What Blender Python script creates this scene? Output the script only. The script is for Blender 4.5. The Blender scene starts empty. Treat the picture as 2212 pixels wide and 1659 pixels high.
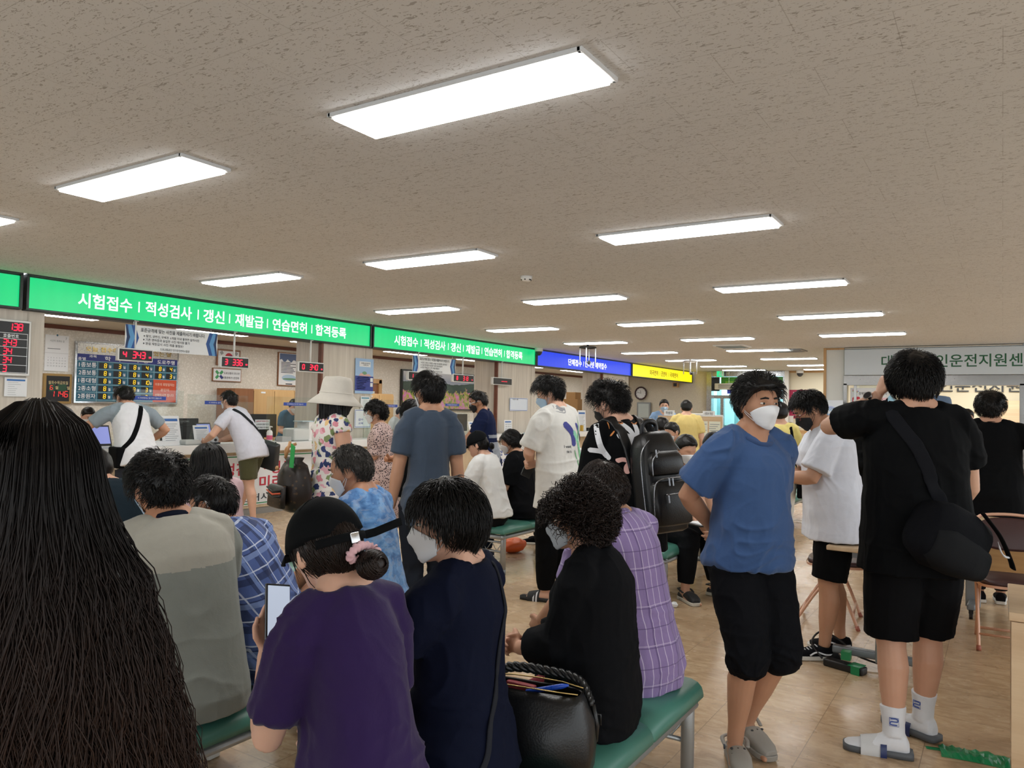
import bpy, bmesh, math, random
import numpy as np
from mathutils import Vector, Matrix, noise
from mathutils.bvhtree import BVHTree
PI = math.pi
SC = bpy.context.scene
COL = SC.collection

# ------------------------------------------------------------------ camera, world, exposure
FPX, YAW, PITCH, ROLL = 1652.16, math.radians(32.7005), math.radians(1.7495), math.radians(1.1602)
EYE = np.array([0.0, 0.0, 1.5])
def cam_axes():
    f = np.array([-math.sin(YAW)*math.cos(PITCH), math.cos(YAW)*math.cos(PITCH), math.sin(PITCH)])
    r = np.array([math.cos(YAW), math.sin(YAW), 0.0]); u = np.cross(r, f)
    return r*math.cos(ROLL)+u*math.sin(ROLL), u*math.cos(ROLL)-r*math.sin(ROLL), f
CR, CU, CF = cam_axes()
cam_data = bpy.data.cameras.new('camera'); cam = bpy.data.objects.new('camera', cam_data); COL.objects.link(cam)
cam_data.sensor_width = 36.0; cam_data.lens = FPX/2212*36.0; cam_data.clip_start = 0.05; cam_data.clip_end = 200
cam.matrix_world = Matrix(((CR[0], CU[0], -CF[0], EYE[0]), (CR[1], CU[1], -CF[1], EYE[1]), (CR[2], CU[2], -CF[2], EYE[2]), (0, 0, 0, 1)))
SC.camera = cam
W_ = bpy.data.worlds.new('world'); SC.world = W_; W_.use_nodes = True
W_.node_tree.nodes['Background'].inputs[0].default_value = (0.92, 0.97, 1.0, 1)
W_.node_tree.nodes['Background'].inputs[1].default_value = 1.6
SC.view_settings.view_transform = 'Standard'
try: SC.view_settings.look = 'None'
except Exception: pass
SC.view_settings.gamma = 1.0; SC.view_settings.use_curve_mapping = False
SC.view_settings.exposure = 0.40
SC.cycles.max_bounces = 6; SC.cycles.diffuse_bounces = 3; SC.cycles.glossy_bounces = 3
SC.cycles.transmission_bounces = 4; SC.cycles.transparent_max_bounces = 8
SC.cycles.adaptive_threshold = 0.03
SC.cycles.caustics_reflective = False; SC.cycles.caustics_refractive = False
SC.cycles.sample_clamp_indirect = 4.0
PANEL_STRENGTH = 14.0
SIGN_STRENGTH = .74

# ------------------------------------------------------------------ measuring the photograph
def ray(px, py): return CF + CR*((px-1106)/FPX) - CU*((py-829.5)/FPX)
def onz(px, py, z): v = ray(px, py); return EYE + v*((z-EYE[2])/v[2])
def onx(px, py, x): v = ray(px, py); return EYE + v*(x/v[0])
def ony(px, py, y): v = ray(px, py); return EYE + v*(y/v[1])
def atd(px, py, d): return EYE + ray(px, py)*d
# ------------------------------------------------------------------ materials
MATS = {}
def lin(c):
    if isinstance(c, str):
        c = c.lstrip('#'); c = [int(c[i:i+2], 16)/255 for i in (0, 2, 4)]
        return tuple(x/12.92 if x <= .04045 else ((x+.055)/1.055)**2.4 for x in c)
    return tuple(c)
class NT:
    def __init__(s, name):
        m = bpy.data.materials.new(name); m.use_nodes = True; s.m = m; s.t = m.node_tree
        s.b = s.t.nodes['Principled BSDF']; s.L = s.t.links.new
        s.o = [n for n in s.t.nodes if n.type == 'OUTPUT_MATERIAL'][0]
    def n(s, ty, **kw):
        k = s.t.nodes.new(ty)
        for a, v in kw.items():
            if a.startswith('i_'): k.inputs[int(a[2:]) if a[2:].isdigit() else a[2:].replace('_', ' ')].default_value = v
            else: setattr(k, a, v)
        return k
    def coord(s, scale=(1, 1, 1), kind='Object', rot=(0, 0, 0), loc=(0, 0, 0)):
        c = s.n('ShaderNodeTexCoord'); mp = s.n('ShaderNodeMapping')
        mp.inputs['Scale'].default_value = scale; mp.inputs['Rotation'].default_value = rot; mp.inputs['Location'].default_value = loc
        s.L(c.outputs[kind], mp.inputs[0]); return mp.outputs[0]
    def noise(s, vec, sc, det=3, rough=.6, dist=0):
        k = s.n('ShaderNodeTexNoise'); k.inputs['Scale'].default_value = sc; k.inputs['Detail'].default_value = det
        k.inputs['Roughness'].default_value = rough; k.inputs['Distortion'].default_value = dist; s.L(vec, k.inputs['Vector']); return k.outputs['Fac']
    def ramp(s, fac, stops, interp='LINEAR'):
        k = s.n('ShaderNodeValToRGB'); k.color_ramp.interpolation = interp; e = k.color_ramp.elements
        while len(e) < len(stops): e.new(.5)
        for i, (p, c) in enumerate(stops):
            e[i].position = p; c = lin(c) if isinstance(c, str) else c
            e[i].color = (c[0], c[1], c[2], 1) if hasattr(c, '__len__') else (c, c, c, 1)
        s.L(fac, k.inputs[0]); return k.outputs[0]
    def math(s, op, a, b=None, c=None):
        k = s.n('ShaderNodeMath', operation=op)
        for i, v in enumerate((a, b, c)):
            if v is None: continue
            if isinstance(v, (int, float)): k.inputs[i].default_value = v
            else: s.L(v, k.inputs[i])
        return k.outputs[0]
    def mix(s, fac, a, b, mode='MIX'):
        k = s.n('ShaderNodeMix', data_type='RGBA', blend_type=mode)
        for i, v in ((0, fac), (6, a), (7, b)):
            if isinstance(v, (int, float)): k.inputs[i].default_value = v
            elif isinstance(v, (str, tuple, list)):
                v = lin(v); k.inputs[i].default_value = (v[0], v[1], v[2], 1)
            else: s.L(v, k.inputs[i])
        return k.outputs[2]
    def sep(s, vec):
        k = s.n('ShaderNodeSeparateXYZ'); s.L(vec, k.inputs[0]); return k.outputs
    def bump(s, h, strength=.3, dist=.005, normal=None):
        k = s.n('ShaderNodeBump'); k.inputs['Strength'].default_value = strength; k.inputs['Distance'].default_value = dist
        s.L(h, k.inputs['Height']); s.L(k.outputs[0], s.b.inputs['Normal']); return k
    def base(s, c):
        if isinstance(c, (str, tuple)): c = lin(c); s.b.inputs['Base Color'].default_value = (c[0], c[1], c[2], 1)
        else: s.L(c, s.b.inputs['Base Color'])
    def set(s, **kw):
        for k, v in kw.items(): s.b.inputs[k.replace('_', ' ')].default_value = v
        return s
def plain(color, rough=.5, metal=0., spec=.5, name=None, bump=0, bscale=60, **kw):
    key = ('plain', str(color), rough, metal, spec, bump, bscale, str(kw))
    if key in MATS: return MATS[key]
    t = NT(name or 'surface'); t.base(lin(color)); t.set(Roughness=rough, Metallic=metal, Specular_IOR_Level=spec, **kw)
    v = t.coord()
    nz = t.noise(v, bscale, 3)
    if bump: t.bump(nz, bump, .003)
    r = t.ramp(nz, [(.3, max(0, rough-.06)), (.7, min(1, rough+.06))]); t.L(r, t.b.inputs['Roughness'])
    MATS[key] = t.m; return t.m
def emis(color, strength=1.0, name='glowing face'):
    key = ('em', str(color), strength)
    if key in MATS: return MATS[key]
    t = NT(name); c = lin(color); t.base((c[0]*.3, c[1]*.3, c[2]*.3)); t.set(Roughness=.6)
    t.b.inputs['Emission Color'].default_value = (c[0], c[1], c[2], 1); t.b.inputs['Emission Strength'].default_value = strength
    MATS[key] = t.m; return t.m
def glass(name='clear acrylic', tint=(.95, .98, .97), alpha=.09, rough=.04):
    key = ('gl', name, alpha)
    if key in MATS: return MATS[key]
    t = NT(name); nt = t.t
    tr = t.n('ShaderNodeBsdfTransparent'); tr.inputs[0].default_value = (*tint, 1)
    gl = t.n('ShaderNodeBsdfGlossy'); gl.inputs['Roughness'].default_value = rough
    fr = t.n('ShaderNodeFresnel'); fr.inputs[0].default_value = 1.45
    mx = t.n('ShaderNodeMixShader'); ge = t.n('ShaderNodeNewGeometry'); f2 = t.math('MULTIPLY', t.math('ADD', fr.outputs[0], alpha*.4), t.math('SUBTRACT', 1.0, ge.outputs['Backfacing']))
    t.L(f2, mx.inputs[0]); t.L(tr.outputs[0], mx.inputs[1]); t.L(gl.outputs[0], mx.inputs[2]); t.L(mx.outputs[0], t.o.inputs[0])
    MATS[key] = t.m; return t.m

# ------------------------------------------------------------------ objects
def tag(o, label=None, cat=None, group=None, kind=None):
    if label: o['label'] = label
    if cat: o['category'] = cat
    if group: o['group'] = group
    if kind: o['kind'] = kind
    return o
def empty(name, loc=(0, 0, 0), rz=0, label=None, cat=None, group=None):
    o = bpy.data.objects.new(name, None); o.empty_display_size = .1; COL.objects.link(o)
    o.location = loc; o.rotation_euler = (0, 0, rz); return tag(o, label, cat, group)
class MB:
    """collects verts and faces of one mesh"""
    def __init__(s): s.v = []; s.f = []; s.mi = []; s.n = 0; s.cur = 0
    def add(s, v, f, mi=None):
        v = np.asarray(v, float).reshape(-1, 3); b = s.n; s.v.append(v); s.n += len(v)
        s.f += [tuple(i+b for i in q) for q in f]; s.mi += [s.cur if mi is None else mi]*len(f); return s
    def box(s, c, size, rz=0, M=None, mi=None):
        x, y, z = np.array(size)/2
        v = np.array([(-x, -y, -z), (x, -y, -z), (x, y, -z), (-x, y, -z), (-x, -y, z), (x, -y, z), (x, y, z), (-x, y, z)])
        if rz: v = v@np.array([[math.cos(rz), math.sin(rz), 0], [-math.sin(rz), math.cos(rz), 0], [0, 0, 1]])
        if M is not None: v = v@np.array(M).T
        return s.add(v+np.array(c), [(0, 3, 2, 1), (4, 5, 6, 7), (0, 1, 5, 4), (1, 2, 6, 5), (2, 3, 7, 6), (3, 0, 4, 7)], mi)
    def bb(s, lo, hi, mi=None):
        lo = np.minimum(lo, hi*1.0 if not isinstance(hi, tuple) else hi); hi2 = np.maximum(lo, hi)
        return s.box((np.array(lo)+hi2)/2, hi2-np.array(lo), mi=mi)
    def loft(s, st, n=14, cap=True, mi=None, power=2.0):
        """st: list of (center, u, v, ru, rv)"""
        a = np.linspace(0, 2*PI, n, endpoint=False); ca, sa = np.cos(a), np.sin(a)
        if power != 2.0:
            ca = np.sign(ca)*np.abs(ca)**(2/power); sa = np.sign(sa)*np.abs(sa)**(2/power)
        V = []; F = []
        for (c, u, v, ru, rv) in st: V.append(np.array(c)+np.outer(ca*ru, u)+np.outer(sa*rv, v))
        m = len(st)
        for i in range(m-1):
            for j in range(n):
                k = (j+1) % n; F.append((i*n+j, i*n+k, (i+1)*n+k, (i+1)*n+j))
        V = np.concatenate(V)
        if cap:
            V = np.concatenate([V, [st[0][0]], [st[-1][0]]]); b = m*n
            for j in range(n):
                k = (j+1) % n; F.append((b, k, j)); F.append((b+1, (m-1)*n+j, (m-1)*n+k))
        return s.add(V, F, mi)
    def tube(s, pts, r, n=10, cap=True, mi=None, up=None, flat=1.0, round_end=False):
        pts = [np.array(q, float) for q in pts]; m = len(pts); rs = r if hasattr(r, '__len__') else [r]*m
        T = []
        for i in range(m):
            t = pts[min(i+1, m-1)]-pts[max(i-1, 0)]; T.append(t/(np.linalg.norm(t)+1e-9))
        u = np.array(up, float) if up is not None else (np.array([0, 0, 1.]) if abs(T[0][2]) < .9 else np.array([1., 0, 0]))
        st = []
        for i in range(m):
            u = u-T[i]*(u@T[i]); u = u/(np.linalg.norm(u)+1e-9); w = np.cross(T[i], u)
            st.append((pts[i], u, w, rs[i]*flat, rs[i]))
        if round_end:
            c0 = st[0]; c1 = st[-1]
            pre = [(c0[0]-T[0]*rs[0]*math.sin(q), c0[1], c0[2], c0[3]*math.cos(q), c0[4]*math.cos(q)) for q in (1.35, .9, .45)]
            post = [(c1[0]+T[-1]*rs[-1]*math.sin(q), c1[1], c1[2], c1[3]*math.cos(q), c1[4]*math.cos(q)) for q in (.45, .9, 1.35)]
            st = pre+st+post
        return s.loft(st, n, cap, mi)
    def cyl(s, a, b, r, n=16, r2=None, mi=None): return s.tube([a, b], [r, r if r2 is None else r2], n, mi=mi)
    def ell(s, c, r, n=16, m=10, M=None, mi=None):
        V = [(0, 0, -1)]; F = []
        for i in range(1, m):
            t = -PI/2+PI*i/m
            for j in range(n): V.append((math.cos(t)*math.cos(2*PI*j/n), math.cos(t)*math.sin(2*PI*j/n), math.sin(t)))
        V.append((0, 0, 1)); V = np.array(V)*np.array(r)
        if M is not None: V = V@np.array(M).T
        for j in range(n):
            k = (j+1) % n; F.append((0, 1+k, 1+j)); b = 1+(m-2)*n; F.append((b+j, b+k, len(V)-1))
            for i in range(m-2): F.append((1+i*n+j, 1+i*n+k, 1+(i+1)*n+k, 1+(i+1)*n+j))
        return s.add(V+np.array(c), F, mi)
    def prism(s, poly, axis_o, ax, ay, depth, mi=None):
        """polygon (2D) extruded; front at axis_o, thickness along -n"""
        ax = np.array(ax, float); ay = np.array(ay, float); n = np.cross(ax, ay); P = np.array([np.array(axis_o)+ax*a+ay*b for a, b in poly])
        k = len(P); F = [tuple(range(k)), tuple(range(2*k-1, k-1, -1))]
        for i in range(k): j = (i+1) % k; F.append((i, i+k, j+k, j))
        return s.add(np.concatenate([P, P-n*depth]), F, mi)
    def mesh(s, name):
        me = bpy.data.meshes.new(name)
        V = np.concatenate(s.v) if s.v else np.zeros((0, 3))
        me.from_pydata(V.tolist(), [], s.f)
        if any(s.mi): me.polygons.foreach_set('material_index', np.array(s.mi, dtype=np.int32))
        me.update(); return me
    def build(s, name, mats, parent=None, smooth=False, bevel=0, seg=2, sub=0, loc=None, rz=0):
        me = s.mesh(name); o = bpy.data.objects.new(name, me); COL.objects.link(o)
        for m in (mats if isinstance(mats, (list, tuple)) else [mats]): me.materials.append(m)
        if smooth: me.polygons.foreach_set('use_smooth', [True]*len(me.polygons))
        if bevel:
            b = o.modifiers.new('b', 'BEVEL'); b.width = bevel; b.segments = seg; b.limit_method = 'ANGLE'; b.angle_limit = math.radians(40)
            me.polygons.foreach_set('use_smooth', [True]*len(me.polygons))
            w = o.modifiers.new('w', 'WEIGHTED_NORMAL'); w.keep_sharp = False
        if sub:
            q = o.modifiers.new('s', 'SUBSURF'); q.levels = sub; q.render_levels = sub
        if parent: o.parent = parent
        if loc is not None: o.location = loc
        if rz: o.rotation_euler = (0, 0, rz)
        return o
def struct(name, mb, mats, **kw):
    o = mb.build(name, mats, **kw); o['kind'] = 'structure'; return o
def arc(c, r, a0, a1, n, ax=(1, 0, 0), ay=(0, 0, 1)):
    return [np.array(c)+np.array(ax)*r*math.cos(a0+(a1-a0)*i/n)+np.array(ay)*r*math.sin(a0+(a1-a0)*i/n) for i in range(n+1)]
def smooth_path(pts, n=6):
    P = [np.array(p, float) for p in pts]; out = []
    for i in range(len(P)-1):
        p0 = P[max(i-1, 0)]; p1 = P[i]; p2 = P[i+1]; p3 = P[min(i+2, len(P)-1)]
        for k in range(n):
            t = k/n; out.append(.5*((2*p1)+(-p0+p2)*t+(2*p0-5*p1+4*p2-p3)*t*t+(-p0+3*p1-3*p2+p3)*t**3))
    out.append(P[-1]); return out
TMP = bpy.data.scenes.new('workbench')   # throw-away scene for evaluating modifiers and text
def text_geo(body, size=1.0, bold=0.0, spacing=1.0):
    c = bpy.data.curves.new('lettering', 'FONT'); c.body = body; c.size = size; c.align_x = 'CENTER'; c.align_y = 'CENTER'
    c.offset = bold; c.space_character = spacing; c.resolution_u = 3; c.fill_mode = 'FRONT'
    o = bpy.data.objects.new('lettering', c); TMP.collection.objects.link(o); TMP.view_layers[0].update(); dg = TMP.view_layers[0].depsgraph
    me = bpy.data.meshes.new_from_object(o.evaluated_get(dg))
    V = np.array([v.co[:] for v in me.vertices]) if len(me.vertices) else np.zeros((0, 3)); F = [tuple(p.vertices) for p in me.polygons]
    bpy.data.objects.remove(o); bpy.data.curves.remove(c); bpy.data.meshes.remove(me); return V, F
def add_text(mb, body, o, ax, ay, height, width=None, bold=0.0, mi=None, lift=.002, spacing=1.0):
    """text centred at o on the plane ax, ay; scaled to the given glyph height and total width"""
    V, F = text_geo(body, 1.0, bold, spacing)
    if not len(V): return mb
    lo, hi = V.min(0), V.max(0); V = V-(lo+hi)/2; sy = height/max(hi[1]-lo[1], 1e-6); sx = sy if width is None else width/max(hi[0]-lo[0], 1e-6)
    ax = np.array(ax, float); ay = np.array(ay, float); n = np.cross(ax, ay)
    return mb.add(np.array(o)+np.outer(V[:, 0]*sx, ax)+np.outer(V[:, 1]*sy, ay)+n*lift, F, mi)
def add_quad(mb, o, ax, ay, w, h, mi=None, lift=.001):
    ax = np.array(ax, float); ay = np.array(ay, float); n = np.cross(ax, ay); o = np.array(o, float)+n*lift
    return mb.add([o-ax*w/2-ay*h/2, o+ax*w/2-ay*h/2, o+ax*w/2+ay*h/2, o-ax*w/2+ay*h/2], [(0, 1, 2, 3)], mi)
SEGS = {'0': 'abcdef', '1': 'bc', '2': 'abged', '3': 'abgcd', '4': 'fgbc', '5': 'afgcd', '6': 'afgedc', '7': 'abc', '8': 'abcdefg', '9': 'abcdfg', '-': 'g'}
def add_seg(mb, s, o, ax, ay, h, w=None, gap=.35, mi=None, lift=.002, th=.13):
    w = w or h*.55; n = len(s); ax = np.array(ax, float); ay = np.array(ay, float); t = h*th
    for i, ch in enumerate(s):
        c = np.array(o, float)+ax*((i-(n-1)/2)*w*(1+gap))
        P = {'a': (0, h/2, w, t), 'g': (0, 0, w, t), 'd': (0, -h/2, w, t), 'f': (-w/2, h/4, t, h/2), 'b': (w/2, h/4, t, h/2), 'e': (-w/2, -h/4, t, h/2), 'c': (w/2, -h/4, t, h/2)}
        for k in SEGS.get(ch, ''):
            x, y, ww, hh = P[k]; add_quad(mb, c+ax*(x+y*.08)+ay*y, ax, ay, ww*.86 if ww > hh else ww, hh*.86 if hh > ww else hh, mi, lift)
    return mb
def copy_tree(o, parent=None):
    c = o.copy(); COL.objects.link(c)
    if parent: c.parent = parent
    for ch in list(o.children): copy_tree(ch, c)
    return c
# value noise on numpy points
_rng = np.random.RandomState(7); _PERM = _rng.rand(64, 64, 64)
def vnoise(P):
    i = np.floor(P).astype(int); f = P-i; f = f*f*(3-2*f); r = 0
    for dx in (0, 1):
        for dy in (0, 1):
            for dz in (0, 1):
                w = (f[:, 0] if dx else 1-f[:, 0])*(f[:, 1] if dy else 1-f[:, 1])*(f[:, 2] if dz else 1-f[:, 2])
                r = r+w*_PERM[(i[:, 0]+dx) % 64, (i[:, 1]+dy) % 64, (i[:, 2]+dz) % 64]
    return r*2-1
def remesh(mb, voxel, name, smooth=4, sfac=.5):
    """union of overlapping closed volumes into one continuous skin"""
    me = mb.mesh(name); o = bpy.data.objects.new('tmp', me); TMP.collection.objects.link(o)
    r = o.modifiers.new('r', 'REMESH'); r.mode = 'VOXEL'; r.voxel_size = voxel; r.use_smooth_shade = True
    if smooth:
        s = o.modifiers.new('s', 'SMOOTH'); s.factor = sfac; s.iterations = smooth
    TMP.view_layers[0].update(); dg = TMP.view_layers[0].depsgraph
    out = bpy.data.meshes.new_from_object(o.evaluated_get(dg)); out.name = name
    bpy.data.objects.remove(o); bpy.data.meshes.remove(me)
    out.polygons.foreach_set('use_smooth', [True]*len(out.polygons)); return out
def getv(me):
    a = np.empty(len(me.vertices)*3); me.vertices.foreach_get('co', a); return a.reshape(-1, 3)
def setv(me, a): me.vertices.foreach_set('co', a.ravel()); me.update()
def getn(me):
    a = np.empty(len(me.vertices)*3); me.vertices.foreach_get('normal', a); return a.reshape(-1, 3)
def link(me, name, mats, parent=None):
    o = bpy.data.objects.new(name, me); COL.objects.link(o); mi = np.zeros(len(me.polygons), dtype=np.int32); me.polygons.foreach_get('material_index', mi); me.materials.clear()
    for m in (mats if isinstance(mats, (list, tuple)) else [mats]): me.materials.append(m)
    me.polygons.foreach_set('material_index', mi)
    if parent: o.parent = parent
    return o
# ------------------------------------------------------------------ people's materials
def skin_mat(c, name='skin'):
    t = NT(name); v = t.coord(); n = t.noise(v, 30, 4); n2 = t.noise(v, 9, 2)
    c = np.array(lin(c)); t.base(t.mix(n2, tuple(c*.88*np.array([1, .95, .93])), tuple(np.minimum(c*1.1, 1)))); t.set(Roughness=.5, Specular_IOR_Level=.4)
    t.b.inputs['Subsurface Weight'].default_value = .12; t.b.inputs['Subsurface Radius'].default_value = (.012, .005, .003)
    t.bump(n, .08, .002); return t.m
SKIN = [skin_mat('#c79a80'), skin_mat('#b8876a'), skin_mat('#d6ab94'), skin_mat('#b98c70'), skin_mat('#b18468')]
def hair_mat(c, c2, name='hair', rough=.38):
    t = NT(name); v = t.coord((120, 120, 10)); n = t.noise(v, 1, 3); t.base(t.mix(n, c, c2)); t.set(Roughness=rough, Specular_IOR_Level=.28)
    t.bump(n, .5, .003); return t.m
M_HAIR = hair_mat('#0a0909', '#191615'); M_HAIR_BROWN = hair_mat('#120c0a', '#2c1f19'); M_HAIR_GREY = hair_mat('#191716', '#4a4642')
M_EYE = plain('#d8d4cc', .3, name='eye white'); M_IRIS = plain('#15100c', .2, name='iris'); M_LIP = plain('#a5645a', .45, name='lips')
def cloth_mat(c, weave=900, rough=.85, sheen=.15, name='cloth', mottle=.10, wr=.25):
    key = ('cl', str(c), weave, rough, sheen, wr)
    if key in MATS: return MATS[key]
    t = NT(name); v = t.coord(); n = t.noise(v, 14, 4, .6, .4); cc = np.array(lin(c))
    t.base(t.mix(n, tuple(cc*(1-mottle)), tuple(np.minimum(cc*(1+mottle), 1)))); dk = max(cc) < .06; t.set(Roughness=rough, Specular_IOR_Level=.10 if dk else .22, Sheen_Weight=0 if dk else sheen)
    w = t.noise(v, weave, 1); k = t.math('ADD', t.math('MULTIPLY', n, 1.0), t.math('MULTIPLY', w, .12)); t.bump(k, wr, .01); MATS[key] = t.m; return t.m
def plaid_mat(base, bars, name='plaid', rough=.85, axes=(0, 2), skew=(0, 0, 0)):
    """bars: (axis index, period, width fraction, phase, colour, strength)"""
    t = NT(name); v = t.coord(rot=skew); s = t.sep(v); n = t.noise(t.coord(), 20, 3); col = t.mix(n, tuple(np.array(lin(base))*.9), tuple(np.minimum(np.array(lin(base))*1.08, 1)))
    for a, per, wd, phs, c, st in bars:
        x = t.math('FRACT', t.math('ADD', t.math('MULTIPLY', s[a], 1/per), phs)); f = t.math('LESS_THAN', x, wd); col = t.mix(t.math('MULTIPLY', f, st), col, c)
    t.base(col); t.set(Roughness=rough, Specular_IOR_Level=.25, Sheen_Weight=.15); w = t.noise(t.coord(), 14, 4, .6, .4); t.bump(w, .25, .01); return t.m
def leather_mat(c, rough=.38, name='leather', scale=160):
    t = NT(name); v = t.coord(); k = t.n('ShaderNodeTexVoronoi'); k.inputs['Scale'].default_value = scale; t.L(v, k.inputs['Vector']); n = t.noise(v, 12, 3)
    c = np.array(lin(c)); t.base(t.mix(n, tuple(c*.8), tuple(c*1.25))); t.set(Roughness=rough, Specular_IOR_Level=.5); t.bump(k.outputs[0], .18, .002); return t.m
# ------------------------------------------------------------------ people
def near_seg(C, a, b):
    ab = b-a; t = np.clip((C-a)@ab/(ab@ab), 0, 1); return np.linalg.norm(C-a-t[:, None]*ab, axis=1)
def U(v): v = np.array(v, float); return v/(np.linalg.norm(v)+1e-9)
def sstep(a, b, x): t = np.clip((x-a)/(b-a), 0, 1); return t*t*(3-2*t)
def G(x, s): return np.exp(-(x/s)**2)
def F_head(d, feat=True):
    """point of the head's surface in the direction d (x right, y front, z up), metres"""
    d = d/np.linalg.norm(d, axis=1)[:, None]
    p = d*np.array([.076, .094, .108]); x, y, z = p[:, 0].copy(), p[:, 1].copy(), p[:, 2].copy()
    fr = sstep(-.02, .05, y)
    z = np.where(z < 0, z*(.80+.32*fr), z)
    x = x*(1-.36*sstep(-.01, -.12, z)); x = x*(1+.05*G(z-.04, .04)*(y < .02))
    y = np.where(y > 0, y+.030*sstep(-.045, -.10, z)*fr*G(x, .06), y)
    y = np.where(y > 0, np.minimum(y, .088+.06*(y-.088)), y*1.03)
    y = y-.012*sstep(.06, .11, z)*(y > 0)
    if feat:
        f = (d[:, 1] > 0)*1.0
        ax = np.abs(x)
        y = y+f*(.021*G(x, .0125)*np.where(z > -.035, G(z+.035, .024), G(z+.035, .012)) + .008*G(x, .010)*G(z+.002, .02))
        y = y+f*(-.009*G(ax-.032, .017)*G(z-.006, .012)+.004*G(ax-.03, .022)*G(z-.026, .008))
        y = y+f*(.0055*G(x, .022)*(G(z+.066, .006)+G(z+.078, .006))+.006*G(x, .02)*G(z+.104, .012)-.003*G(x, .025)*G(z+.09, .006))
        y = y+f*.004*G(ax-.045, .02)*G(z+.02, .02)
    return np.stack([x, y, z], 1)
def sphere_dirs(n, m):
    b = MB(); b.ell((0, 0, 0), (1, 1, 1), n, m); return np.concatenate(b.v), b.f
HAIRLINES = {  # |azimuth| from the front in degrees -> height of the hairline
    'short': ([0, 25, 50, 68, 80, 92, 108, 125, 150, 180], [.066, .066, .05, .02, -.012, .02, .012, -.045, -.07, -.074]),
    'bowl': ([0, 25, 50, 68, 80, 92, 108, 125, 150, 180], [.045, .045, .03, .0, -.02, -.012, -.01, -.05, -.078, -.085]),
    'long': ([0, 25, 50, 68, 80, 92, 108, 125, 150, 180], [.06, .058, .035, .0, -.03, -.045, -.055, -.07, -.085, -.09]),
    'bald': ([0, 25, 50, 68, 80, 92, 108, 125, 150, 180], [.085, .088, .07, .03, -.01, .02, .012, -.045, -.07, -.074])}
def hair_mask(p, line):
    az = np.degrees(np.arctan2(np.abs(p[:, 0]), p[:, 1])); zl = np.interp(az, *HAIRLINES[line])
    return sstep(-.006, .006, p[:, 2]-zl)
def make_hair(name, Hm, hs, st, mats, parent, seed=0):
    """cap of hair that follows the skull, with combed locks standing out of it"""
    rng = np.random.RandomState(seed+11)
    line = st.get('line', 'short'); top = st.get('top', .022); side = st.get('side', .010); nape = st.get('nape', .005)
    def thick(p):
        z = p[:, 2]; t = side+(top-side)*sstep(.0, .085, z); t = np.where((z < -.01), nape+(side-nape)*sstep(-.075, -.01, z), t)
        t = t+st.get('front', 0)*G(p[:, 1]-.08, .04)*sstep(.03, .08, z)
        t = t+st.get('back', 0)*sstep(.02, -.09, p[:, 1])*G(z-.01, .06)
        return t
    D, F = sphere_dirs(*st.get('res', (72, 52))); P = F_head(D, False); N = U_rows(P*np.array([1/.076**2, 1/.094**2, 1/.108**2]))
    m = hair_mask(P, line); tk = thick(P)
    nz = vnoise(P*np.array([90, 90, 60])+seed*3.1)*.5+vnoise(P*45+seed)*.5
    lump = st.get('lump', .25)
    Q = P*(1-.10*(1-m))[:, None]+N*(m*tk*(.86+lump*nz))[:, None]
    b = MB(); b.add(Q*hs, F)
    ns = st.get('strands', 0)
    if ns:
        d = rng.normal(size=(ns*3, 3)); d[:, 2] += .2; r = F_head(d, False); ok = hair_mask(r, line) > st.get('root', .6); r = r[ok][:ns]
        n = U_rows(r*np.array([1/.076**2, 1/.094**2, 1/.108**2])); k = len(r)
        Wh = np.array(st.get('whorl', (.012, -.05, .10))); L = st.get('len', .05)*(.7+.6*rng.rand(k)); seg = st.get('seg', 6); lift = st.get('lift', .5)
        if 'len_back' in st: L = L+(st['len_back']-st.get('len', .05))*sstep(.02, -.06, r[:, 1])
        tk = thick(r)*(.9+.35*rng.rand(k)); cur = st.get('curl', 0); ph = rng.rand(k)*6.28; fr = st.get('freq', 3)*(.8+.4*rng.rand(k)); grav = st.get('grav', 0); part = st.get('part')
        path = [r+n*(tk*.2)[:, None]]; q = path[0].copy(); rnd = rng.normal(size=(k, 3))*st.get('messy', .25)
        for i in range(1, seg+1):
            s = i/seg; t = q-Wh
            if part is not None: t = np.where((q[:, 2] > .03)[:, None], t*[.3, .3, .3]+np.array([part[0], part[1], 0])*.1+np.stack([np.sign(q[:, 0]-part[2])*.06, q[:, 0]*0, q[:, 0]*0], 1), t)
            nn = U_rows(q); t = U_rows(t)+rnd; t = t-nn*np.sum(t*nn, 1)[:, None]*(1-lift*.3); t = U_rows(t); t = U_rows(t+np.array([0, 0, -grav]))
            q = q+t*(L/seg)[:, None]; rr = np.linalg.norm(q, axis=1); dd = q/rr[:, None]; R0 = np.linalg.norm(F_head(dd, False), axis=1); low = q[:, 2] < st.get('free', -.2)
            tgt = R0+tk*(min(1, .25+s*1.1))+lift*.012*s
            newr = np.where(low, np.maximum(rr, R0+.004), tgt); q = dd*newr[:, None]; o = q
            if cur: a = ph+fr*6.28*s; e1 = U_rows(np.cross(t, nn)); o = q+(e1*np.cos(a)[:, None]+nn*np.sin(a)[:, None])*cur*min(1, s*2)
            path.append(o)
        b2 = strands(np.stack(path, 1)*hs, st.get('wid', .0016)*hs, rng); b.add(*b2)
    o = b.build(name, mats, parent, smooth=True); V = getv(o.data); setv(o.data, V@Hm[:3, :3].T+Hm[:3, 3]); return o
def U_rows(a): return a/(np.linalg.norm(a, axis=1)[:, None]+1e-9)
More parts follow.
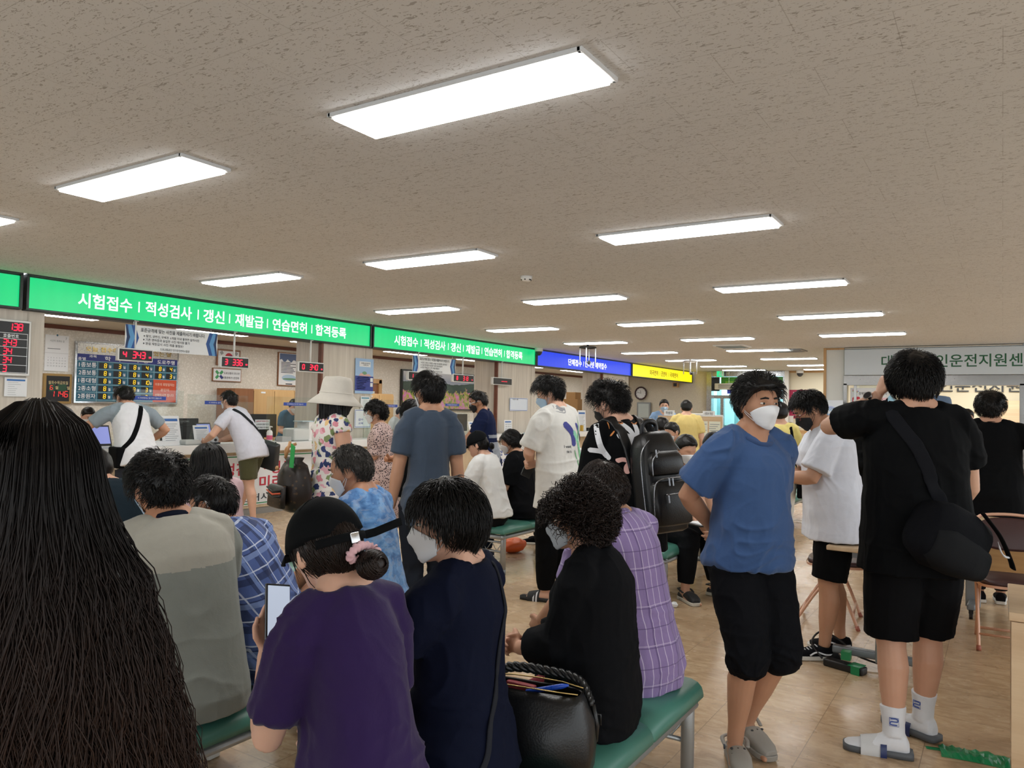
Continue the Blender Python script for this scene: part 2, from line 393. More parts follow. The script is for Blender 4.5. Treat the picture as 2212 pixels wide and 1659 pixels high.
def strands(path, wid, rng=None, taper=.25):
    """k x m x 3 paths -> three-sided tapered locks"""
    k, m, _ = path.shape; T = np.gradient(path, axis=1); T = T/(np.linalg.norm(T, axis=2)[..., None]+1e-9)
    ref = np.array([.3, .5, .8]); A = np.cross(T, ref); A = A/(np.linalg.norm(A, axis=2)[..., None]+1e-9); B = np.cross(T, A)
    w = wid*(1-(1-taper)*np.linspace(0, 1, m)**2)[None, :, None]*np.ones((k, 1, 1))
    if rng is not None: w = w*(.7+.6*rng.rand(k))[:, None, None]
    V = np.stack([path+w*(A*math.cos(a)+B*math.sin(a)) for a in (0, 2.094, 4.189)], 2).reshape(-1, 3)
    i = (np.arange(k)[:, None, None]*m+np.arange(m-1)[None, :, None])*3; j = np.arange(3)[None, None, :]; j2 = (j+1) % 3
    F = np.stack([i+j, i+j2, i+j2+3, i+j+3], -1).reshape(-1, 4); return V, [tuple(q) for q in F.tolist()]
def ik(a, tgt, l1, l2, pole):
    a = np.array(a, float); d = np.array(tgt, float)-a; L = np.linalg.norm(d); L2 = min(L, (l1+l2)*.999); e = d/(L+1e-9)
    x = (l1*l1-l2*l2+L2*L2)/(2*L2); h = math.sqrt(max(l1*l1-x*x, 0)); p = np.array(pole, float); p = U(p-e*(p@e))
    return a+e*x+p*h, a+e*L2
def rotm(yaw=0, pitch=0, roll=0):
    """yaw left about z, pitch up about x, roll about y; degrees"""
    return np.array(Matrix.Rotation(math.radians(yaw), 3, 'Z')@Matrix.Rotation(math.radians(pitch), 3, 'X')@Matrix.Rotation(math.radians(roll), 3, 'Y'))
def add_hand(mb, w, f, p, right, s=1.0, curl=.3, spread=.06, thumb=.5, curls=None):
    f = U(f); p = U(np.array(p, float)-f*(np.array(p, float)@f)); th = np.cross(f, p)*(1 if right else -1); w = np.array(w, float)
    mb.loft([(w-f*.02*s, th, p, .024*s, .019*s), (w+f*.012*s, th, p, .028*s, .018*s), (w+f*.045*s, th, p, .038*s, .016*s), (w+f*.085*s, th, p, .040*s, .0145*s), (w+f*.10*s, th, p, .034*s, .010*s)], 14)
    ends = []
    for i, (off, L, r) in enumerate(((.029, .070, .0085), (.010, .079, .0088), (-.010, .073, .0085), (-.029, .057, .0075))):
        c = (curls[i] if curls else curl*(1+.08*i)); base = w+f*(.092-.006*abs(i-1.2))*s+th*off*s; d = U(f+th*(off*spread*25)); pts = [base-d*.02*s, base]; a = 0
        for ln, k in ((.46, 55), (.31, 65), (.23, 40)):
            a += math.radians(k*c); pts.append(pts[-1]+(d*math.cos(a)+p*math.sin(a))*L*ln*s)
        mb.tube(pts, [r*s*1.05, r*s*1.05, r*s, r*s*.92, r*s*.75], 8, round_end=True, up=th); ends.append(pts[-1])
    b = w+f*.025*s+th*.024*s; d1 = U(th*.75+f*.65+p*.35*thumb); d2 = U(th*.35+f*.9+p*.5*thumb); d3 = U(f*.9+p*.75*thumb-th*.05)
    mb.tube([b-d1*.015*s, b+d1*.028*s, b+d1*.028*s+d2*.034*s, b+d1*.028*s+d2*.034*s+d3*.027*s], [.015*s, .0125*s, .0105*s, .008*s], 8, round_end=True)
    return ends
class Fig:
    """a posed figure in its own frame: faces +y, right is +x, z up from the floor"""
    def __init__(s, label, loc, face, H=1.7, group=None, seat=None, lean0=0, lean1=0, side0=0, side1=0, twist=0, head=(0, 0, 0), girth=1.0, wide=1.0, limb=1.0, belly=0, depth=1.0,
                 Rh=None, Lh=None, Rp=(.4, -1, -.3), Lp=(-.4, -1, -.3), Rf=None, Lf=None, Rk=(0, 1, .1), Lk=(0, 1, .1), hip=(0, 0), hipz=None, hs=None, neck=1.0, shrug=0, shfwd=(0, 0),
                 Rpalm=None, Lpalm=None, Rdir=None, Ldir=None, curl=.35, Rcurl=None, Lcurl=None, fyaw=(8, 8), foot_pitch=(0, 0), vox=.008, headoff=(0, 0, 0), skin=None, sh_raise=(0, 0), zoff=0):
        s.H = H; s.vox = vox; s.root = empty('person', (loc[0], loc[1], zoff), math.radians(face), label, 'person', group)
        s.girth, s.wide, s.limb, s.belly, s.depth = girth, wide, limb, belly, depth; s.seat = seat
        s.hz = hipz if hipz is not None else ((seat+.085) if seat else .518*H); s.pel = np.array([hip[0], hip[1], s.hz])
        s.lean = (math.radians(lean0), math.radians(lean1)); s.sd = (math.radians(side0), math.radians(side1)); s.tw = math.radians(twist); s.TL = .338*H
        n = 40; pos = [s.pel]; s.ts = np.linspace(0, 1, n+1)
        for i in range(n): pos.append(pos[-1]+s.up((i+.5)/n)*s.TL/n)
        s.sp = np.array(pos); s.hs = hs or (.6+.4*H/1.7)
        u, r, f = s.fr(1.0); s.neck = s.at(1.0)
        hr = rotm(*head); s.Hr = np.stack([r, f, u], 1)@hr if head is not None else np.eye(3)
        body_R = np.array(Matrix.Rotation(s.tw, 3, 'Z')); s.Hr = body_R@hr
        s.hc = s.neck+U(u*.8+s.Hr[:, 2]*.6)*(.042*H*neck)+s.Hr[:, 2]*.062*s.hs+s.Hr[:, 1]*.022+np.array(headoff)
        s.Hm = np.eye(4); s.Hm[:3, :3] = s.Hr; s.Hm[:3, 3] = s.hc
        u, r, f = s.fr(.905); self = s
        s.S = {}
        for k, sg in (('R', 1), ('L', -1)):
            i = 0 if k == 'R' else 1
            s.S[k] = s.at(.905)+r*sg*.108*H*wide+f*shfwd[i]+u*(shrug+sh_raise[i])
        s.E, s.W, s.K, s.A, s.HIP, s.hd, s.hp = {}, {}, {}, {}, {}, {}, {}
        ua, fa, th, sh = .172*H, .150*H, .238*H, .236*H
        for k, sg, tg, po, pd, dd in (('R', 1, Rh, Rp, Rpalm, Rdir), ('L', -1, Lh, Lp, Lpalm, Ldir)):
            if tg is None: tg = s.S[k]+np.array([sg*.06, .03, -.315*H])
            s.E[k], s.W[k] = ik(s.S[k], tg, ua, fa, po); s.hd[k] = U(dd) if dd is not None else U(s.W[k]-s.E[k]); s.hp[k] = np.array(pd, float) if pd is not None else np.array([-sg, .2, 0.])
        for k, sg, tg, po in (('R', 1, Rf, Rk), ('L', -1, Lf, Lk)):
            u0, r0, f0 = s.fr(0.); s.HIP[k] = s.pel+r0*sg*.052*H*(.6+.4*wide)
            if tg is None: tg = np.array([sg*.075, .43 if seat else 0, .0]) if not seat else np.array([sg*.10, .42, 0])
            tg = np.array(tg, float)+np.array([0, 0, .047*H]); s.K[k], s.A[k] = ik(s.HIP[k], tg, th, sh, po)
        s.fy = {'R': -math.radians(fyaw[0]), 'L': math.radians(fyaw[1])}; s.fp = {'R': math.radians(foot_pitch[0]), 'L': math.radians(foot_pitch[1])}
        s.cu = {'R': Rcurl if Rcurl is not None else curl, 'L': Lcurl if Lcurl is not None else curl}; s.skin = skin or SKIN[0]
        s.Minv = Matrix.LocRotScale(Vector((loc[0], loc[1], zoff)), Matrix.Rotation(math.radians(face), 3, 'Z'), None).inverted()
    def up(s, t):
        t = min(max(t, 0), 1.0); a = s.lean[0]+(s.lean[1]-s.lean[0])*t; b = s.sd[0]+(s.sd[1]-s.sd[0])*t
        return np.array([math.sin(b), math.sin(a)*math.cos(b), math.cos(a)*math.cos(b)])
    def fr(s, t):
        u = s.up(t); a = s.tw*min(max(t, 0), 1); r = np.array([math.cos(a), math.sin(a), 0]); r = U(r-u*(r@u)); return u, r, np.cross(u, r)
    def at(s, t):
        if t <= 0: return s.pel+s.up(0)*s.TL*t
        if t >= 1: return s.sp[-1]+s.up(1)*s.TL*(t-1)
        x = t*40; i = min(int(x), 39); return s.sp[i]+(s.sp[i+1]-s.sp[i])*(x-i)
    def local(s, P): return np.array(s.Minv@Vector(P))
    def foot_frame(s, k):
        y = s.fy[k]; q = s.fp[k]; f = np.array([math.sin(-y), math.cos(y), 0])
        f = np.array([-math.sin(y), math.cos(y), 0]); up = np.array([0, 0, 1.]); r = np.cross(f, up)
        f2 = f*math.cos(q)+up*math.sin(q); return r, f2, np.cross(r, f2)
    # torso profile: t, half width, half depth, forward offset (fractions of H)
    PROF = [(-.17, .060, .050, -.004), (-.10, .088, .068, -.006), (.0, .101, .076, -.008), (.12, .098, .073, -.004), (.32, .084, .061, .004), (.5, .086, .062, .006), (.66, .093, .066, .005), (.8, .098, .067, .002), (.88, .096, .060, -.003), (.95, .078, .047, -.008), (1.02, .036, .034, -.010)]
    def torso(s, mb, grow=0., t0=-.17, t1=1.02, hang=0., n=28, boxy=2.35, flare=0., top_grow=None, sag=0.):
        ts = [q[0] for q in s.PROF]; st = []
        for t in sorted(set([t0, t1]+[q for q in np.linspace(-.17, 1.02, 15) if t0 < q < t1])):
            rx, ry, of = (np.interp(t, ts, [q[i] for q in s.PROF])*s.H for i in (1, 2, 3)); g = s.girth; w = s.wide if t > .6 else 1+(s.wide-1)*max(0, t)/.6
            rx *= g*w; ry *= g*s.depth; of += s.belly*G(np.array(t-.25), .28)*.5; ry += s.belly*float(G(np.array(t-.25), .28))*.5
            if hang and t < .8:
                rx = max(rx, .095*s.H*g*s.wide*hang); ry = max(ry, .066*s.H*g*s.depth*hang)
            k = grow if top_grow is None or t < .8 else grow+(top_grow-grow)*(t-.8)/.22
            fl = flare*max(0, .45-t)
            u, r, f = s.fr(t); c = s.at(t)+f*of+np.array([0, 0, 0])
            st.append((c, r, f, rx+k+fl, ry+k+fl))
        st2 = []
        mb.loft(st, n, power=boxy); return st
    def arm(s, mb, k, grow=0., a=0., b=2.0, n=14, r_end=None, loose=0.):
        """shoulder(0) - elbow(1) - wrist(2)"""
        sg = 1 if k == 'R' else -1; H = s.H*s.limb; u, r, f = s.fr(.9)
        inner = s.at(.865)+r*sg*.05*s.H*s.wide
        S, E, Wp = s.S[k], s.E[k], s.W[k]
        ks = [(-.35, .036), (0, .0345), (.18, .0365), (.4, .034), (.65, .0295), (1, .0262), (1.25, .0268), (1.6, .022), (2, .0168)]
        pts, rs = [], []
        def P(t): return inner+(S-inner)*((t+.35)/.35) if t < 0 else (S+(E-S)*t if t <= 1 else E+(Wp-E)*(t-1))
        tt = sorted(set([q for q, _ in ks if q < b-.03]).union([b, .5 if b > .5 else b, .15, .85 if b > .85 else b, 1.12 if b > 1.12 else b]))
        tt = [t for t in tt if t <= b]
        for t in tt:
            pts.append(P(t)); rr = np.interp(t, [q for q, _ in ks], [q for _, q in ks])*H+grow+loose*max(0, t); rs.append(rr)
        # soften the elbow
        mb.tube(pts, rs, n, up=f)
    def trap(s, mb, grow=0., neck=True):
        H = s.H; u, r, f = s.fr(1.0)
        for k, sg in (('R', 1), ('L', -1)):
            S = s.S[k]; a = s.at(1.07 if neck else 1.012)+r*sg*(.012 if neck else .029)*H-f*.008*H; b = s.at(.985)+r*sg*.042*H*s.wide-f*.010*H; c = b+(S-b)*.55+u*.004*H
            mb.tube([a, b, c, S], [.026*H+grow if neck else .021*H+grow, .0275*H+grow, .028*H+grow, .031*H+grow], 14, up=f)
    def leg(s, mb, k, grow=0., b=2.0, n=18, loose=0., a=0., cuff=None):
        H = s.H*s.limb; A0, K, A = s.HIP[k], s.K[k], s.A[k]; kn = U(K-(A0+A)/2) if np.linalg.norm(K-(A0+A)/2) > .01 else np.array([0, 1., 0])
        ks = [(0, .060), (.25, .058), (.6, .049), (.88, .039), (1, .0365), (1.1, .034), (1.3, .0365), (1.55, .031), (1.8, .0225), (2, .0205)]
        bk = [(0, 0), (1, 0), (1.1, -.002), (1.3, -.009), (1.55, -.005), (2, 0)]
        def P(t): return A0+(K-A0)*t if t <= 1 else K+(A-K)*(t-1)
        tt = sorted(set([q for q, _ in ks if q < b-.04]+[b])); pts, rs = [], []
        shin = U(A-K); back = U(kn-shin*(kn@shin))
        for t in tt:
            pts.append(P(t)+back*np.interp(t, [q for q, _ in bk], [q for _, q in bk])*H)
            rs.append(np.interp(t, [q for q, _ in ks], [q for _, q in ks])*H+grow+loose*t)
        if cuff: rs[-1] = cuff
        mb.tube(pts, rs, n, up=np.array([1., 0, 0]))
    def body(s, feet=True, hands=('R', 'L'), neck=True, ears=True):
        mb = MB(); H = s.H
        s.torso(mb); s.trap(mb)
        if s.seat is None:
            u, r, f = s.fr(0)
            for sg in (1, -1): mb.ell(s.pel+r*sg*.048*H-f*.035*H+u*-.01*H, (.052*H*s.girth, .05*H*s.girth, .056*H), 12, 8)
        for k in 'RL':
            s.arm(mb, k); s.leg(mb, k)
            if k in hands: add_hand(mb, s.W[k], s.hd[k], s.hp[k], k == 'R', H/1.72*(.97 if s.limb >= 1 else .92), s.cu[k])
            if feet:
                r, f, u = s.foot_frame(k); A = s.A[k]; q = H/1.72
                mb.loft([(A-f*.062*q-u*.045*q, r, u, .016*q, .018*q), (A-f*.05*q-u*.04*q, r, u, .03*q, .034*q), (A-u*.03*q, r, u, .034*q, .046*q), (A+f*.06*q-u*.046*q, r, u, .040*q, .032*q), (A+f*.12*q-u*.058*q, r, u, .046*q, .020*q), (A+f*.145*q-u*.062*q, r, u, .046*q, .015*q)], 14)
                for i in range(5):
                    o = (.034-.017*i)*(1 if k == 'L' else -1); L = (.05, .046, .04, .034, .026)[i]; c = A+f*(.14-.006*i)*q+r*o*q-u*.063*q
                    mb.tube([c-f*.02*q, c+f*L*.5*q, c+f*L*q-u*.003], [(.013 if i == 0 else .0095)*q]*3, 8, round_end=True)
        # neck and head
        D, F = sphere_dirs(64, 48); P = F_head(D)*s.hs@s.Hr.T+s.hc; mb.add(P, F)
        Rn = .0335*H*(.55+.45*s.girth); nb = s.hc-s.Hr[:, 2]*.055*s.hs-s.Hr[:, 1]*.018*s.hs; n0 = s.at(.96)
        u, r, f = s.fr(1.0)
        mb.tube([n0-u*.01, n0+(nb-n0)*.35, n0+(nb-n0)*.7, nb, nb+s.Hr[:, 2]*.02], [Rn*1.45, Rn*1.12, Rn*.98, Rn*.98, Rn*.9], 16)
        if ears:
            for sg in (1, -1):
                c = s.hc+s.Hr@(np.array([sg*.079, -.008, -.010])*s.hs); M = s.Hr@rotm(sg*-28, 8, 0)
                mb.ell(c, np.array([.0075, .019, .033])*s.hs, 12, 10, M=M); mb.ell(c+M@(np.array([-sg*.002, .008, -.018])*s.hs), np.array([.008, .009, .012])*s.hs, 8, 6, M=M)
        me = remesh(mb, s.vox, 'body', 3); s.bo = link(me, 'body', s.skin, s.root); return s.bo
    def cloth(s, name, mb, mats, vox=None, amp=.004, freq=(9, 9, 5), zones=None, smooth=9, seed=0, label=None):
        me = remesh(mb, vox or s.vox*1.15, name, smooth)
        V = getv(me)
        if amp:
            N = getn(me); fq = np.array(freq, float)
            w = vnoise(V*5+seed)[:, None]*np.array([.9, .9, .5]); def_q = V*fq*np.array([1.15, 1.15, .62])+w+seed*1.7
            rg = lambda q: (1-np.abs(vnoise(q)))**3.5
            e = joints_near(s, V); wz = np.exp(-((V-s.at(.12))@s.up(.1)/.13)**2)
            h = rg(def_q)*.75+rg(def_q*2.1+5)*.30+rg(V*np.array([3.2, 3.2, 15])+w*1.6+seed)*(.55*wz+.75*e)
            setv(me, V+N*((h-.45)*amp*1.45*(.55+.8*e))[:, None])
        if zones:
            C = np.empty(len(me.polygons)*3); me.polygons.foreach_get('center', C); mi = zones(C.reshape(-1, 3)); me.polygons.foreach_set('material_index', mi.astype(np.int32))
        o = link(me, name, mats, s.root); o['_']=0; del o['_']
        if label: o['label'] = label
        return o
    def shirt(s, mats, hem=-.1, sleeve=.5, grow=.013, hang=1.08, loose=.018, flare=.05, amp=.008, name='t_shirt', zones=None, top=1.02, t1grow=.011, vox=None, freq=(9, 9, 5), armgrow=.012, seed=0, collar=None, boxy=2.35, arms='RL'):
        mb = MB(); s.torso(mb, grow, hem, top, hang, flare=flare, top_grow=t1grow, boxy=boxy); s.trap(mb, t1grow, False); s.ring(mb)
        for k in arms: s.arm(mb, k, armgrow, b=sleeve, loose=loose if sleeve < 1 else loose*.4)
        s.sh = s.cloth(name, mb, mats, vox, amp, freq, zones, seed=seed)
        if collar: s.collar(*collar)
        return s.sh
    def ring(s, mb):
        u, rr, f = s.fr(1.0); k = s.H/1.7; c = s.at(1.0)-f*.004
        mb.loft([(c-u*.045, rr, f, .090*k, .080*k), (c-u*.005, rr, f, .070*k, .068*k), (c+u*.012-f*.004, rr, f, .062*k, .060*k)], 20)
    def collar(s, mat, r=.058, h=.0, th=.011, tilt=.02, name='collar', off=(0, 0, 0)):
        """round neckband that sits where the shirt ends"""
        u, rr, f = s.fr(1.0); c = s.at(.985)+u*h-f*.004+np.array(off); mb = MB(); n = 28; k = s.H/1.7
        pts = [c+rr*r*k*s.girth**.5*math.cos(a)+f*(r*.92)*k*math.sin(a)-u*tilt*math.sin(a) for a in np.linspace(0, 2*PI, n+1)]
        mb.tube(pts, [th]*(n+1), 8, cap=False); return mb.build(name, mat, s.root, smooth=True)
    def pants(s, mats, leg=1.95, grow=.012, loose=.0, top=.10, amp=.007, name='trousers', cuff=None, vox=None, seat_grow=None, freq=(9, 9, 5), seed=3, zones=None):
        mb = MB(); s.torso(mb, seat_grow if seat_grow is not None else .004, -.17, top)
        for k in 'RL': s.leg(mb, k, grow, b=leg, loose=loose, cuff=cuff)
        if s.seat is None:
            u, r, f = s.fr(0)
            for sg in (1, -1): mb.ell(s.pel+r*sg*.046*s.H-f*.037*s.H-u*.01*s.H, (.052*s.H*s.girth, .051*s.H*s.girth, .057*s.H), 12, 8)
        s.pa = s.cloth(name, mb, mats, vox, amp, freq, zones, seed=seed); return s.pa
    def hair(s, mats, seed=0, name='hair', **st): return make_hair(name, s.Hm, s.hs, st, mats, s.root, seed)
    def hp3(s, p): return s.hc+s.Hr@(np.array(p, float)*s.hs)
    def eyes(s, look=0):
        for sg in (1, -1):
            mb = MB(); c = s.hp3((sg*.031, .0765, .006)); mb.ell(c, np.array([.0125, .011, .0048])*s.hs, 14, 10, M=s.Hr, mi=0); mb.ell(s.hp3((sg*.031+look, .0850, .006)), np.array([.0058, .0045, .0050])*s.hs, 12, 8, M=s.Hr, mi=1)
            mb.build('eye', [M_EYE, M_IRIS], s.root, smooth=True)
            b = MB(); b.tube([s.hp3((sg*.014, .094, .028)), s.hp3((sg*.03, .093, .031)), s.hp3((sg*.048, .081, .025))], [.0028*s.hs, .0036*s.hs, .0018*s.hs], 8, flat=1.3); b.build('eyebrow', M_HAIR, s.root, smooth=True)
        b = MB(); b.tube([s.hp3((x, .0925-abs(x)*.35, -.072)) for x in (-.022, -.011, 0, .011, .022)], [.002, .0036, .0042, .0036, .002], 8); b.build('lips', M_LIP, s.root, smooth=True)
    def mask(s, mat, name='face_mask', beak=.012, ear=True, drop=0., strap=None):
        n, m = 25, 15; D = []
        for i in range(m):
            for j in range(n):
                ph = math.radians(-66+132*j/(n-1)); e = abs(ph)/1.15; a0 = math.radians(0-16*e**2-drop); a1 = math.radians(-60+16*e**2)
                th = a0+(a1-a0)*i/(m-1); D.append((math.cos(th)*math.sin(ph), math.cos(th)*math.cos(ph), math.sin(th)))
        D = np.array(D); P = F_head(D, False); x, z = P[:, 0], P[:, 2]; P = P+U_rows(P)*.0075; P[:, 1] += beak*G(x, .035)*G(z+.045, .038)+.016*G(x, .018)*G(z+.03, .025)
        P[:, 1] += .0012*np.sin(z*420)*G(x, .05)
        F = [(i*n+j, i*n+j+1, (i+1)*n+j+1, (i+1)*n+j) for i in range(m-1) for j in range(n-1)]
        mb = MB(); mb.add(P*s.hs@s.Hr.T+s.hc, F); o = mb.build(name, mat, s.root, smooth=True); q = o.modifiers.new('t', 'SOLIDIFY'); q.thickness = .002
        if ear:
            b = MB()
            for sg in (1, -1):
                e = np.array((sg*.082, -.03, .006))
                for zz, rr in ((4, 0), (10, 1)):
                    row = P[(zz*n+(n-1 if sg > 0 else 0))]; mid = (row+e)/2; mid[0] = sg*(max(abs(mid[0]), .07)+.006)
                    b.tube([s.hc+s.Hr@(q*s.hs) for q in smooth_path([row, mid, e*np.array([1, .7, 1])+np.array([0, 0, .01]), e-np.array([0, .006, .02 if rr else 0])], 4)], .0013, 5)
            b.build('mask_strap', strap or mat, o.parent, smooth=True)
        return o
    def glasses(s, mat, w=.026, h=.018, y=.098, wire=.0016):
        mb = MB()
        for sg in (1, -1):
            pts = [s.hp3((sg*.033+w*np.sign(math.cos(a))*abs(math.cos(a))**.6, y-.006*abs(math.cos(a)), -.004+h*np.sign(math.sin(a))*abs(math.sin(a))**.7)) for a in np.linspace(0, 2*PI, 25)]
            mb.tube(pts, wire, 6, cap=False); mb.tube([s.hp3((sg*.059, y-.004, .002)), s.hp3((sg*.076, .07, .006)), s.hp3((sg*.084, .0, .006)), s.hp3((sg*.083, -.02, -.004))], wire*1.1, 6)
        mb.tube([s.hp3((-.009, y, .0)), s.hp3((0, y+.004, .003)), s.hp3((.009, y, .0))], wire, 6)
        return mb.build('glasses', mat, s.root, smooth=True)
    def shoe(s, k, mats, kind='sneaker', name='shoe', sock=None):
        r, f, u = s.foot_frame(k); A = s.A[k]; q = s.H/1.72; g = A-u*.047*s.H+u*.002; sg = 1 if k == 'R' else -1
        prof = [(-.075, .026, 0), (-.065, .034, 0), (-.03, .038, 0), (.02, .037, .002), (.08, .046, .006), (.13, .050, .006), (.17, .044, .002), (.195, .026, -.004), (.2, .008, -.006)]
        def sole(mb, h0, h1, gr, mi):
            V = []; n = len(prof); L = [(y, w+gr, o) for y, w, o in prof]
            ring = [(y*q, (o*-sg+w)*q) for y, w, o in L]+[(y*q, (o*-sg-w)*q) for y, w, o in reversed(L)]
            P0 = [g+f*y+r*x+u*h0 for y, x in ring]; P1 = [g+f*y+r*x+u*h1 for y, x in ring]; m = len(ring)
            mb.add(np.array(P0+P1), [tuple(range(m-1, -1, -1)), tuple(range(m, 2*m))]+[(i, (i+1) % m, (i+1) % m+m, i+m) for i in range(m)], mi)
        mb = MB()
        if kind in ('sneaker', 'clog'):
            sole(mb, 0, .026*q, .003, 1)
            hh = [(.05, -.07), (.075, -.06), (.085, -.02), (.08, .03), (.066, .075), (.052, .12), (.042, .16), (.032, .185)] if kind == 'sneaker' else [(.045, -.065), (.055, -.055), (.05, -.03), (.055, .02), (.078, .06), (.07, .11), (.055, .16), (.036, .19)]
            st = []
            for h, y in hh:
                w = np.interp(y, [a for a, _, _ in prof], [b for _, b, _ in prof]); o = np.interp(y, [a for a, _, _ in prof], [b for _, _, b in prof])
                st.append((g+f*y*q+r*(-sg*o)*q+u*(.018+(h-.018)*.5)*q, r, u, w*q, (h*.5)*q))
            mb.loft(st, 18, mi=0, power=2.6)
        else:
            sole(mb, 0, .026*q, .004, 1)
            if kind == 'slide':
                st = []
                for y, h in ((.035, .068), (.06, .066), (.10, .056), (.13, .048)):
                    w = np.interp(y, [a for a, _, _ in prof], [b for _, b, _ in prof])+.006; st.append((g+f*y*q+u*.012*q, r, u, w*q, h*q))
                mb.loft(st, 20, cap=False, mi=0)
            if kind == 'flipflop':
                mb.tube([g+f*.13*q+u*.04*q, g+f*.09*q+r*.03*q+u*.055*q, g+f*.03*q+r*.04*q+u*.03*q], .005*q, 8, mi=0); mb.tube([g+f*.13*q+u*.04*q, g+f*.09*q-r*.03*q+u*.055*q, g+f*.03*q-r*.04*q+u*.03*q], .005*q, 8, mi=0)
        return mb.build(name, mats, s.root, smooth=True, bevel=.004 if kind != 'slide' else 0)
    def sock(s, k, mat, h=.12):
        mb = MB(); r, f, u = s.foot_frame(k); A = s.A[k]; q = s.H/1.72; K = s.K[k]
        d = U(K-A)
        mb.tube([A-d*.0, A+d*h*.5, A+d*h*.96, A+d*h], [.044*q, .045*q, .053*q, .053*q], 18)
        mb.loft([(A-f*.06*q-u*.04*q, r, u, .022*q, .022*q), (A-f*.045*q-u*.03*q, r, u, .036*q, .045*q), (A+f*.01*q-u*.025*q, r, u, .04*q, .05*q), (A+f*.06*q-u*.04*q, r, u, .044*q, .04*q), (A+f*.12*q-u*.054*q, r, u, .049*q, .027*q), (A+f*.18*q-u*.06*q, r, u, .042*q, .019*q), (A+f*.195*q-u*.062*q, r, u, .025*q, .012*q)], 16)
        return link(remesh(mb, .005, 'sock', 4), 'sock', mat, s.root)
    def bvh(s, o): me = o.data; return BVHTree.FromPolygons(getv(me).tolist(), [tuple(p.vertices) for p in me.polygons])
    def strap(s, on, pts, width, mat, name='strap', th=.003, parent=None, n=10, lift=.004):
        """flat band laid over a garment along waypoints (own frame)"""
        tr = s.bvh(on); P = []; Nn = []
        for p in smooth_path(pts, n):
            c, nn, _, dist = tr.find_nearest(Vector(p)); c = np.array(c); nn = np.array(nn); out = np.array(p)-c
            P.append(c+nn*lift if dist < .10 else np.array(p)); Nn.append(nn)
        P = np.array(P)
        for _ in range(3): P[1:-1] = P[1:-1]*.5+(P[:-2]+P[2:])*.25
        T = np.gradient(P, axis=0); T = U_rows(T); Nn = U_rows(np.array(Nn)); st = []
        for i in range(len(P)): w = U(np.cross(T[i], Nn[i])); st.append((P[i], w, np.cross(w, T[i]), width/2, th))
        mb = MB(); mb.loft(st, 10, power=4); return mb.build(name, mat, parent or s.root, smooth=True)
    def decal(s, on, V, F, org, ax, ay, d, mats, name='print', mis=None, lift=.0015, sub=.02):
        """lays flat printed shapes onto a garment"""
        tr = s.bvh(on); bm = bmesh.new(); ax, ay, d = U(ax), U(ay), U(d)
        vs = [bm.verts.new((v[0], v[1], 0)) for v in V]
        for i, q in enumerate(F):
            try: fc = bm.faces.new([vs[k] for k in q]); fc.material_index = mis[i] if mis else 0
            except ValueError: pass
        bmesh.ops.triangulate(bm, faces=bm.faces[:])
        for _ in range(3):
            es = [e for e in bm.edges if e.calc_length() > sub]
            if not es: break
            bmesh.ops.subdivide_edges(bm, edges=es, cuts=1)
            bmesh.ops.triangulate(bm, faces=[f for f in bm.faces if len(f.verts) > 3])
        bm.verts.ensure_lookup_table(); out = []; dead = []
        for v in bm.verts:
            p = np.array(org)+ax*v.co.x+ay*v.co.y-d*.5; h = tr.ray_cast(Vector(p), Vector(d), 1.0)
            if h[0] is None: dead.append(v)
            else: v.co = h[0]-Vector(d)*lift
        if dead: bmesh.ops.delete(bm, geom=dead, context='VERTS')
        me = bpy.data.meshes.new(name); bm.to_mesh(me); bm.free(); return link(me, name, mats, s.root)
def joints_near(s, V):
    e = np.zeros(len(V))
    for P, r in ((s.E['R'], .10), (s.E['L'], .10), (s.K['R'], .13), (s.K['L'], .13), (s.at(.3), .18), (s.S['R'], .10), (s.S['L'], .10), (s.at(.02), .16)):
        e = np.maximum(e, np.exp(-(np.linalg.norm(V-P, axis=1)/r)**2))
    return e
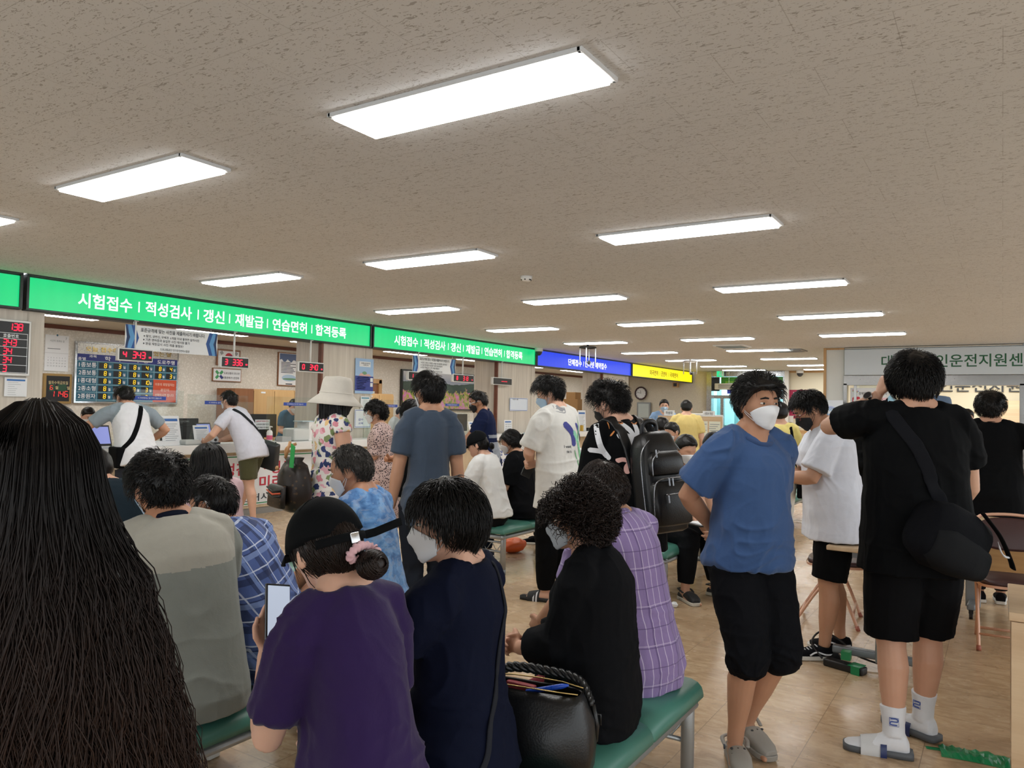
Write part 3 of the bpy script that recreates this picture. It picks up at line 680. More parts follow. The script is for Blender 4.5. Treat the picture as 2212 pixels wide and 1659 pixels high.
# ------------------------------------------------------------------ the room
CEIL = 2.806
XA, YA, ZA = np.array([1., 0, 0]), np.array([0, 1., 0]), np.array([0, 0, 1.])
def floor_mat():
    t = NT('waxed vinyl tile'); v = t.coord(); s = t.sep(v); T = .45
    fx = t.math('ADD', t.math('MULTIPLY', s[0], 1/T), .30/T); fy = t.math('ADD', t.math('MULTIPLY', s[1], 1/T), -3.99/T)
    def edge(f): x = t.math('FRACT', f); return t.math('MINIMUM', x, t.math('SUBTRACT', 1.0, x))
    e = t.math('MINIMUM', edge(fx), edge(fy)); joint = t.math('LESS_THAN', e, .0045)
    cell = t.n('ShaderNodeCombineXYZ'); t.L(t.math('FLOOR', fx), cell.inputs[0]); t.L(t.math('FLOOR', fy), cell.inputs[1])
    w = t.n('ShaderNodeTexWhiteNoise'); t.L(cell.outputs[0], w.inputs['Vector'])
    off = t.n('ShaderNodeVectorMath', operation='SCALE'); t.L(w.outputs['Color'], off.inputs[0]); off.inputs['Scale'].default_value = 30
    p = t.n('ShaderNodeVectorMath', operation='ADD'); t.L(v, p.inputs[0]); t.L(off.outputs[0], p.inputs[1])
    st = t.n('ShaderNodeVectorMath', operation='MULTIPLY'); t.L(p.outputs[0], st.inputs[0]); st.inputs[1].default_value = (1.0, 2.2, 1)
    n = t.noise(st.outputs[0], 7, 7, .68, 1.2); n2 = t.noise(v, 1.1, 3)
    c = t.ramp(n, [(.28, '#96795a'), (.46, '#b89a78'), (.58, '#c8ad8b'), (.75, '#d9c4a6')])
    c = t.mix(t.math('MULTIPLY', w.outputs['Value'], .22), c, '#a88a68'); c = t.mix(t.math('MULTIPLY', n2, .3), c, '#cbb293')
    c = t.mix(t.math('MULTIPLY', joint, .6), c, '#6d5843'); t.base(c)
    n3 = t.noise(v, 2.2, 4, .6); t.L(t.ramp(n3, [(.3, .16), (.7, .36)]), t.b.inputs['Roughness']); t.set(Specular_IOR_Level=.5)
    t.bump(t.math('SUBTRACT', t.math('MULTIPLY', n3, .35), t.math('MULTIPLY', joint, .15)), .10, .01); return t.m
def ceiling_mat():
    t = NT('fissured ceiling tile'); v = t.coord(); s = t.sep(v)
    fy = t.math('MULTIPLY', s[1], 1/.3); row = t.math('FLOOR', fy); odd = t.math('MULTIPLY', t.math('FRACT', t.math('MULTIPLY', row, .5)), 1.0)
    fx = t.math('ADD', t.math('MULTIPLY', s[0], 1/.6), odd)
    def edge(f, k): x = t.math('FRACT', f); return t.math('MULTIPLY', t.math('MINIMUM', x, t.math('SUBTRACT', 1.0, x)), k)
    e = t.math('MINIMUM', edge(fx, .6), edge(fy, .3)); joint = t.math('LESS_THAN', e, .0016)
    cell = t.n('ShaderNodeCombineXYZ'); t.L(t.math('FLOOR', fx), cell.inputs[0]); t.L(row, cell.inputs[1]); w = t.n('ShaderNodeTexWhiteNoise'); t.L(cell.outputs[0], w.inputs['Vector'])
    st = t.n('ShaderNodeVectorMath', operation='MULTIPLY'); t.L(v, st.inputs[0]); st.inputs[1].default_value = (26, 75, 1); nz = t.noise(st.outputs[0], 1.0, 2, .5, 1.4)
    msk = t.noise(v, 16, 2); pit = t.math('MULTIPLY', t.math('GREATER_THAN', nz, .615), t.math('GREATER_THAN', msk, .42))
    vo = t.n('ShaderNodeTexVoronoi'); vo.inputs['Scale'].default_value = 95; t.L(v, vo.inputs['Vector']); dot = t.math('MULTIPLY', t.math('LESS_THAN', vo.outputs['Distance'], .2), t.math('GREATER_THAN', t.noise(v, 55, 1), .52))
    hole = t.math('MAXIMUM', pit, dot)
    c = t.mix(t.math('MULTIPLY', w.outputs['Value'], .25), '#dcdee0', '#d4d6d8'); c = t.mix(t.math('MULTIPLY', hole, .48), c, '#6e655c'); c = t.mix(t.math('MULTIPLY', joint, .28), c, '#6f675e'); t.base(c); t.set(Roughness=.95, Specular_IOR_Level=.1)
    g = t.math('SUBTRACT', t.math('MULTIPLY', t.noise(v, 180, 2), .12), hole); t.bump(g, .35, .004); return t.m
def wallpaper_mat(a='#e6e1d8', b='#d2ccc0', sc=24):
    t = NT('patterned wallpaper'); v = t.coord(); n = t.noise(v, sc, 4, .6, 1.5); k = t.n('ShaderNodeTexVoronoi'); k.inputs['Scale'].default_value = sc*.8; t.L(v, k.inputs['Vector'])
    f = t.math('ADD', t.math('MULTIPLY', n, .7), t.math('MULTIPLY', k.outputs[0], .35)); t.base(t.ramp(f, [(.40, a), (.56, b), (.7, a)])); t.set(Roughness=.8); t.bump(f, .25, .004); return t.m
def wood_mat(a, b, axis=2, sc=1.0, rough=.45, name='wood grain'):
    key = ('wd', a, b, axis, sc)
    if key in MATS: return MATS[key]
    t = NT(name); s = [38*sc]*3; s[axis] = 1.6*sc; v = t.coord(tuple(s)); n = t.noise(v, 1, 5, .62, .8); s2 = [9*sc]*3; s2[axis] = .5*sc; n2 = t.noise(t.coord(tuple(s2)), 1, 2)
    f = t.math('ADD', t.math('MULTIPLY', n, .6), t.math('MULTIPLY', n2, .4)); t.base(t.ramp(f, [(.32, a), (.68, b)])); t.set(Roughness=rough); t.bump(f, .06, .003); MATS[key] = t.m; return t.m
M_FLOOR, M_CEIL, M_PAPER = floor_mat(), ceiling_mat(), wallpaper_mat()
M_PILLAR = wood_mat('#b8afa2', '#dcd5c9', 2, .5); M_COUNTERWOOD = wood_mat('#bfa888', '#d8c4a6', 2, .7); M_OAK = wood_mat('#b48a58', '#cda673', 2, .6); M_OAKX = wood_mat('#b48a58', '#cda673', 0, .6)
M_BEECH = wood_mat('#c2a380', '#d9bf9c', 0, .5); M_CABINET = wood_mat('#bb9562', '#cfab78', 2, .8); M_BROWN = wood_mat('#5a2c1c', '#74402a', 1, 1); M_DOORWOOD = wood_mat('#7a4d30', '#96643f', 2, 1)
M_CREAM = plain('#e0d9c4', .7, name='cream paint', bump=.05); M_STEEL = plain('#a9abad', .28, .9, name='brushed steel'); M_CHROME = plain('#c8cacc', .12, 1.0, name='polished steel')
M_WHITE = plain('#e6e6e4', .4, name='white laminate'); M_PAPERW = plain('#e8ebee', .7, name='white paper'); M_BLACK = plain('#131416', .4, name='black plastic'); M_DARKGREY = plain('#33363a', .45, name='dark grey')
M_GREYM = plain('#8b9093', .4, .5, name='grey enamel'); M_ALU = plain('#b9bcbe', .35, .7, name='aluminium')
M_INK = plain('#26303c', .6, name='dark ink'); M_GREYINK = plain('#7d858c', .6, name='grey print'); M_BLUEINK = plain('#27489c', .6, name='blue ink'); M_REDINK = plain('#c03043', .6, name='red ink'); M_GREENINK = plain('#1f5c3e', .6, name='green ink')
M_NAVY = plain('#1d2b78', .5, name='navy panel'); M_TEAL = plain('#1f5f78', .5, name='teal panel'); M_ACRYL = glass()

mb = MB(); mb.box((-4, 12, -.05), (22, 34, .1)); struct('floor', mb, M_FLOOR)
mb = MB(); mb.box((-2.9, 10.3, CEIL+.05), (11.5, 28.8, .1)); struct('ceiling', mb, M_CEIL)
mb = MB(); mb.box((-10.6, 11.5, 2.66), (3.2, 27, .1)); struct('ceiling_office', mb, plain('#cfc9bd', .8, name='office ceiling'))
mb = MB(); mb.box((-12.06, 11.5, 1.4), (.12, 27, 2.9)); struct('wall_office', mb, M_PAPER)
mb = MB(); mb.box((-11.985, 11.5, 2.575), (.03, 26, .06)); struct('trim_1', mb, M_BROWN)
mb = MB(); mb.box((-11.46, 24.66, 1.4), (1.0, .12, 2.9)); mb.box((-9.6, 24.72, 1.4), (2.95, .12, 2.9)); struct('wall_end', mb, wallpaper_mat('#d6cfbf', '#c9c1b0', 30))
mb = MB(); mb.box((-8.14, 24.68, 1.4), (.08, .2, 2.9)); struct('trim_2', mb, M_DOORWOOD)
mb = MB(); mb.box((-12.0, -1.95, 1.4), (7, .1, 2.9)); struct('wall_near', mb, M_PAPER)
for i, (a, b) in enumerate(((2.95, 4.22), (8.23, 9.36), (13.03, 14.57), (17.93, 19.62))):
    mb = MB(); mb.box((-9.03, (a+b)/2, 1.33), (.56, b-a, 2.66)); mb.box((-9.03, b-.17, 1.33), (.575, .012, 2.66)); p = struct('pillar_%d' % (i+1), mb, M_PILLAR, bevel=.006)
    mb = MB(); mb.box((-8.74, a-.02, 1.33), (.07, .04, 2.66)); mb.build('edge_strip', M_BROWN, p)
# header beam above the signs, office side
mb = MB(); mb.box((-9.02, 11.8, 2.63), (.2, 27, .36)); struct('beam_header', mb, plain('#c9c3b6', .7, name='painted beam'))

# ceiling panels on a grid: one lamp, copied
M_PANEL = emis((1.0, .99, .965), PANEL_STRENGTH, 'lit diffuser')
def make_lamp():
    r = empty('ceiling_light', (0, 0, CEIL)); mb = MB()
    for x, y, sx, sy in ((-.634, 0, .022, .312), (.634, 0, .022, .312), (0, -.147, 1.28, .018), (0, .147, 1.28, .018)): mb.box((x, y, -.008), (sx, sy, .020))
    mb.box((0, 0, -.001), (1.27, .30, .006))
    mb.build('frame', plain('#cfd2d4', .35, name='white lamp frame'), r, bevel=.003); d = MB(); d.box((0, 0, -.018), (1.236, .274, .024)); d.build('diffuser', M_PANEL, r); return r
lamp0 = make_lamp(); first = True
XS = [-6.70, -4.29, -1.92]; YS = [2.56, 5.265, 8.0, 10.71, 13.42, 16.13, 18.84, 21.55, 23.6]
ROWN = ['nearest', 'second', 'third', 'fourth', 'fifth', 'sixth', 'seventh', 'eighth', 'ninth']; COLN = {-6.70: 'row beside the counter signs', -4.29: 'row over the second benches', -1.92: 'row over the front bench', .48: 'row towards the support centre', -9.1: 'row'}
for x in XS:
    for j, y in enumerate(YS):
        if x > -3 and y > 15: continue
        o = lamp0 if first else copy_tree(lamp0); first = False; o.location = (x, y, CEIL)
        tag(o, 'flat white ceiling light panel, %s one in the %s' % (ROWN[j], COLN[x]), 'light', 'lit ceiling panels over the hall')
# ------------------------------------------------------------------ lit header signs
SX = -8.665
def lightbox(y0, y1, color, strength, label, texts, tc='#f4fff8', ts=1.0, name='lit_sign'):
    r = empty(name, (SX, (y0+y1)/2, 2.43), 0, label, 'sign', 'lit signs over the service counter'); w = y1-y0; h = .35
    mb = MB(); mb.box((-.12, 0, h/2+.005), (.2, w-.01, h+.03)); mb.build('housing', M_DARKGREY, r)
    mb = MB()
    for z, y, sy, sz in ((.0, 0, w, .022), (h+.012, 0, w, .024), (h/2, -w/2+.014, .028, h), (h/2, w/2-.014, .028, h)): mb.box((-.006, y, z+.004), (.05, sy, sz))
    mb.build('frame', plain('#3c4140', .35, .6, name='grey metal frame'), r, bevel=.004)
    t = NT('lit sign face'); v = t.coord(); n = t.noise(v, 2.2, 2); x = t.math('MULTIPLY', t.math('ADD', t.math('SINE', t.math('MULTIPLY', t.sep(v)[1], 42)), 1.0), .5)
    c = np.array(lin(color)); cm = t.mix(t.math('ADD', t.math('MULTIPLY', x, .10), t.math('MULTIPLY', n, .15)), tuple(c), tuple(c*.72)); t.base((.02, .02, .02)); t.L(cm, t.b.inputs['Emission Color']); t.b.inputs['Emission Strength'].default_value = strength; t.set(Roughness=.35)
    mb = MB(); mb.box((-.012, 0, h/2+.004), (.012, w-.05, h-.02)); f = mb.build('sign_face', t.m, r)
    for s, yc, wd, ht in texts:
        mb = MB()
        if s == '|': add_quad(mb, (-.006, yc-(y0+y1)/2, h/2), YA, ZA, .016, ht, lift=.002)
        else: add_text(mb, s, (-.006, yc-(y0+y1)/2, h/2), YA, ZA, ht, wd, bold=.018, lift=.002)
        mb.build('divider_bar' if s == '|' else 'lettering', emis(tc, ts), f)
    return r
def yy(px, py=720): return onx(px, py, SX)[1]
GREEN = (.0, .745, .235)
lightbox(-1.3, 3.945, GREEN, SIGN_STRENGTH, 'plain stretch of the lit green counter sign at the near end', [])
def words_row(y0, y1, scale=1.0):
    out = []; ws = [('시험접수', 170, 287), ('|', 302, 0), ('적성검사', 316, 416), ('|', 430, 0), ('갱신', 441, 487), ('|', 498, 0), ('재발급', 510, 571), ('|', 580, 0), ('연습면허', 591, 665), ('|', 676, 0), ('합격등록', 684, 750)]
    A, B = yy(57, 630), yy(802, 725)
    for s, a, b in ws:
        ya = yy(a, 650); yb = yy(b, 650) if b else ya
        k = lambda q: y0+(q-A)/(B-A)*(y1-y0)
        out.append((s, k((ya+yb)/2), (k(yb)-k(ya)) if b else 0, .168 if b else .125))
    return out
lightbox(3.98, 9.22, GREEN, SIGN_STRENGTH, 'long lit green sign listing exam, renewal and reissue services, at the schedule board', words_row(3.98, 9.22), '#ffffff', 1.15)
lightbox(9.25, 14.45, GREEN, SIGN_STRENGTH, 'lit green sign listing exam and renewal services, between the two wooden pillars', words_row(9.25, 14.45), '#ffffff', 1.15)
lightbox(14.48, 19.61, (.0, .045, .80), SIGN_STRENGTH*1.1, 'lit blue sign for group and internet booking', [('단체접수', (yy(1228, 783)+yy(1257, 787))/2, yy(1257, 787)-yy(1228, 783), .16), ('|', yy(1261, 787), 0, .12), ('인터넷 예약접수', (yy(1264, 787)+yy(1311, 792))/2, yy(1311, 792)-yy(1264, 787), .16)], '#ffffff', 1.1)
lightbox(19.64, 24.56, (1.0, .78, .0), SIGN_STRENGTH*1.3, 'lit yellow sign for foreign and military licences at the far end', [('외국면허', (yy(1405, 803)+yy(1421, 806))/2, yy(1422, 806)-yy(1404, 803), .15), ('|', yy(1426, 806), 0, .12), ('군면허', (yy(1429, 806)+yy(1440, 808))/2, yy(1441, 808)-yy(1429, 806), .15), ('|', yy(1445, 808), 0, .12), ('국제면허', (yy(1448, 808)+yy(1464, 811))/2, yy(1465, 811)-yy(1448, 808), .15)], '#7a6a18', .25)

# ------------------------------------------------------------------ ticket number displays
M_LED = emis((1.0, .015, .05), 1.6, 'red led'); M_AMBER = emis((1.0, .62, .02), .9, 'amber led')
def led_box(px0, px1, py0, py1, num, win, label, X=-8.63):
    a = onx(px0, py0, X); b = onx(px1, py1, X); y0, y1 = a[1], b[1]; w = y1-y0; zc = (a[2]+b[2])/2; h = .155
    r = empty('number_display', (X, (y0+y1)/2, zc), 0, label, 'display', 'hanging queue number displays')
    mb = MB(); mb.box((-.03, 0, 0), (.06, w, h)); mb.build('case', M_WHITE, r, bevel=.012, seg=3)
    mb = MB(); mb.box((.001, 0, 0), (.004, w-.03, h-.03)); s = mb.build('screen', M_BLACK, r)
    mb = MB()
    if num: add_seg(mb, num, (.003, w*.08, .0), YA, ZA, h*.48, h*.26, .4, th=.17)
    if win: add_seg(mb, win, (.003, -w*.32, .0), YA, ZA, h*.42, h*.24, .4, th=.22)
    if num and num != '----': add_quad(mb, (.003, w*.4, -.02), YA, ZA, .03, .02)
    mb.build('digits', M_LED, s)
    mb = MB(); mb.cyl((-.03, .0, h/2-.005), (-.03, .0, 2.436-zc), .014, 12); mb.box((-.03, 0, 2.432-zc), (.05, .05, .008)); mb.build('hanger', M_WHITE, r, smooth=True); return r
led_box(255, 331, 766, 768, '343', '4', 'hanging red number display showing 343')
led_box(477, 538, 782, 784, '336', '3', 'hanging red number display showing 336')
led_box(645, 700, 792, 795, '340', '0', 'hanging red number display half hidden by the white bucket hat')
led_box(882, 928, 811, 814, '325', '1', 'hanging red number display half hidden by the tall man\'s head')
led_box(979, 1024, 816, 819, '313', '8', 'hanging red number display showing 313')
led_box(1065, 1106, 823, 825, '----', '', 'hanging red number display showing only dashes')

# ------------------------------------------------------------------ hanging photo notice banners
def photo_banner(y0, y1, z0, z1, label):
    X = -8.655; r = empty('hanging_banner', (X, (y0+y1)/2, z0), 0, label, 'banner', 'photo notice banners under the green signs'); w = y1-y0; h = z1-z0; zc = h/2
    mb = MB(); mb.box((0, 0, zc), (.006, w, h), mi=0)
    for sg in (-1, 1):
        e = sg*w/2
        for k, (a, b, mi) in enumerate(((0, .17, 1), (.03, .12, 2), (.0, .06, 3))):
            mb.prism([(e-sg*a, -h/2), (e-sg*(b-.05), -h/2), (e-sg*b, 0), (e-sg*(b-.05), h/2), (e-sg*a, h/2), (e-sg*(a+.02), 0)][::sg], (.0035+k*.0006, 0, zc), YA, ZA, .0004, mi)
    mb.build('sheet', [M_PAPERW, plain('#1f4f94', .5), plain('#5d9bd0', .5), plain('#16345f', .5)], r)
    mb = MB()
    add_text(mb, '표준규격에 맞는 사진을 제출하시기 바랍니다.', (.0055, 0, zc+h*.33), YA, ZA, .05, w*.70, .012)
    for i, s in enumerate(('※ 탈모, 상반신, 무배경, 6개월 이내 촬영한 칼라사진', '※ 기존 면허증과 동일한 사진 재사용 불가', '※ 분실 재발급시 사진 제출 불필요!')): add_text(mb, s, (.0055, (-.02, -.075, -.11)[i]*w, zc+h*(.10-.15*i)), YA, ZA, .034, w*(.60, .50, .43)[i], .006)
    add_text(mb, '도로교통공단 대구운전면허시험장', (.0055, .02, zc-h*.40), YA, ZA, .03, w*.32, .005); mb.build('lettering', M_INK, r)
    mb = MB()
    for y in (-w*.42, w*.42): mb.cyl((0, y, h-.01), (0, y, 2.434-z0), .004, 8)
    mb.build('hanger', M_ALU, r); return r
photo_banner(5.07, 6.32, 2.09, 2.385, 'hanging white notice banner about photo rules, beside the 343 display')
photo_banner(10.26, 11.50, 2.09, 2.375, 'hanging white notice banner about photo rules, under the second green sign')

# ------------------------------------------------------------------ big queue board on the first pillar
def queue_board():
    X = -8.73; y0, y1 = 2.98, 4.06; z0, z1 = 1.725, 2.31; w = y1-y0; h = z1-z0
    r = empty('queue_board', (X, (y0+y1)/2, z0), 0, 'black queue board with red numbers and white frame on the near pillar', 'display')
    mb = MB(); mb.box((.02, 0, h/2), (.05, w, h)); mb.build('frame', M_WHITE, r, bevel=.01); mb = MB(); mb.box((.044, 0, h/2), (.01, w-.05, h-.05)); s = mb.build('screen', M_BLACK, r)
    W = MB(); F = .0505; kc = .16
    for z in (h*.755, h*.655, h*.51, h*.355, h*.19, .032): add_quad(W, (F, .0, z), YA, ZA, w-.07, .005)
    add_quad(W, (F, w/2-.04, h*.40), YA, ZA, .005, h*.72)
    add_text(W, '대기인수', (F, .08, h*.86), YA, ZA, .055, .19, .02); add_text(W, '창구번호', (F, .085, h*.705), YA, ZA, .04, .16, .02); add_text(W, '호출번호', (F, .34, h*.705), YA, ZA, .04, .15, .02); W.build('lettering', M_PAPERW, s)
    L = MB(); add_seg(L, '138', (F, .38, h*.87), YA, ZA, .07, .036, .35, th=.14)
    for i, (a, b) in enumerate((('4', '343'), ('3', '34'), ('3', '34'), ('1', '3'))):
        z = h*(.585-.155*i); add_seg(L, a, (F, .14, z), YA, ZA, .062, .033, .4, th=.14); add_seg(L, b, (F, .33-.02*(3-len(b)), z), YA, ZA, .062, .033, .4, th=.14)
    L.build('digits', M_LED, s)
queue_board()
# ------------------------------------------------------------------ counter and office behind it
CX = -8.25
def counter():
    r = empty('service_counter', (CX, 12, 0), 0, 'long white topped service counter with wood front under the lit signs', 'counter')
    mb = MB(); mb.box((-.225, -.5, .905), (.45, 25.6, .115)); mb.build('worktop', M_WHITE, r, bevel=.012)
    mb = MB(); mb.box((-.20, -.5, .47), (.06, 25.5, .76)); mb.build('front_panel', M_COUNTERWOOD, r)
    mb = MB(); mb.box((-.21, -.5, .05), (.06, 25.5, .10)); mb.build('plinth', plain('#8e8d8a', .5, name='grey plinth'), r)
counter()
# red lettered banner on the counter front
def front_banner(y0, y1, label, rows, green=True, name='counter_banner', z0=.13, z1=.80, edge=0.0):
    X = -8.415; r = empty(name, (X, (y0+y1)/2, z0), 0, label, 'banner'); w = y1-y0; h = z1-z0
    mb = MB(); mb.box((0, 0, h/2), (.006, w, h), mi=0)
    if green: add_quad(mb, (.003, 0, .02), YA, ZA, w-.06, .014, 1); add_quad(mb, (.003, 0, h-.02), YA, ZA, w-.06, .014, 1)
    mb.build('sheet', [M_PAPERW, plain('#1f8a55', .5, name='green band')], r)
    for s, yc, zc, wd, ht, m, b in rows:
        mb = MB(); add_text(mb, s, (.0045, yc-(y0+y1)/2, zc-z0), YA, ZA, ht, wd, b); mb.build('lettering', m, r)
front_banner(5.75, 9.3, 'white counter banner with red lettering about aptitude checks', [('적성검사 · 갱신', 6.75, .615, 1.3, .17, M_REDINK, .02), ('하기 전 미리미리 받으세요', 7.35, .425, 2.55, .17, M_REDINK, .02), ('운전면허시험장 및 ☎ 1577-1120', 7.45, .225, 2.4, .115, M_INK, .012)])
mb = MB(); mb.box((0, 0, .33), (.008, .75, .64)); o = mb.build('counter_banner', plain('#1c8a3c', .55, name='green cloth'), loc=(-8.41, 5.25, .14)); tag(o, 'plain green banner on the counter front beside the leaning man', 'banner')
front_banner(12.0, 13.9, 'white counter banner with blue lettering near the navy polo man', [('택배신청', 12.6, .62, .8, .17, M_BLUEINK, .02), ('하는 곳입니다', 12.8, .40, 1.2, .15, M_BLUEINK, .02), ('대구운전면허시험장', 12.7, .2, .9, .09, M_GREENINK, .01)], False, z1=.79)

# things on the back wall (plane x = -12)
WX = -11.992
def wall_thing(name, label, cat, px0, py0, px1, py1, mats, X=WX, depth=.025, frame=None, fw=.02, group=None, axis='x', extra=None, pymid=False):
    """a flat framed thing hung on a wall; returns root, panel size"""
    f = onx if axis == 'x' else ony; a = f(px0, py0, X); b = f(px1, py1, X); c = (a+b)/2; h = abs(a[2]-b[2])
    ax = YA if axis == 'x' else XA; w = abs((b-a)@ax); n = np.cross(ax, ZA)
    r = empty(name, tuple(c), 0, label, cat, group); mb = MB(); sz = np.abs(ax)*w+np.array([0, 0, h])+np.abs(n)*depth; mb.box(n*depth/2, sz)
    if frame: mb.build('frame', frame, r, bevel=.004); mb = MB(); mb.box(n*(depth/2+.002), np.abs(ax)*(w-2*fw)+np.array([0, 0, h-2*fw])+np.abs(n)*depth)
    p = mb.build('panel', mats, r)
    return r, p, w, h, ax, n*(depth+(.003 if frame else .0005))
def lines(mb, o, ax, w, h, n, top, bot, mi=None, ragged=True, th=.012, seed=1):
    rng = np.random.RandomState(seed)
    for i in range(n):
        z = h*(top+(bot-top)*i/max(1, n-1)); k = rng.uniform(.45, 1) if ragged else 1; add_quad(mb, o+ax*(-w*.5*(1-k))+ZA*z, ax, ZA, w*k, th, mi)
# calendar
r, p, w, h, ax, n = wall_thing('wall_calendar', 'white paper calendar pinned beside the queue board', 'calendar', 98, 722, 146, 803, M_PAPERW, depth=.006)
mb = MB(); add_quad(mb, n, ax, ZA, w, .004, 1)
add_text(mb, '시간이 흐르는 길', n+ZA*h*.34, ax, ZA, .03, w*.6, .004); add_text(mb, '7', n+ZA*h*.42+ax*w*.38, ax, ZA, .035); lines(mb, n+ZA*h*.12, ax, w*.8, h, 1, 0, 0, th=.01)
for i in range(4):
    for j in range(7): add_text(mb, str(1+i*7+j), n-ZA*(h*(.13+.075*i))+ax*w*(-.36+.12*j), ax, ZA, .018, lift=.002)
mb.build('print', [M_GREYINK, M_ALU], r); b = MB(); b.ell(n+ZA*(h/2-.0), (.012, .012, .016)); b.build('pin', plain('#2f6f8f', .4), r, smooth=True)
# info sheet on pillar below the queue board
def sheet(name, label, px0, py0, px1, py1, X=WX, head='#2a6db5', border=None, texts=(), nlines=7, group=None, axis='x', bg=None, seed=1, cat='notice'):
    r, p, w, h, ax, n = wall_thing(name, label, cat, px0, py0, px1, py1, bg or M_PAPERW, X, .004, group=group, axis=axis)
    mb = MB()
    if border:
        for o2, a, b in ((ZA*(h/2-.015), w-.03, .008), (-ZA*(h/2-.015), w-.03, .008), (ax*(w/2-.015), .008, h-.03), (-ax*(w/2-.015), .008, h-.03)): add_quad(mb, n+o2, ax, ZA, a, b, 0)
    if head: add_quad(mb, n+ZA*h*.37, ax, ZA, w*.82, h*.09, 0)
    if nlines: lines(mb, n-ax*w*.02, ax, w*.68, h, nlines, .25, -.40, 1, th=h*.012, seed=seed)
    for s, u, v, ht, wd, mi in texts: add_text(mb, s, n+ax*w*u+ZA*h*v, ax, ZA, h*ht, w*wd if wd else None, .012, mi)
    mb.build('print', [plain(head or border or '#2a6db5', .6), M_GREYINK, M_INK, M_REDINK, M_BLUEINK], r); return r
sheet('information_sheet', 'white information sheet taped under the queue board', 10, 815, 57, 857, -8.735)
sheet('information_sheet', 'white information sheet with teal heading on the second pillar', 779, 856, 798, 884, -8.735, '#3f8fa8', seed=3)
sheet('notice_sheet', 'white notice with blue border low on the second pillar', 766, 884, 800, 924, -8.735, None, '#3a5bb0', [('□', .1, .25, .14, None, 3), ('급수', -.12, -.05, .12, .3, 4), ('교육', -.12, -.25, .12, .3, 4)], 0)
sheet('notice_sheet', 'small blue framed flow chart on the third pillar', 1101, 859, 1139, 888, -8.735, None, '#3557a8', [('안내', -.2, .38, .10, .3, 2)], 0, bg=plain('#dde6f2', .6))
mb = MB(); c = onx(1120, 874, -8.728)
for u, v, s, m in ((-.17, -.02, .07, 0), (-.0, .07, .08, 1), (-.0, -.10, .08, 1), (.13, .10, .09, 2), (.13, .02, .09, 2), (.13, -.06, .09, 2), (.13, -.14, .09, 2)): add_quad(mb, c+YA*u*1.1+ZA*v*.8, YA, ZA, s, .035, m)
o = mb.build('flow_chart_print', [plain('#3c4c66', .6), plain('#53743f', .6), plain('#3b56a6', .6)]); bpy.data.objects.remove(o)
# digital calendar clock
r, p, w, h, ax, n = wall_thing('digital_clock', 'gold framed black digital calendar clock on the office wall', 'clock', 92, 806, 150, 872, M_BLACK, depth=.05, frame=plain('#9a7c46', .4, name='gold frame'), fw=.035)
mb = MB(); add_text(mb, '월화수목금토일', n+ZA*h*.20, ax, ZA, .05, w*.7, .01, 0); add_quad(mb, n+ZA*h*.03-ax*w*.22, ax, ZA, w*.2, .11, 1); add_quad(mb, n+ZA*h*.03+ax*w*.14, ax, ZA, w*.32, .11, 1)
add_text(mb, '월', n+ZA*h*.03-ax*w*.05, ax, ZA, .05, None, .02, 0); add_text(mb, '일', n+ZA*h*.03+ax*w*.37, ax, ZA, .05, None, .02, 0); mb.build('lettering', [plain('#c9b98a', .5), plain('#234a33', .5)], r)
mb = MB(); add_seg(mb, '1146', n-ZA*h*.18+ax*w*.05, ax, ZA, .085, .045, .45, 0, .004); add_seg(mb, '6', n+ZA*h*.03-ax*w*.24, ax, ZA, .06, .035, .4, 0, .004); mb.build('digits', emis((.9, .05, .05), .7), r)
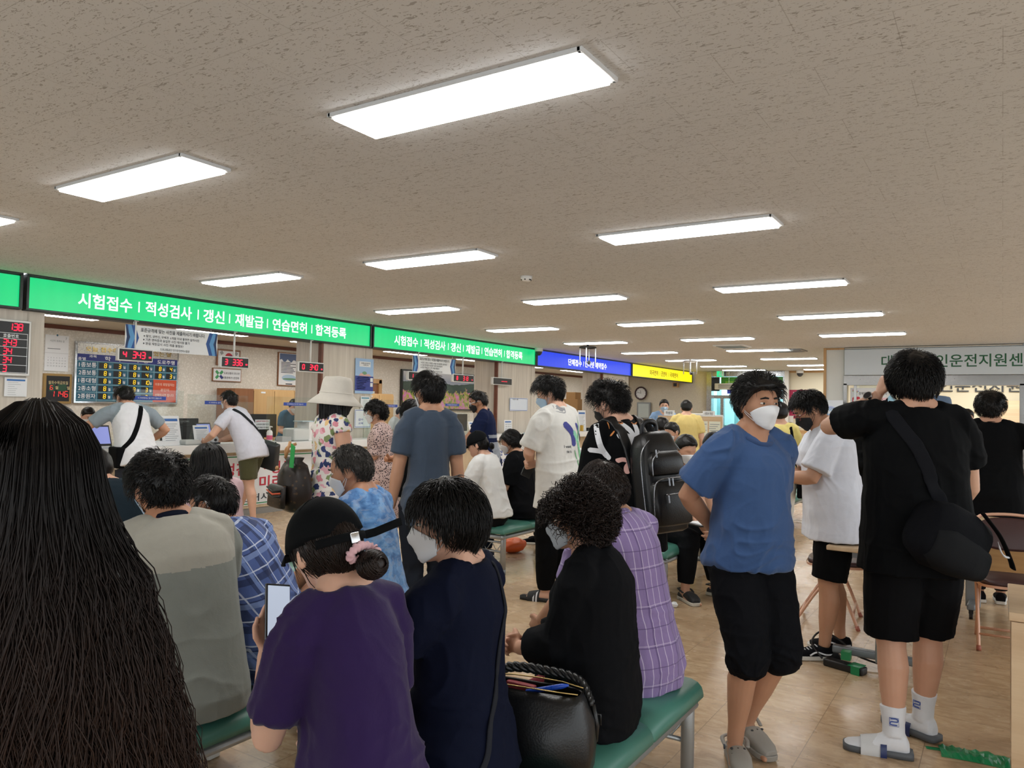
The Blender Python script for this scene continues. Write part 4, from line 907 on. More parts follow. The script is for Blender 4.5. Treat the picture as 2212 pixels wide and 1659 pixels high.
# schedule board
def schedule_board():
    r, p, w, h, ax, n = wall_thing('schedule_board', 'large blue exam schedule board with yellow dates in a steel frame', 'board', 161, 736, 380, 874, M_TEAL, depth=.04, frame=M_CHROME, fw=.03)
    mb = MB(); W = w-.06; H = h-.06; add_quad(mb, n+ZA*(H*.5-H*.09), ax, ZA, W, H*.18, 0); add_quad(mb, n+ZA*(H*.5-H*.24), ax, ZA, W, H*.12, 1)
    cx = [-.5, -.315, .0-.02, .27-.02, .5]; rows = [-.30+.0, ]
    zr = [.5-.30-.135*i-.0675 for i in range(5)]
    for i in range(6): add_quad(mb, n+ZA*H*(.5-.30-.135*i)+ZA*.0, ax, ZA, W, .008, 3, .002)
    for c in cx[1:4]: add_quad(mb, n+ax*W*c-ZA*H*.15, ax, ZA, .008, H*.7, 3, .002)
    for i in range(5):
        for j in range(3):
            if j == 2 and i > 1: continue
            for k in range(2): u = cx[j+1]+(cx[j+2]-cx[j+1])*(.20+.47*k); add_quad(mb, n+ax*W*u+ZA*H*zr[i], ax, ZA, W*(cx[j+2]-cx[j+1])*.30, H*.10, 2, .002)
    add_quad(mb, n+ax*W*(.24+.13)-ZA*H*.283, ax, ZA, W*.25, H*.42, 4, .003)
    mb.build('layout', [plain('#b9b6ae', .3, .4), M_NAVY, M_BLACK, plain('#8fb9c4', .5), plain('#c8502e', .5)], r)
    T = MB()
    for i, s in enumerate(('1종보통', '2종보통', '1종대형', '2종소형', '2종원자')): add_text(T, s, n+ax*W*-.405+ZA*H*zr[i], ax, ZA, H*.085, W*.16, .012, lift=.004)
    for s, u, wd in (('학  과', -.17, .16), ('기  능', .11, .16), ('도로주행', .375, .19)): add_text(T, s, n+ax*W*u+ZA*H*.26, ax, ZA, H*.075, W*wd, .012, lift=.004)
    add_text(T, '과목', n+ax*W*-.36+ZA*H*.285, ax, ZA, H*.05, W*.07, .01, lift=.004); add_text(T, '종별', n+ax*W*-.46+ZA*H*.235, ax, ZA, H*.05, W*.07, .01, lift=.004)
    for i in range(5):
        for j in range(3):
            if j == 2 and i > 1: continue
            for k in range(2): u = cx[j+1]+(cx[j+2]-cx[j+1])*(.405+.475*k); add_text(T, '월일'[k], n+ax*W*u+ZA*H*(zr[i]-.012), ax, ZA, H*.05, None, .02, lift=.004)
    T.build('lettering', M_PAPERW, r)
    G = MB(); add_text(G, '오늘 접수하면 시험볼 수 있는 날', n-ax*W*.0+ZA*H*.41, ax, ZA, H*.09, W*.86, .01, lift=.012); G.build('gold_letters', plain('#c2a75a', .25, .9, name='gold'), r)
    D = MB()
    for i, row in enumerate((('8', '3', '8', '4', '8', '4'), ('8', '3', '8', '4', '8', '3'), ('8', '3', '8', '10'), ('8', '3', '8', '3'), ('8', '3', '8', '3'))):
        for q, s in enumerate(row):
            j, k = divmod(q, 2); u = cx[j+1]+(cx[j+2]-cx[j+1])*(.255+.47*k); add_seg(D, s, n+ax*W*u+ZA*H*zr[i], ax, ZA, H*.07, H*.038, .4, lift=.005, th=.15)
    D.build('digits', M_AMBER, r)
    S = MB()
    for i, s in enumerate(('이후의 희망일자는', '본인이', '선택하시면 됩니다.')): add_text(S, s, n+ax*W*.37-ZA*H*(.16+.10*i), ax, ZA, H*.055, W*(.21, .09, .21)[i], .008, lift=.006)
    S.build('orange_panel_lettering', plain('#e6d0c0', .5), r)
schedule_board()
# flag, framed sign, certificate, poster
r, p, w, h, ax, n = wall_thing('framed_flag', 'framed national flag high on the office wall behind the 336 display', 'flag', 467, 753, 517, 792, M_PAPERW, frame=M_DOORWOOD, fw=.03)
mb = MB(); R = .085
for s, mi in ((1, 0), (-1, 1)): mb.prism([(R*math.cos(a), R*math.sin(a)) for a in np.linspace(0 if s > 0 else PI, PI if s > 0 else 2*PI, 13)], n+np.array([.001, 0, 0]), ax, ZA, .0008, mi)
mb.prism([(-R/2+R/2*math.cos(a), R/2*math.sin(a)) for a in np.linspace(PI, 2*PI, 10)], n+np.array([.002, 0, 0]), ax, ZA, .0008, 0); mb.prism([(R/2+R/2*math.cos(a), R/2*math.sin(a)) for a in np.linspace(0, PI, 10)], n+np.array([.002, 0, 0]), ax, ZA, .0008, 1)
for u, v, a in ((-.155, .08, .6), (.155, .08, -.6), (-.155, -.08, -.6), (.155, -.08, .6)):
    for k in (-1, 0, 1): d = np.array([math.cos(a+PI/2)*0, 0, 0]); e1 = ax*math.sin(-a)+ZA*math.cos(a); e2 = ax*math.cos(a)+ZA*math.sin(a); add_quad(mb, n+ax*u+ZA*v+e2*k*.02, e2, e1, .011, .06, 2, .001)
mb.build('print', [plain('#c0283c', .6), plain('#233c86', .6), M_BLACK], r)
r, p, w, h, ax, n = wall_thing('framed_sign', 'wide framed sign with a green and navy cross mark under the flag', 'sign', 458, 794, 519, 826, M_PAPERW, frame=M_DOORWOOD, fw=.015)
mb = MB()
for a, mi in ((.75, 0), (-.75, 1)):
    e1 = ax*math.cos(a)+ZA*math.sin(a); e2 = -ax*math.sin(a)+ZA*math.cos(a)
    for s in (-1, 1): add_quad(mb, n-ax*w*.28+e1*s*.06, e1, e2, .075, .05, mi if s > 0 else 0)
add_text(mb, '도로교통이 웃으면', n+ax*w*.15+ZA*h*.14, ax, ZA, h*.17, w*.55, .01, 2); add_text(mb, '교통문화가 선진화', n+ax*w*.12-ZA*h*.2, ax, ZA, h*.17, w*.6, .01, 2); mb.build('print', [plain('#3f9a5c', .5), M_NAVY, M_INK], r)
sheet('framed_certificate', 'small wood framed certificate beside the wooden cabinets', 475, 839, 499, 872, WX, None, '#a98a4e', (), 6)
r, p, w, h, ax, n = wall_thing('framed_poster', 'tall framed poster with a blue mountain picture on the office wall', 'poster', 600, 760, 645, 835, M_PAPERW, frame=M_DOORWOOD, fw=.018)
mb = MB(); pts = [(-w*.44, h*.46), (-w*.44, h*.27)]+[(w*(-.44+.088*i), h*(.25+.05*math.sin(i*1.9))) for i in range(1, 10)]+[(w*.44, h*.24), (w*.44, h*.46)]
mb.prism(pts[::-1], n+np.array([.001, 0, 0]), ax, ZA, .0008, 0); lines(mb, n, ax, w*.75, h, 8, .20, -.10, 1, th=.012, seed=5); mb.ell(n-ZA*h*.26, (.002, w*.33, h*.10), mi=2); mb.ell(n-ZA*h*.29+ax*.02, (.003, w*.34, h*.04), mi=3); add_quad(mb, n-ZA*h*.44, ax, ZA, w*.3, .02, 1); mb.build('print', [plain('#56698f', .5), M_INK, plain('#a9c4dc', .5), plain('#6f9a7c', .5)], r)
# poster on pillar two
r, p, w, h, ax, n = wall_thing('pillar_poster', 'blue mobile licence poster taped on the second pillar', 'poster', 768, 773, 805, 851, plain('#9fbfe4', .5, name='sky blue print'), -8.735, .004)
mb = MB(); add_quad(mb, n-ZA*h*.21, ax, ZA, w, h*.42, 0, .001); add_quad(mb, n+ZA*h*.34+ax*w*.02, ax, ZA, w*.62, h*.15, 1, .001); add_text(mb, '모바일 운전면허증', n+ZA*h*.365+ax*.02, ax, ZA, h*.04, w*.5, .01, 2, .003); add_text(mb, '시행안내', n+ZA*h*.315+ax*.02, ax, ZA, h*.035, w*.3, .01, 2, .003)
mb.ell(n+ZA*h*.08, (.003, w*.13, h*.055), mi=3); mb.prism([(-w*.32, 0), (w*.38, 0), (w*.25, h*.07), (0, h*.05), (-w*.2, h*.09)], n+np.array([.002, 0, 0]), ax, ZA, .001, 4)
lines(mb, n-ZA*h*.21-ax*w*.05, ax, w*.7, h, 8, .17, -.15, 5, th=.010, seed=8); add_quad(mb, n+ax*w*.4-ZA*h*.1, ax, ZA, w*.14, h*.11, 1, .002); add_quad(mb, n+ax*w*.4-ZA*h*.24, ax, ZA, w*.14, h*.11, 1, .002); mb.build('print', [plain('#2f3f92', .5), M_PAPERW, M_INK, plain('#6d9a78', .5), plain('#d9b0a8', .5), plain('#9fb0dd', .5)], r)
# office door
mb = MB(); a = onx(798, 823, -12); y1 = onx(820, 823, -12)[1]; y0 = y1-1.0
for c, s in (((0, -.46, 1.03), (.08, .1, 2.06)), ((0, .46, 1.03), (.08, .1, 2.06)), ((0, 0, 2.03), (.08, 1.0, .1))): mb.box(c, s)
o = mb.build('door_1', M_OAK, loc=(-11.97, (y0+y1)/2, 0)); o['kind'] = 'structure'; mb = MB(); mb.box((-.01, 0, .98), (.04, .82, 1.96)); mb.build('door_leaf', M_DOORWOOD, o); mb = MB(); mb.box((.02, .2, 1.3), (.02, .16, 1.0)); mb.build('door_glass', plain('#cfd8d8', .2), o)
# landscape picture
def landscape():
    r, p, w, h, ax, n = wall_thing('landscape_picture', 'wide picture of pink azaleas before dark mountains in a black frame', 'picture', 865, 797, 1076, 888, M_BLACK, depth=.05, frame=M_BLACK, fw=.03)
    H2 = h; t = NT('printed landscape'); v = t.coord((1, 1/w, 1/h)); s = t.sep(v); z = s[2]; y = s[1]
    nz = t.noise(t.coord((1, 1.2, 2)), 1.6, 5); f1 = t.noise(t.coord(), 9, 4); f2 = t.noise(t.coord(loc=(3, 3, 3)), 5, 4)
    ridge = t.math('ADD', t.math('MULTIPLY', nz, .28), .05); sky = t.ramp(t.math('ADD', z, .5), [(.55, '#b8bccb'), (.75, '#8f96a8'), (.95, '#c2c6cc')])
    c = t.mix(t.math('LESS_THAN', z, ridge), sky, t.ramp(nz, [(.3, '#22352f'), (.7, '#3b4f45')]))
    bush = t.math('ADD', t.math('MULTIPLY', f2, .55), -.28); low = t.math('LESS_THAN', z, bush); fl = t.ramp(f1, [(.38, '#5f7a3a'), (.47, '#b8b34a'), (.53, '#c56fa3'), (.7, '#e0a0cc')]); c = t.mix(low, c, fl); t.base(c); t.set(Roughness=.35); t.b.inputs['Emission Strength'].default_value = 0
    mb = MB(); mb.box(n+np.array([.004, 0, 0]), (.006, w-.08, h-.08)); mb.build('print', t.m, r)
landscape()
# wooden cabinets along the back wall, wall fixtures
def cabinets():
    y0 = onx(545, 838, -11.5)[1]; ws = [.95, .95, .95, .95]; y = y0; labs = ['nearest the certificate', 'second from the certificate', 'third from the certificate', 'fourth from the certificate']
    ya = onx(503, 838, -11.5)[1]
    r = empty('brown_cabinet', (-11.7, (ya+y0)/2, 0), 0, 'dark brown cupboard between the certificate and the light cabinets', 'cabinet'); mb = MB(); mb.box((0, 0, .87), (.5, y0-ya-.01, 1.74)); mb.build('body', M_DOORWOOD, r); mb = MB()
    for z in (.5, 1.2): mb.box((.255, 0, z), (.02, y0-ya-.04, .6))
    mb.build('door', plain('#8a6f57', .5), r)
    for i, wd in enumerate(ws):
        r = empty('wooden_cabinet', (-11.72, y+wd/2, 0), 0, 'light wooden office cabinet, %s' % labs[i], 'cabinet', 'light wooden cabinets behind the counter'); mb = MB(); mb.box((0, 0, .87), (.5, wd-.01, 1.74)); mb.build('body', M_CABINET, r)
        for s in (-1, 1):
            mb = MB(); mb.box((.258, s*wd/4, .88), (.018, wd/2-.012, 1.66)); d = mb.build('door', M_CABINET, r); mb = MB(); mb.box((.275, s*.04, 1.0), (.015, .012, .12)); mb.build('handle', M_STEEL, d)
        mb = MB(); mb.box((.27, -wd*.28, 1.68), (.003, .10, .03)); mb.build('label_tag', M_PAPERW, r); y += wd
cabinets()
# office ceiling lights and vent; a few known, the rest added to brighten the office
M_PANEL2 = emis((1.0, .99, .965), PANEL_STRENGTH*1.1, 'lit office diffuser'); op = None
for j, (ox, oy) in enumerate(((-10.6, 5.2), (-10.6, 7.7), (-10.6, 9.95), (-10.6, 12.4), (-10.6, 14.9), (-10.6, 17.4), (-10.6, 19.9), (-10.6, 22.4), (-9.75, 3.2))):
    if op is None:
        op = empty('office_light_and_fill', (ox, oy, 2.61)); mb = MB(); mb.box((0, 0, -.006), (.34, 1.26, .012)); mb.build('frame', M_WHITE, op); mb = MB(); mb.box((0, 0, -.014), (.28, 1.2, .008)); mb.build('diffuser', M_PANEL2, op); o = op
    else: o = copy_tree(op); o.location = (ox, oy, 2.61)
    tag(o, 'flat office ceiling light in a row partly added for brightness, %s behind the service counter' % ['first', 'second', 'third', 'fourth', 'fifth', 'sixth', 'seventh', 'last', 'one over the near end'][j], 'light', 'office ceiling lights, some added for brightness')

# ------------------------------------------------------------------ things on the counter
TOP = .963
def monitor(loc, rz, label, note=None, brand=None):
    r = empty('monitor', loc, rz, label, 'monitor', 'black monitors on the counter desks')   # back faces +x in its own frame
    mb = MB(); mb.box((0, 0, .30), (.035, .55, .34)); mb.box((.02, 0, .28), (.03, .3, .18)); mb.build('screen', M_BLACK, r, bevel=.008); mb = MB(); mb.box((.03, 0, .10), (.03, .06, .2)); mb.build('stand', M_BLACK, r); mb = MB(); mb.box((.02, 0, .008), (.18, .24, .016)); mb.build('base', M_BLACK, r, bevel=.004)
    if brand: mb = MB(); add_text(mb, brand, (.018, .06, .43), YA, ZA, .022, .13, .01, lift=.002); mb.build('lettering', M_GREYM, r)
    if note:
        mb = MB(); mb.box((.038, .0, .32), (.003, .26, .14), mi=0)
        for i, s in enumerate(('(순회교육 적성검사 접수)', '(1)적성검사 2개월 이내 것', '(2)분실 재발급 사진 불필요')): add_text(mb, s, (.04, 0, .365-.045*i), YA, ZA, .026, .22, .01, 1 if i else 2)
        mb.build('paper_note', [M_PAPERW, M_INK, M_REDINK], r)
def acrylic(loc, w, h, label, strip=True, rz=0):
    r = empty('acrylic_screen', loc, rz, label, 'screen', 'clear acrylic screens on the counter'); mb = MB(); mb.box((0, 0, h/2), (.005, w, h)); mb.build('sheet', M_ACRYL, r)
    mb = MB()
    for y in (-w*.42, w*.42): mb.prism([(-.09, 0), (.09, 0), (.0, .2)], (0, y, 0), XA, ZA, .005)
    mb.build('foot', M_ACRYL, r)
    if strip: mb = MB(); mb.box((.004, 0, h-.10), (.003, min(w*.7, .42), .045), mi=0); add_text(mb, '이 자리에서는 접수하지 않습니다', (.0058, 0, h-.10), YA, ZA, .02, min(w*.5, .3), .006, 1, .001); mb.build('blue_label', [plain('#2a4ba6', .5), M_PAPERW], r)
def stand_sign(loc, w, h, label, rz=0, lean=.25, name='counter_sign', texts=None):
    r = empty(name, loc, rz, label, 'sign'); M = np.array(Matrix.Rotation(-lean, 3, 'Y')); mb = MB(); mb.box(M@np.array([0, 0, h/2]), (.006, w, h), M=M); mb.build('panel', M_PAPERW, r)
    mb = MB(); mb.prism([(0, 0), (-.10, 0), (-.02-math.sin(lean)*h*.8*0-math.sin(lean)*h*.6, h*.6)], (0, .002, 0), XA, ZA, .004); mb.build('stand', M_ACRYL, r)
    az = M@ZA; n = M@XA; mb = MB(); c = M@np.array([.0035, 0, h/2]); add_quad(mb, c+az*h*.36, YA, az, w*.8, h*.09, 0)
    for i, (s, m) in enumerate(texts or ()): add_text(mb, s, c+az*h*(.18-.16*i), YA, az, h*.09, w*.75, .01, m)
    if not texts: lines2 = np.random.RandomState(4); [add_quad(mb, c+az*h*(.22-.07*i)-YA*w*.04*(i % 3), YA, az, w*(.72-.1*(i % 3)), h*.014, 1) for i in range(9)]
    mb.build('print', [plain('#3a6db4', .5), M_GREYINK, M_REDINK, M_BLUEINK], r)
def small_box(name, loc, size, mat, label, cat, rz=0, group=None, bevel=.004):
    mb = MB(); mb.box((0, 0, size[2]/2), size); o = mb.build(name, mat, loc=loc, rz=rz, bevel=bevel); return tag(o, label, cat, group)
def on_counter(px, py, X=-8.6, z=TOP): c = onx(px, py, X); return (X, c[1], z)
monitor(on_counter(387, 960, -9.05, .80), .05, 'black monitor seen from behind beside the raglan shirt man', brand='LUCOMS')
small_box('monitor_riser', on_counter(387, 960, -9.05, .0), (.5, .7, .80), M_OAK, 'wooden desk under the monitor beside the raglan shirt man', 'desk')
monitor((-9.05, onx(562, 950, -9.05)[1], .86), 0, 'black monitor with a white paper note taped on its back', note=True)
small_box('monitor_riser', (-9.05, onx(562, 950, -9.05)[1], 0), (.5, .7, .86), M_OAK, 'wooden desk under the monitor with the paper note', 'desk')
monitor((-9.05, onx(990, 930, -9.05)[1], .88), 0, 'black monitor under the azalea picture', note=None)
small_box('monitor_riser', (-9.05, onx(990, 930, -9.05)[1], 0), (.5, .8, .88), M_OAK, 'wooden desk under the monitor by the azalea picture', 'desk')
acrylic((-8.55, onx(470, 950, -8.55)[1], TOP), .9, .62, 'clear acrylic screen with blue strip between the two leaning men')
acrylic((-8.55, onx(635, 950, -8.55)[1], TOP), 1.0, .62, 'clear acrylic screen in front of the teal shirt clerk')
acrylic((-8.55, onx(320, 950, -8.55)[1], TOP), .9, .66, 'clear acrylic screen in front of the schedule board')
acrylic((-8.55, onx(838, 950, -8.55)[1], TOP), 1.2, .62, 'clear acrylic screen behind the leopard dress woman')
acrylic((-8.55, onx(975, 950, -8.55)[1], TOP), 1.1, .66, 'clear acrylic screen below the azalea picture')
stand_sign(on_counter(373, 955, -8.42), .25, .36, 'white counter sign standing beside the raglan shirt man')
stand_sign(on_counter(438, 960, -8.42), .22, .24, 'small clear stand of forms between the leaning men')
stand_sign((-8.45, onx(1030, 930, -8.45)[1], TOP), .42, .26, 'tilted white counter sign beside the navy polo man', texts=[('신청접수중', 3), ('확인하세요', 1)])
stand_sign((-8.45, onx(1098, 920, -8.45)[1], TOP), .28, .28, 'upright white notice beside the third pillar', lean=.05, texts=[('대기안내', 1), ('1번 창구', 1), ('문의하세요', 1)])
stand_sign((-8.62, onx(1187, 905, -8.62)[1], TOP), .42, .5, 'tall white notice holder behind the graphic T-shirt man', lean=.03)
stand_sign((-8.62, onx(1258, 905, -8.62)[1], TOP), .40, .5, 'white leaflet stand on the counter under the blue sign', lean=.05)
def tablet(loc, label, rz=0):
    r = empty('tablet', loc, rz, label, 'tablet', 'signing tablets on the counter'); M = np.array(Matrix.Rotation(-.35, 3, 'Y')); mb = MB(); mb.box(M@np.array([0, 0, .13]), (.012, .22, .25), M=M); mb.build('case', M_BLACK, r, bevel=.004)
    mb = MB(); mb.box(M@np.array([.0065, 0, .135]), (.002, .19, .20), M=M); mb.build('screen', emis((.22, .25, .55), .8, 'tablet screen'), r); mb = MB(); mb.box((-.06, 0, .05), (.02, .08, .1)); mb.box((-.03, 0, .005), (.12, .14, .01)); mb.build('stand', M_WHITE, r)
tablet((-8.5, onx(223, 925, -8.5)[1], TOP), 'lit signing tablet in front of the schedule board'); tablet((-8.5, onx(446, 925, -8.5)[1], TOP+.02), 'lit signing tablet between the two leaning men')
# sanitizer pump
r = empty('sanitizer_bottle', (-8.42, onx(582, 950, -8.42)[1], TOP), 0, 'white hand sanitizer pump bottle on the counter', 'bottle'); mb = MB(); mb.tube([(0, 0, 0), (0, 0, .13), (0, 0, .155), (0, 0, .16)], [.04, .04, .028, .016], 18); mb.build('bottle_body', M_WHITE, r, smooth=True); mb = MB(); mb.tube([(0, 0, .16), (0, 0, .2)], .010, 10); mb.tube([(0, -.01, .2), (0, .0, .21), (.05, 0, .205)], .008, 8); mb.build('pump', M_WHITE, r, smooth=True); mb = MB(); mb.tube([(0, 0, .03), (0, 0, .09)], .0405, 18, cap=False); mb.build('label', plain('#d05a7a', .5), r)
def counter_bits():
    rng = random.Random(3)
    small_box('label_printer', (-8.5, onx(640, 940, -8.5)[1], TOP), (.26, .30, .18), plain('#cfd2cf', .4), 'grey card printer in front of the teal shirt clerk', 'printer', bevel=.03)
    small_box('card_reader', (-8.42, onx(612, 955, -8.42)[1], TOP), (.14, .16, .07), plain('#a8aaa8', .5), 'grey card reader near the sanitizer bottle', 'card reader')
    small_box('white_box', (-8.5, onx(668, 930, -8.5)[1], TOP), (.25, .24, .27), M_WHITE, 'white carton on the counter behind the monogram backpack', 'box')
    small_box('fingerprint_reader', (-8.40, onx(408, 960, -8.40)[1], TOP), (.2, .22, .06), plain('#c9ccca', .4), 'grey fingerprint reader beside the white counter sign', 'reader', bevel=.02)
    small_box('paper_stack', (-8.42, onx(350, 955, -8.42)[1], TOP), (.22, .30, .05), M_PAPERW, 'stack of white forms by the raglan shirt man', 'paper')
    small_box('paper_stack', (-8.5, onx(660, 922, -8.5)[1], TOP+.27), (.2, .3, .012), plain('#bcd0d8', .6), 'pale blue folder lying on the white carton', 'folder')
    small_box('signature_pad', (-8.33, onx(530, 962, -8.33)[1], TOP), (.15, .2, .02), M_BLACK, 'flat black signature pad under the white shirt man\'s arm', 'pad')
    r = empty('tape_roll', (-8.4, onx(462, 948, -8.4)[1], TOP+.0), 0, 'roll of paper tape beside the white shirt man', 'tape'); mb = MB(); mb.cyl((-.03, 0, .05), (.03, 0, .05), .05, 20); mb.build('roll', M_PAPERW, r, smooth=False); mb = MB(); mb.cyl((-.04, 0, .05), (.04, 0, .05), .018, 12); mb.box((0, 0, .01), (.1, .12, .02)); mb.build('holder', M_DARKGREY, r)
    for i in range(5): small_box('pen_cup', (-8.55+.03*(i % 2), onx(1235+i*11, 915, -8.55)[1], TOP), (.06, .07, .08+.03*(i % 3)), [plain('#c94f4f', .4), M_WHITE, plain('#caa33c', .4), M_BLACK, plain('#8fb3c9', .4)][i], ['small red pot', 'small white pot', 'small yellow pot', 'small black pot', 'small blue pot'][i]+' on the counter under the blue sign', 'pot', group='small pots under the blue sign')
counter_bits()
# boxes stacked behind the counter, far office
for i, (px0, py0, px1, py1, lb) in enumerate(((1231, 862, 1250, 896, 'lower brown cardboard box stacked behind the counter'), (1233, 852, 1245, 862, 'upper small cardboard box on the stack'))):
    a = onx(px0, py0, -10.5); b = onx(px1, py1, -10.5); z0 = b[2] if i == 0 else a[2]-.19; mb = MB()
    if i == 0: zt = a[2]; mb.box((0, 0, (zt-.0)/2), (.5, b[1]-a[1], zt)); loc = (-10.5, (a[1]+b[1])/2, 0)
    else: mb.box((0, 0, .1), (.3, b[1]-a[1], .2)); loc = (-10.5, (a[1]+b[1])/2, zt)
    tag(mb.build('cardboard_box', plain('#b08a5c', .7, name='cardboard'), loc=loc, bevel=.004), lb, 'box', 'cardboard boxes behind the counter')
# ------------------------------------------------------------------ benches
def vinyl():
    t = NT('green vinyl'); v = t.coord(); n = t.noise(v, 60, 3); n2 = t.noise(v, 3, 2); t.base(t.mix(n2, '#3a6f62', '#4a8072')); t.set(Roughness=.36, Specular_IOR_Level=.5); t.bump(t.math('ADD', t.math('MULTIPLY', n, .3), n2), .12, .004); return t.m
M_VINYL = vinyl(); M_FRAME = plain('#a4a8aa', .35, .6, name='grey painted steel')
def bench(xc, y0, y1, seats, label, wd=.45):
    L = y1-y0; r = empty('waiting_bench', (xc, (y0+y1)/2, 0), 0, label, 'bench', 'green vinyl waiting benches'); sl = L/seats
    for i in range(seats):
        mb = MB(); c = -L/2+sl*(i+.5); prof = [(-wd/2, .365), (-wd/2, .385), (-wd/2+.006, .405), (-wd/2+.022, .421), (-wd/2+.05, .430), (-.08, .434), (.08, .434), (wd/2-.05, .430), (wd/2-.022, .421), (wd/2-.006, .405), (wd/2, .385), (wd/2, .365)]
        V, F = [], []; ys = [(c-sl/2+.001, .0), (c-sl/2+.002, .0), (c-sl/2+.012, 1), (c+sl/2-.012, 1), (c+sl/2-.002, .0), (c+sl/2-.001, 0)]; k = len(prof)
        for q, (y, e) in enumerate(ys):
            for x, z in prof: V.append((x*(1 if e else .99), y, z if e or z < .37 else z-.010))
        for q in range(len(ys)-1):
            for j in range(k): F.append((q*k+j, q*k+(j+1) % k, (q+1)*k+(j+1) % k, (q+1)*k+j))
        F += [tuple(range(k-1, -1, -1)), tuple(range((len(ys)-1)*k, len(ys)*k))]; mb.add(V, F); mb.build('seat_pad', M_VINYL, r, smooth=True).data.polygons.foreach_set('use_smooth', [True]*len(F))
    mb = MB()
    for s in (-1, 1): mb.tube([(s*(wd/2-.045), -L/2+.02, .335), (s*(wd/2-.045), L/2-.02, .335)], [.03, .03], 12, flat=.7)
    for y in (-L/2+.03, L/2-.03, 0): mb.tube([(-wd/2+.045, y, .335), (wd/2-.045, y, .335)], .022, 10)
    mb.build('rail', M_FRAME, r, smooth=True)
    for y in (-L/2+.06, L/2-.06):
        for s in (-1, 1):
            mb = MB(); mb.tube([(s*(wd/2-.045), y, .0), (s*(wd/2-.045), y, .345), (s*(wd/2-.045), y, .37)], [.026, .026, .018], 16); l = mb.build('leg', M_FRAME, r, smooth=True); mb = MB(); mb.tube([(s*(wd/2-.045), y, 0), (s*(wd/2-.045), y, .045)], .028, 16); mb.build('foot_cap', M_GREYM, l, smooth=True)
        mb = MB(); mb.tube([(-wd/2+.05, y, .20), (wd/2-.05, y, .20)], .010, 8); mb.tube([(-wd/2+.05, y, .285), (wd/2-.05, y, .285)], .010, 8); q = [(-wd/2+.06+(wd-.12)*i/6, y, .205 if i % 2 else .28) for i in range(7)]; mb.tube(q, .005, 6); mb.build('brace', M_FRAME, r, smooth=True)
bench(-1.225, .95, 3.02, 4, 'green vinyl waiting bench under the purple shirt woman and the handbag')
bench(-2.42, .45, 3.35, 6, 'green vinyl waiting bench under the grey polo man')
bench(-3.95, 5.72, 8.2, 5, 'green vinyl waiting bench under the two women seen from behind')
bench(-3.95, .8, 3.8, 6, 'green vinyl waiting bench under the pink top woman')
bench(-2.38, 5.6, 7.6, 4, 'green vinyl waiting bench under the man with the tablet')
bench(-2.45, 9.2, 11.8, 5, 'green vinyl waiting bench behind the white T-shirt man, empty')
bench(-3.95, 10.2, 13.2, 6, 'green vinyl waiting bench before the writing desks')

# ------------------------------------------------------------------ ceiling fittings
c = onz(1137, 597, CEIL); mb = MB(); mb.tube([(0, 0, -.0), (0, 0, -.03), (0, 0, -.05)], [.06, .055, .035], 20); o = mb.build('smoke_detector', M_WHITE, loc=tuple(c), smooth=True); tag(o, 'round white smoke detector on the ceiling', 'smoke detector'); mb = MB(); [mb.ell((.05*math.cos(a), .05*math.sin(a), -.036), (.008, .008, .008), 8, 6) for a in np.linspace(0, 6, 7)]; mb.build('sensor_hole', M_BLACK, o)
def dome(c, label, s=1.0):
    r = empty('security_camera', tuple(c), 0, label, 'camera', 'white security cameras on the ceiling'); mb = MB(); mb.cyl((0, 0, 0), (0, 0, -.05*s), .06*s, 20); mb.build('mount', M_WHITE, r, smooth=False, bevel=.006); mb = MB(); mb.ell((0, 0, -.05*s), (.052*s, .052*s, .06*s), 18, 12); mb.build('dome', M_DARKGREY, r, smooth=True)
dome(onz(1164, 752, CEIL), 'white dome camera where the green and blue signs meet', 1.5)
dome(np.array([ony(1728, 806, 24.3)[0], 24.3, CEIL]), 'white dome camera above the far entrance', 1.8)
def rod_hanger(px, py, label, R=.16):
    c = onz(px, py, CEIL); r = empty('hanging_camera_mount', tuple(c), 0, label, 'mount', 'black ring mounts with clear rods'); mb = MB(); mb.cyl((0, 0, 0), (0, 0, -.05), .02, 12); mb.tube([(R*math.cos(a), R*math.sin(a), -.055) for a in np.linspace(0, 2*PI, 33)], .02, 8, cap=False); mb.tube([(-R, 0, -.055), (R, 0, -.055)], .015, 8); mb.build('ring', M_BLACK if label[0] == 'b' else M_WHITE, r, smooth=True)
    for a in (.3, 1.87, 3.44, 5.01): mb = MB(); mb.cyl((R*math.cos(a), R*math.sin(a), -.06), (R*math.cos(a), R*math.sin(a), -.38), .012, 10); mb.build('rod', plain('#dfe6ea', .15, name='clear rod'), r, smooth=True)
    mb = MB(); mb.ell((.03, 0, -.36), (.035, .035, .04), 14, 10); mb.build('camera_ball', M_DARKGREY, r, smooth=True)
rod_hanger(1270, 745, 'black ring with four hanging rods in front of the blue sign')
rod_hanger(1491, 776, 'white ring with four hanging rods in front of the yellow sign')
for px, py, lb in ((1582, 747, 'square white air vent in the ceiling before the far lights'), (1705, 756, 'round grey air vent in the ceiling near the far lights')):
    c = onz(px, py, CEIL); r = empty('ceiling_vent', tuple(c), 0, lb, 'vent'); mb = MB(); mb.box((0, 0, -.012), (.6, .6, .024)); mb.build('frame', M_WHITE if px < 1600 else M_GREYM, r, bevel=.004); mb = MB(); [mb.box((0, -.22+.11*i, -.028), (.5, .05, .012)) for i in range(5)]; mb.build('slats', M_GREYM, r)

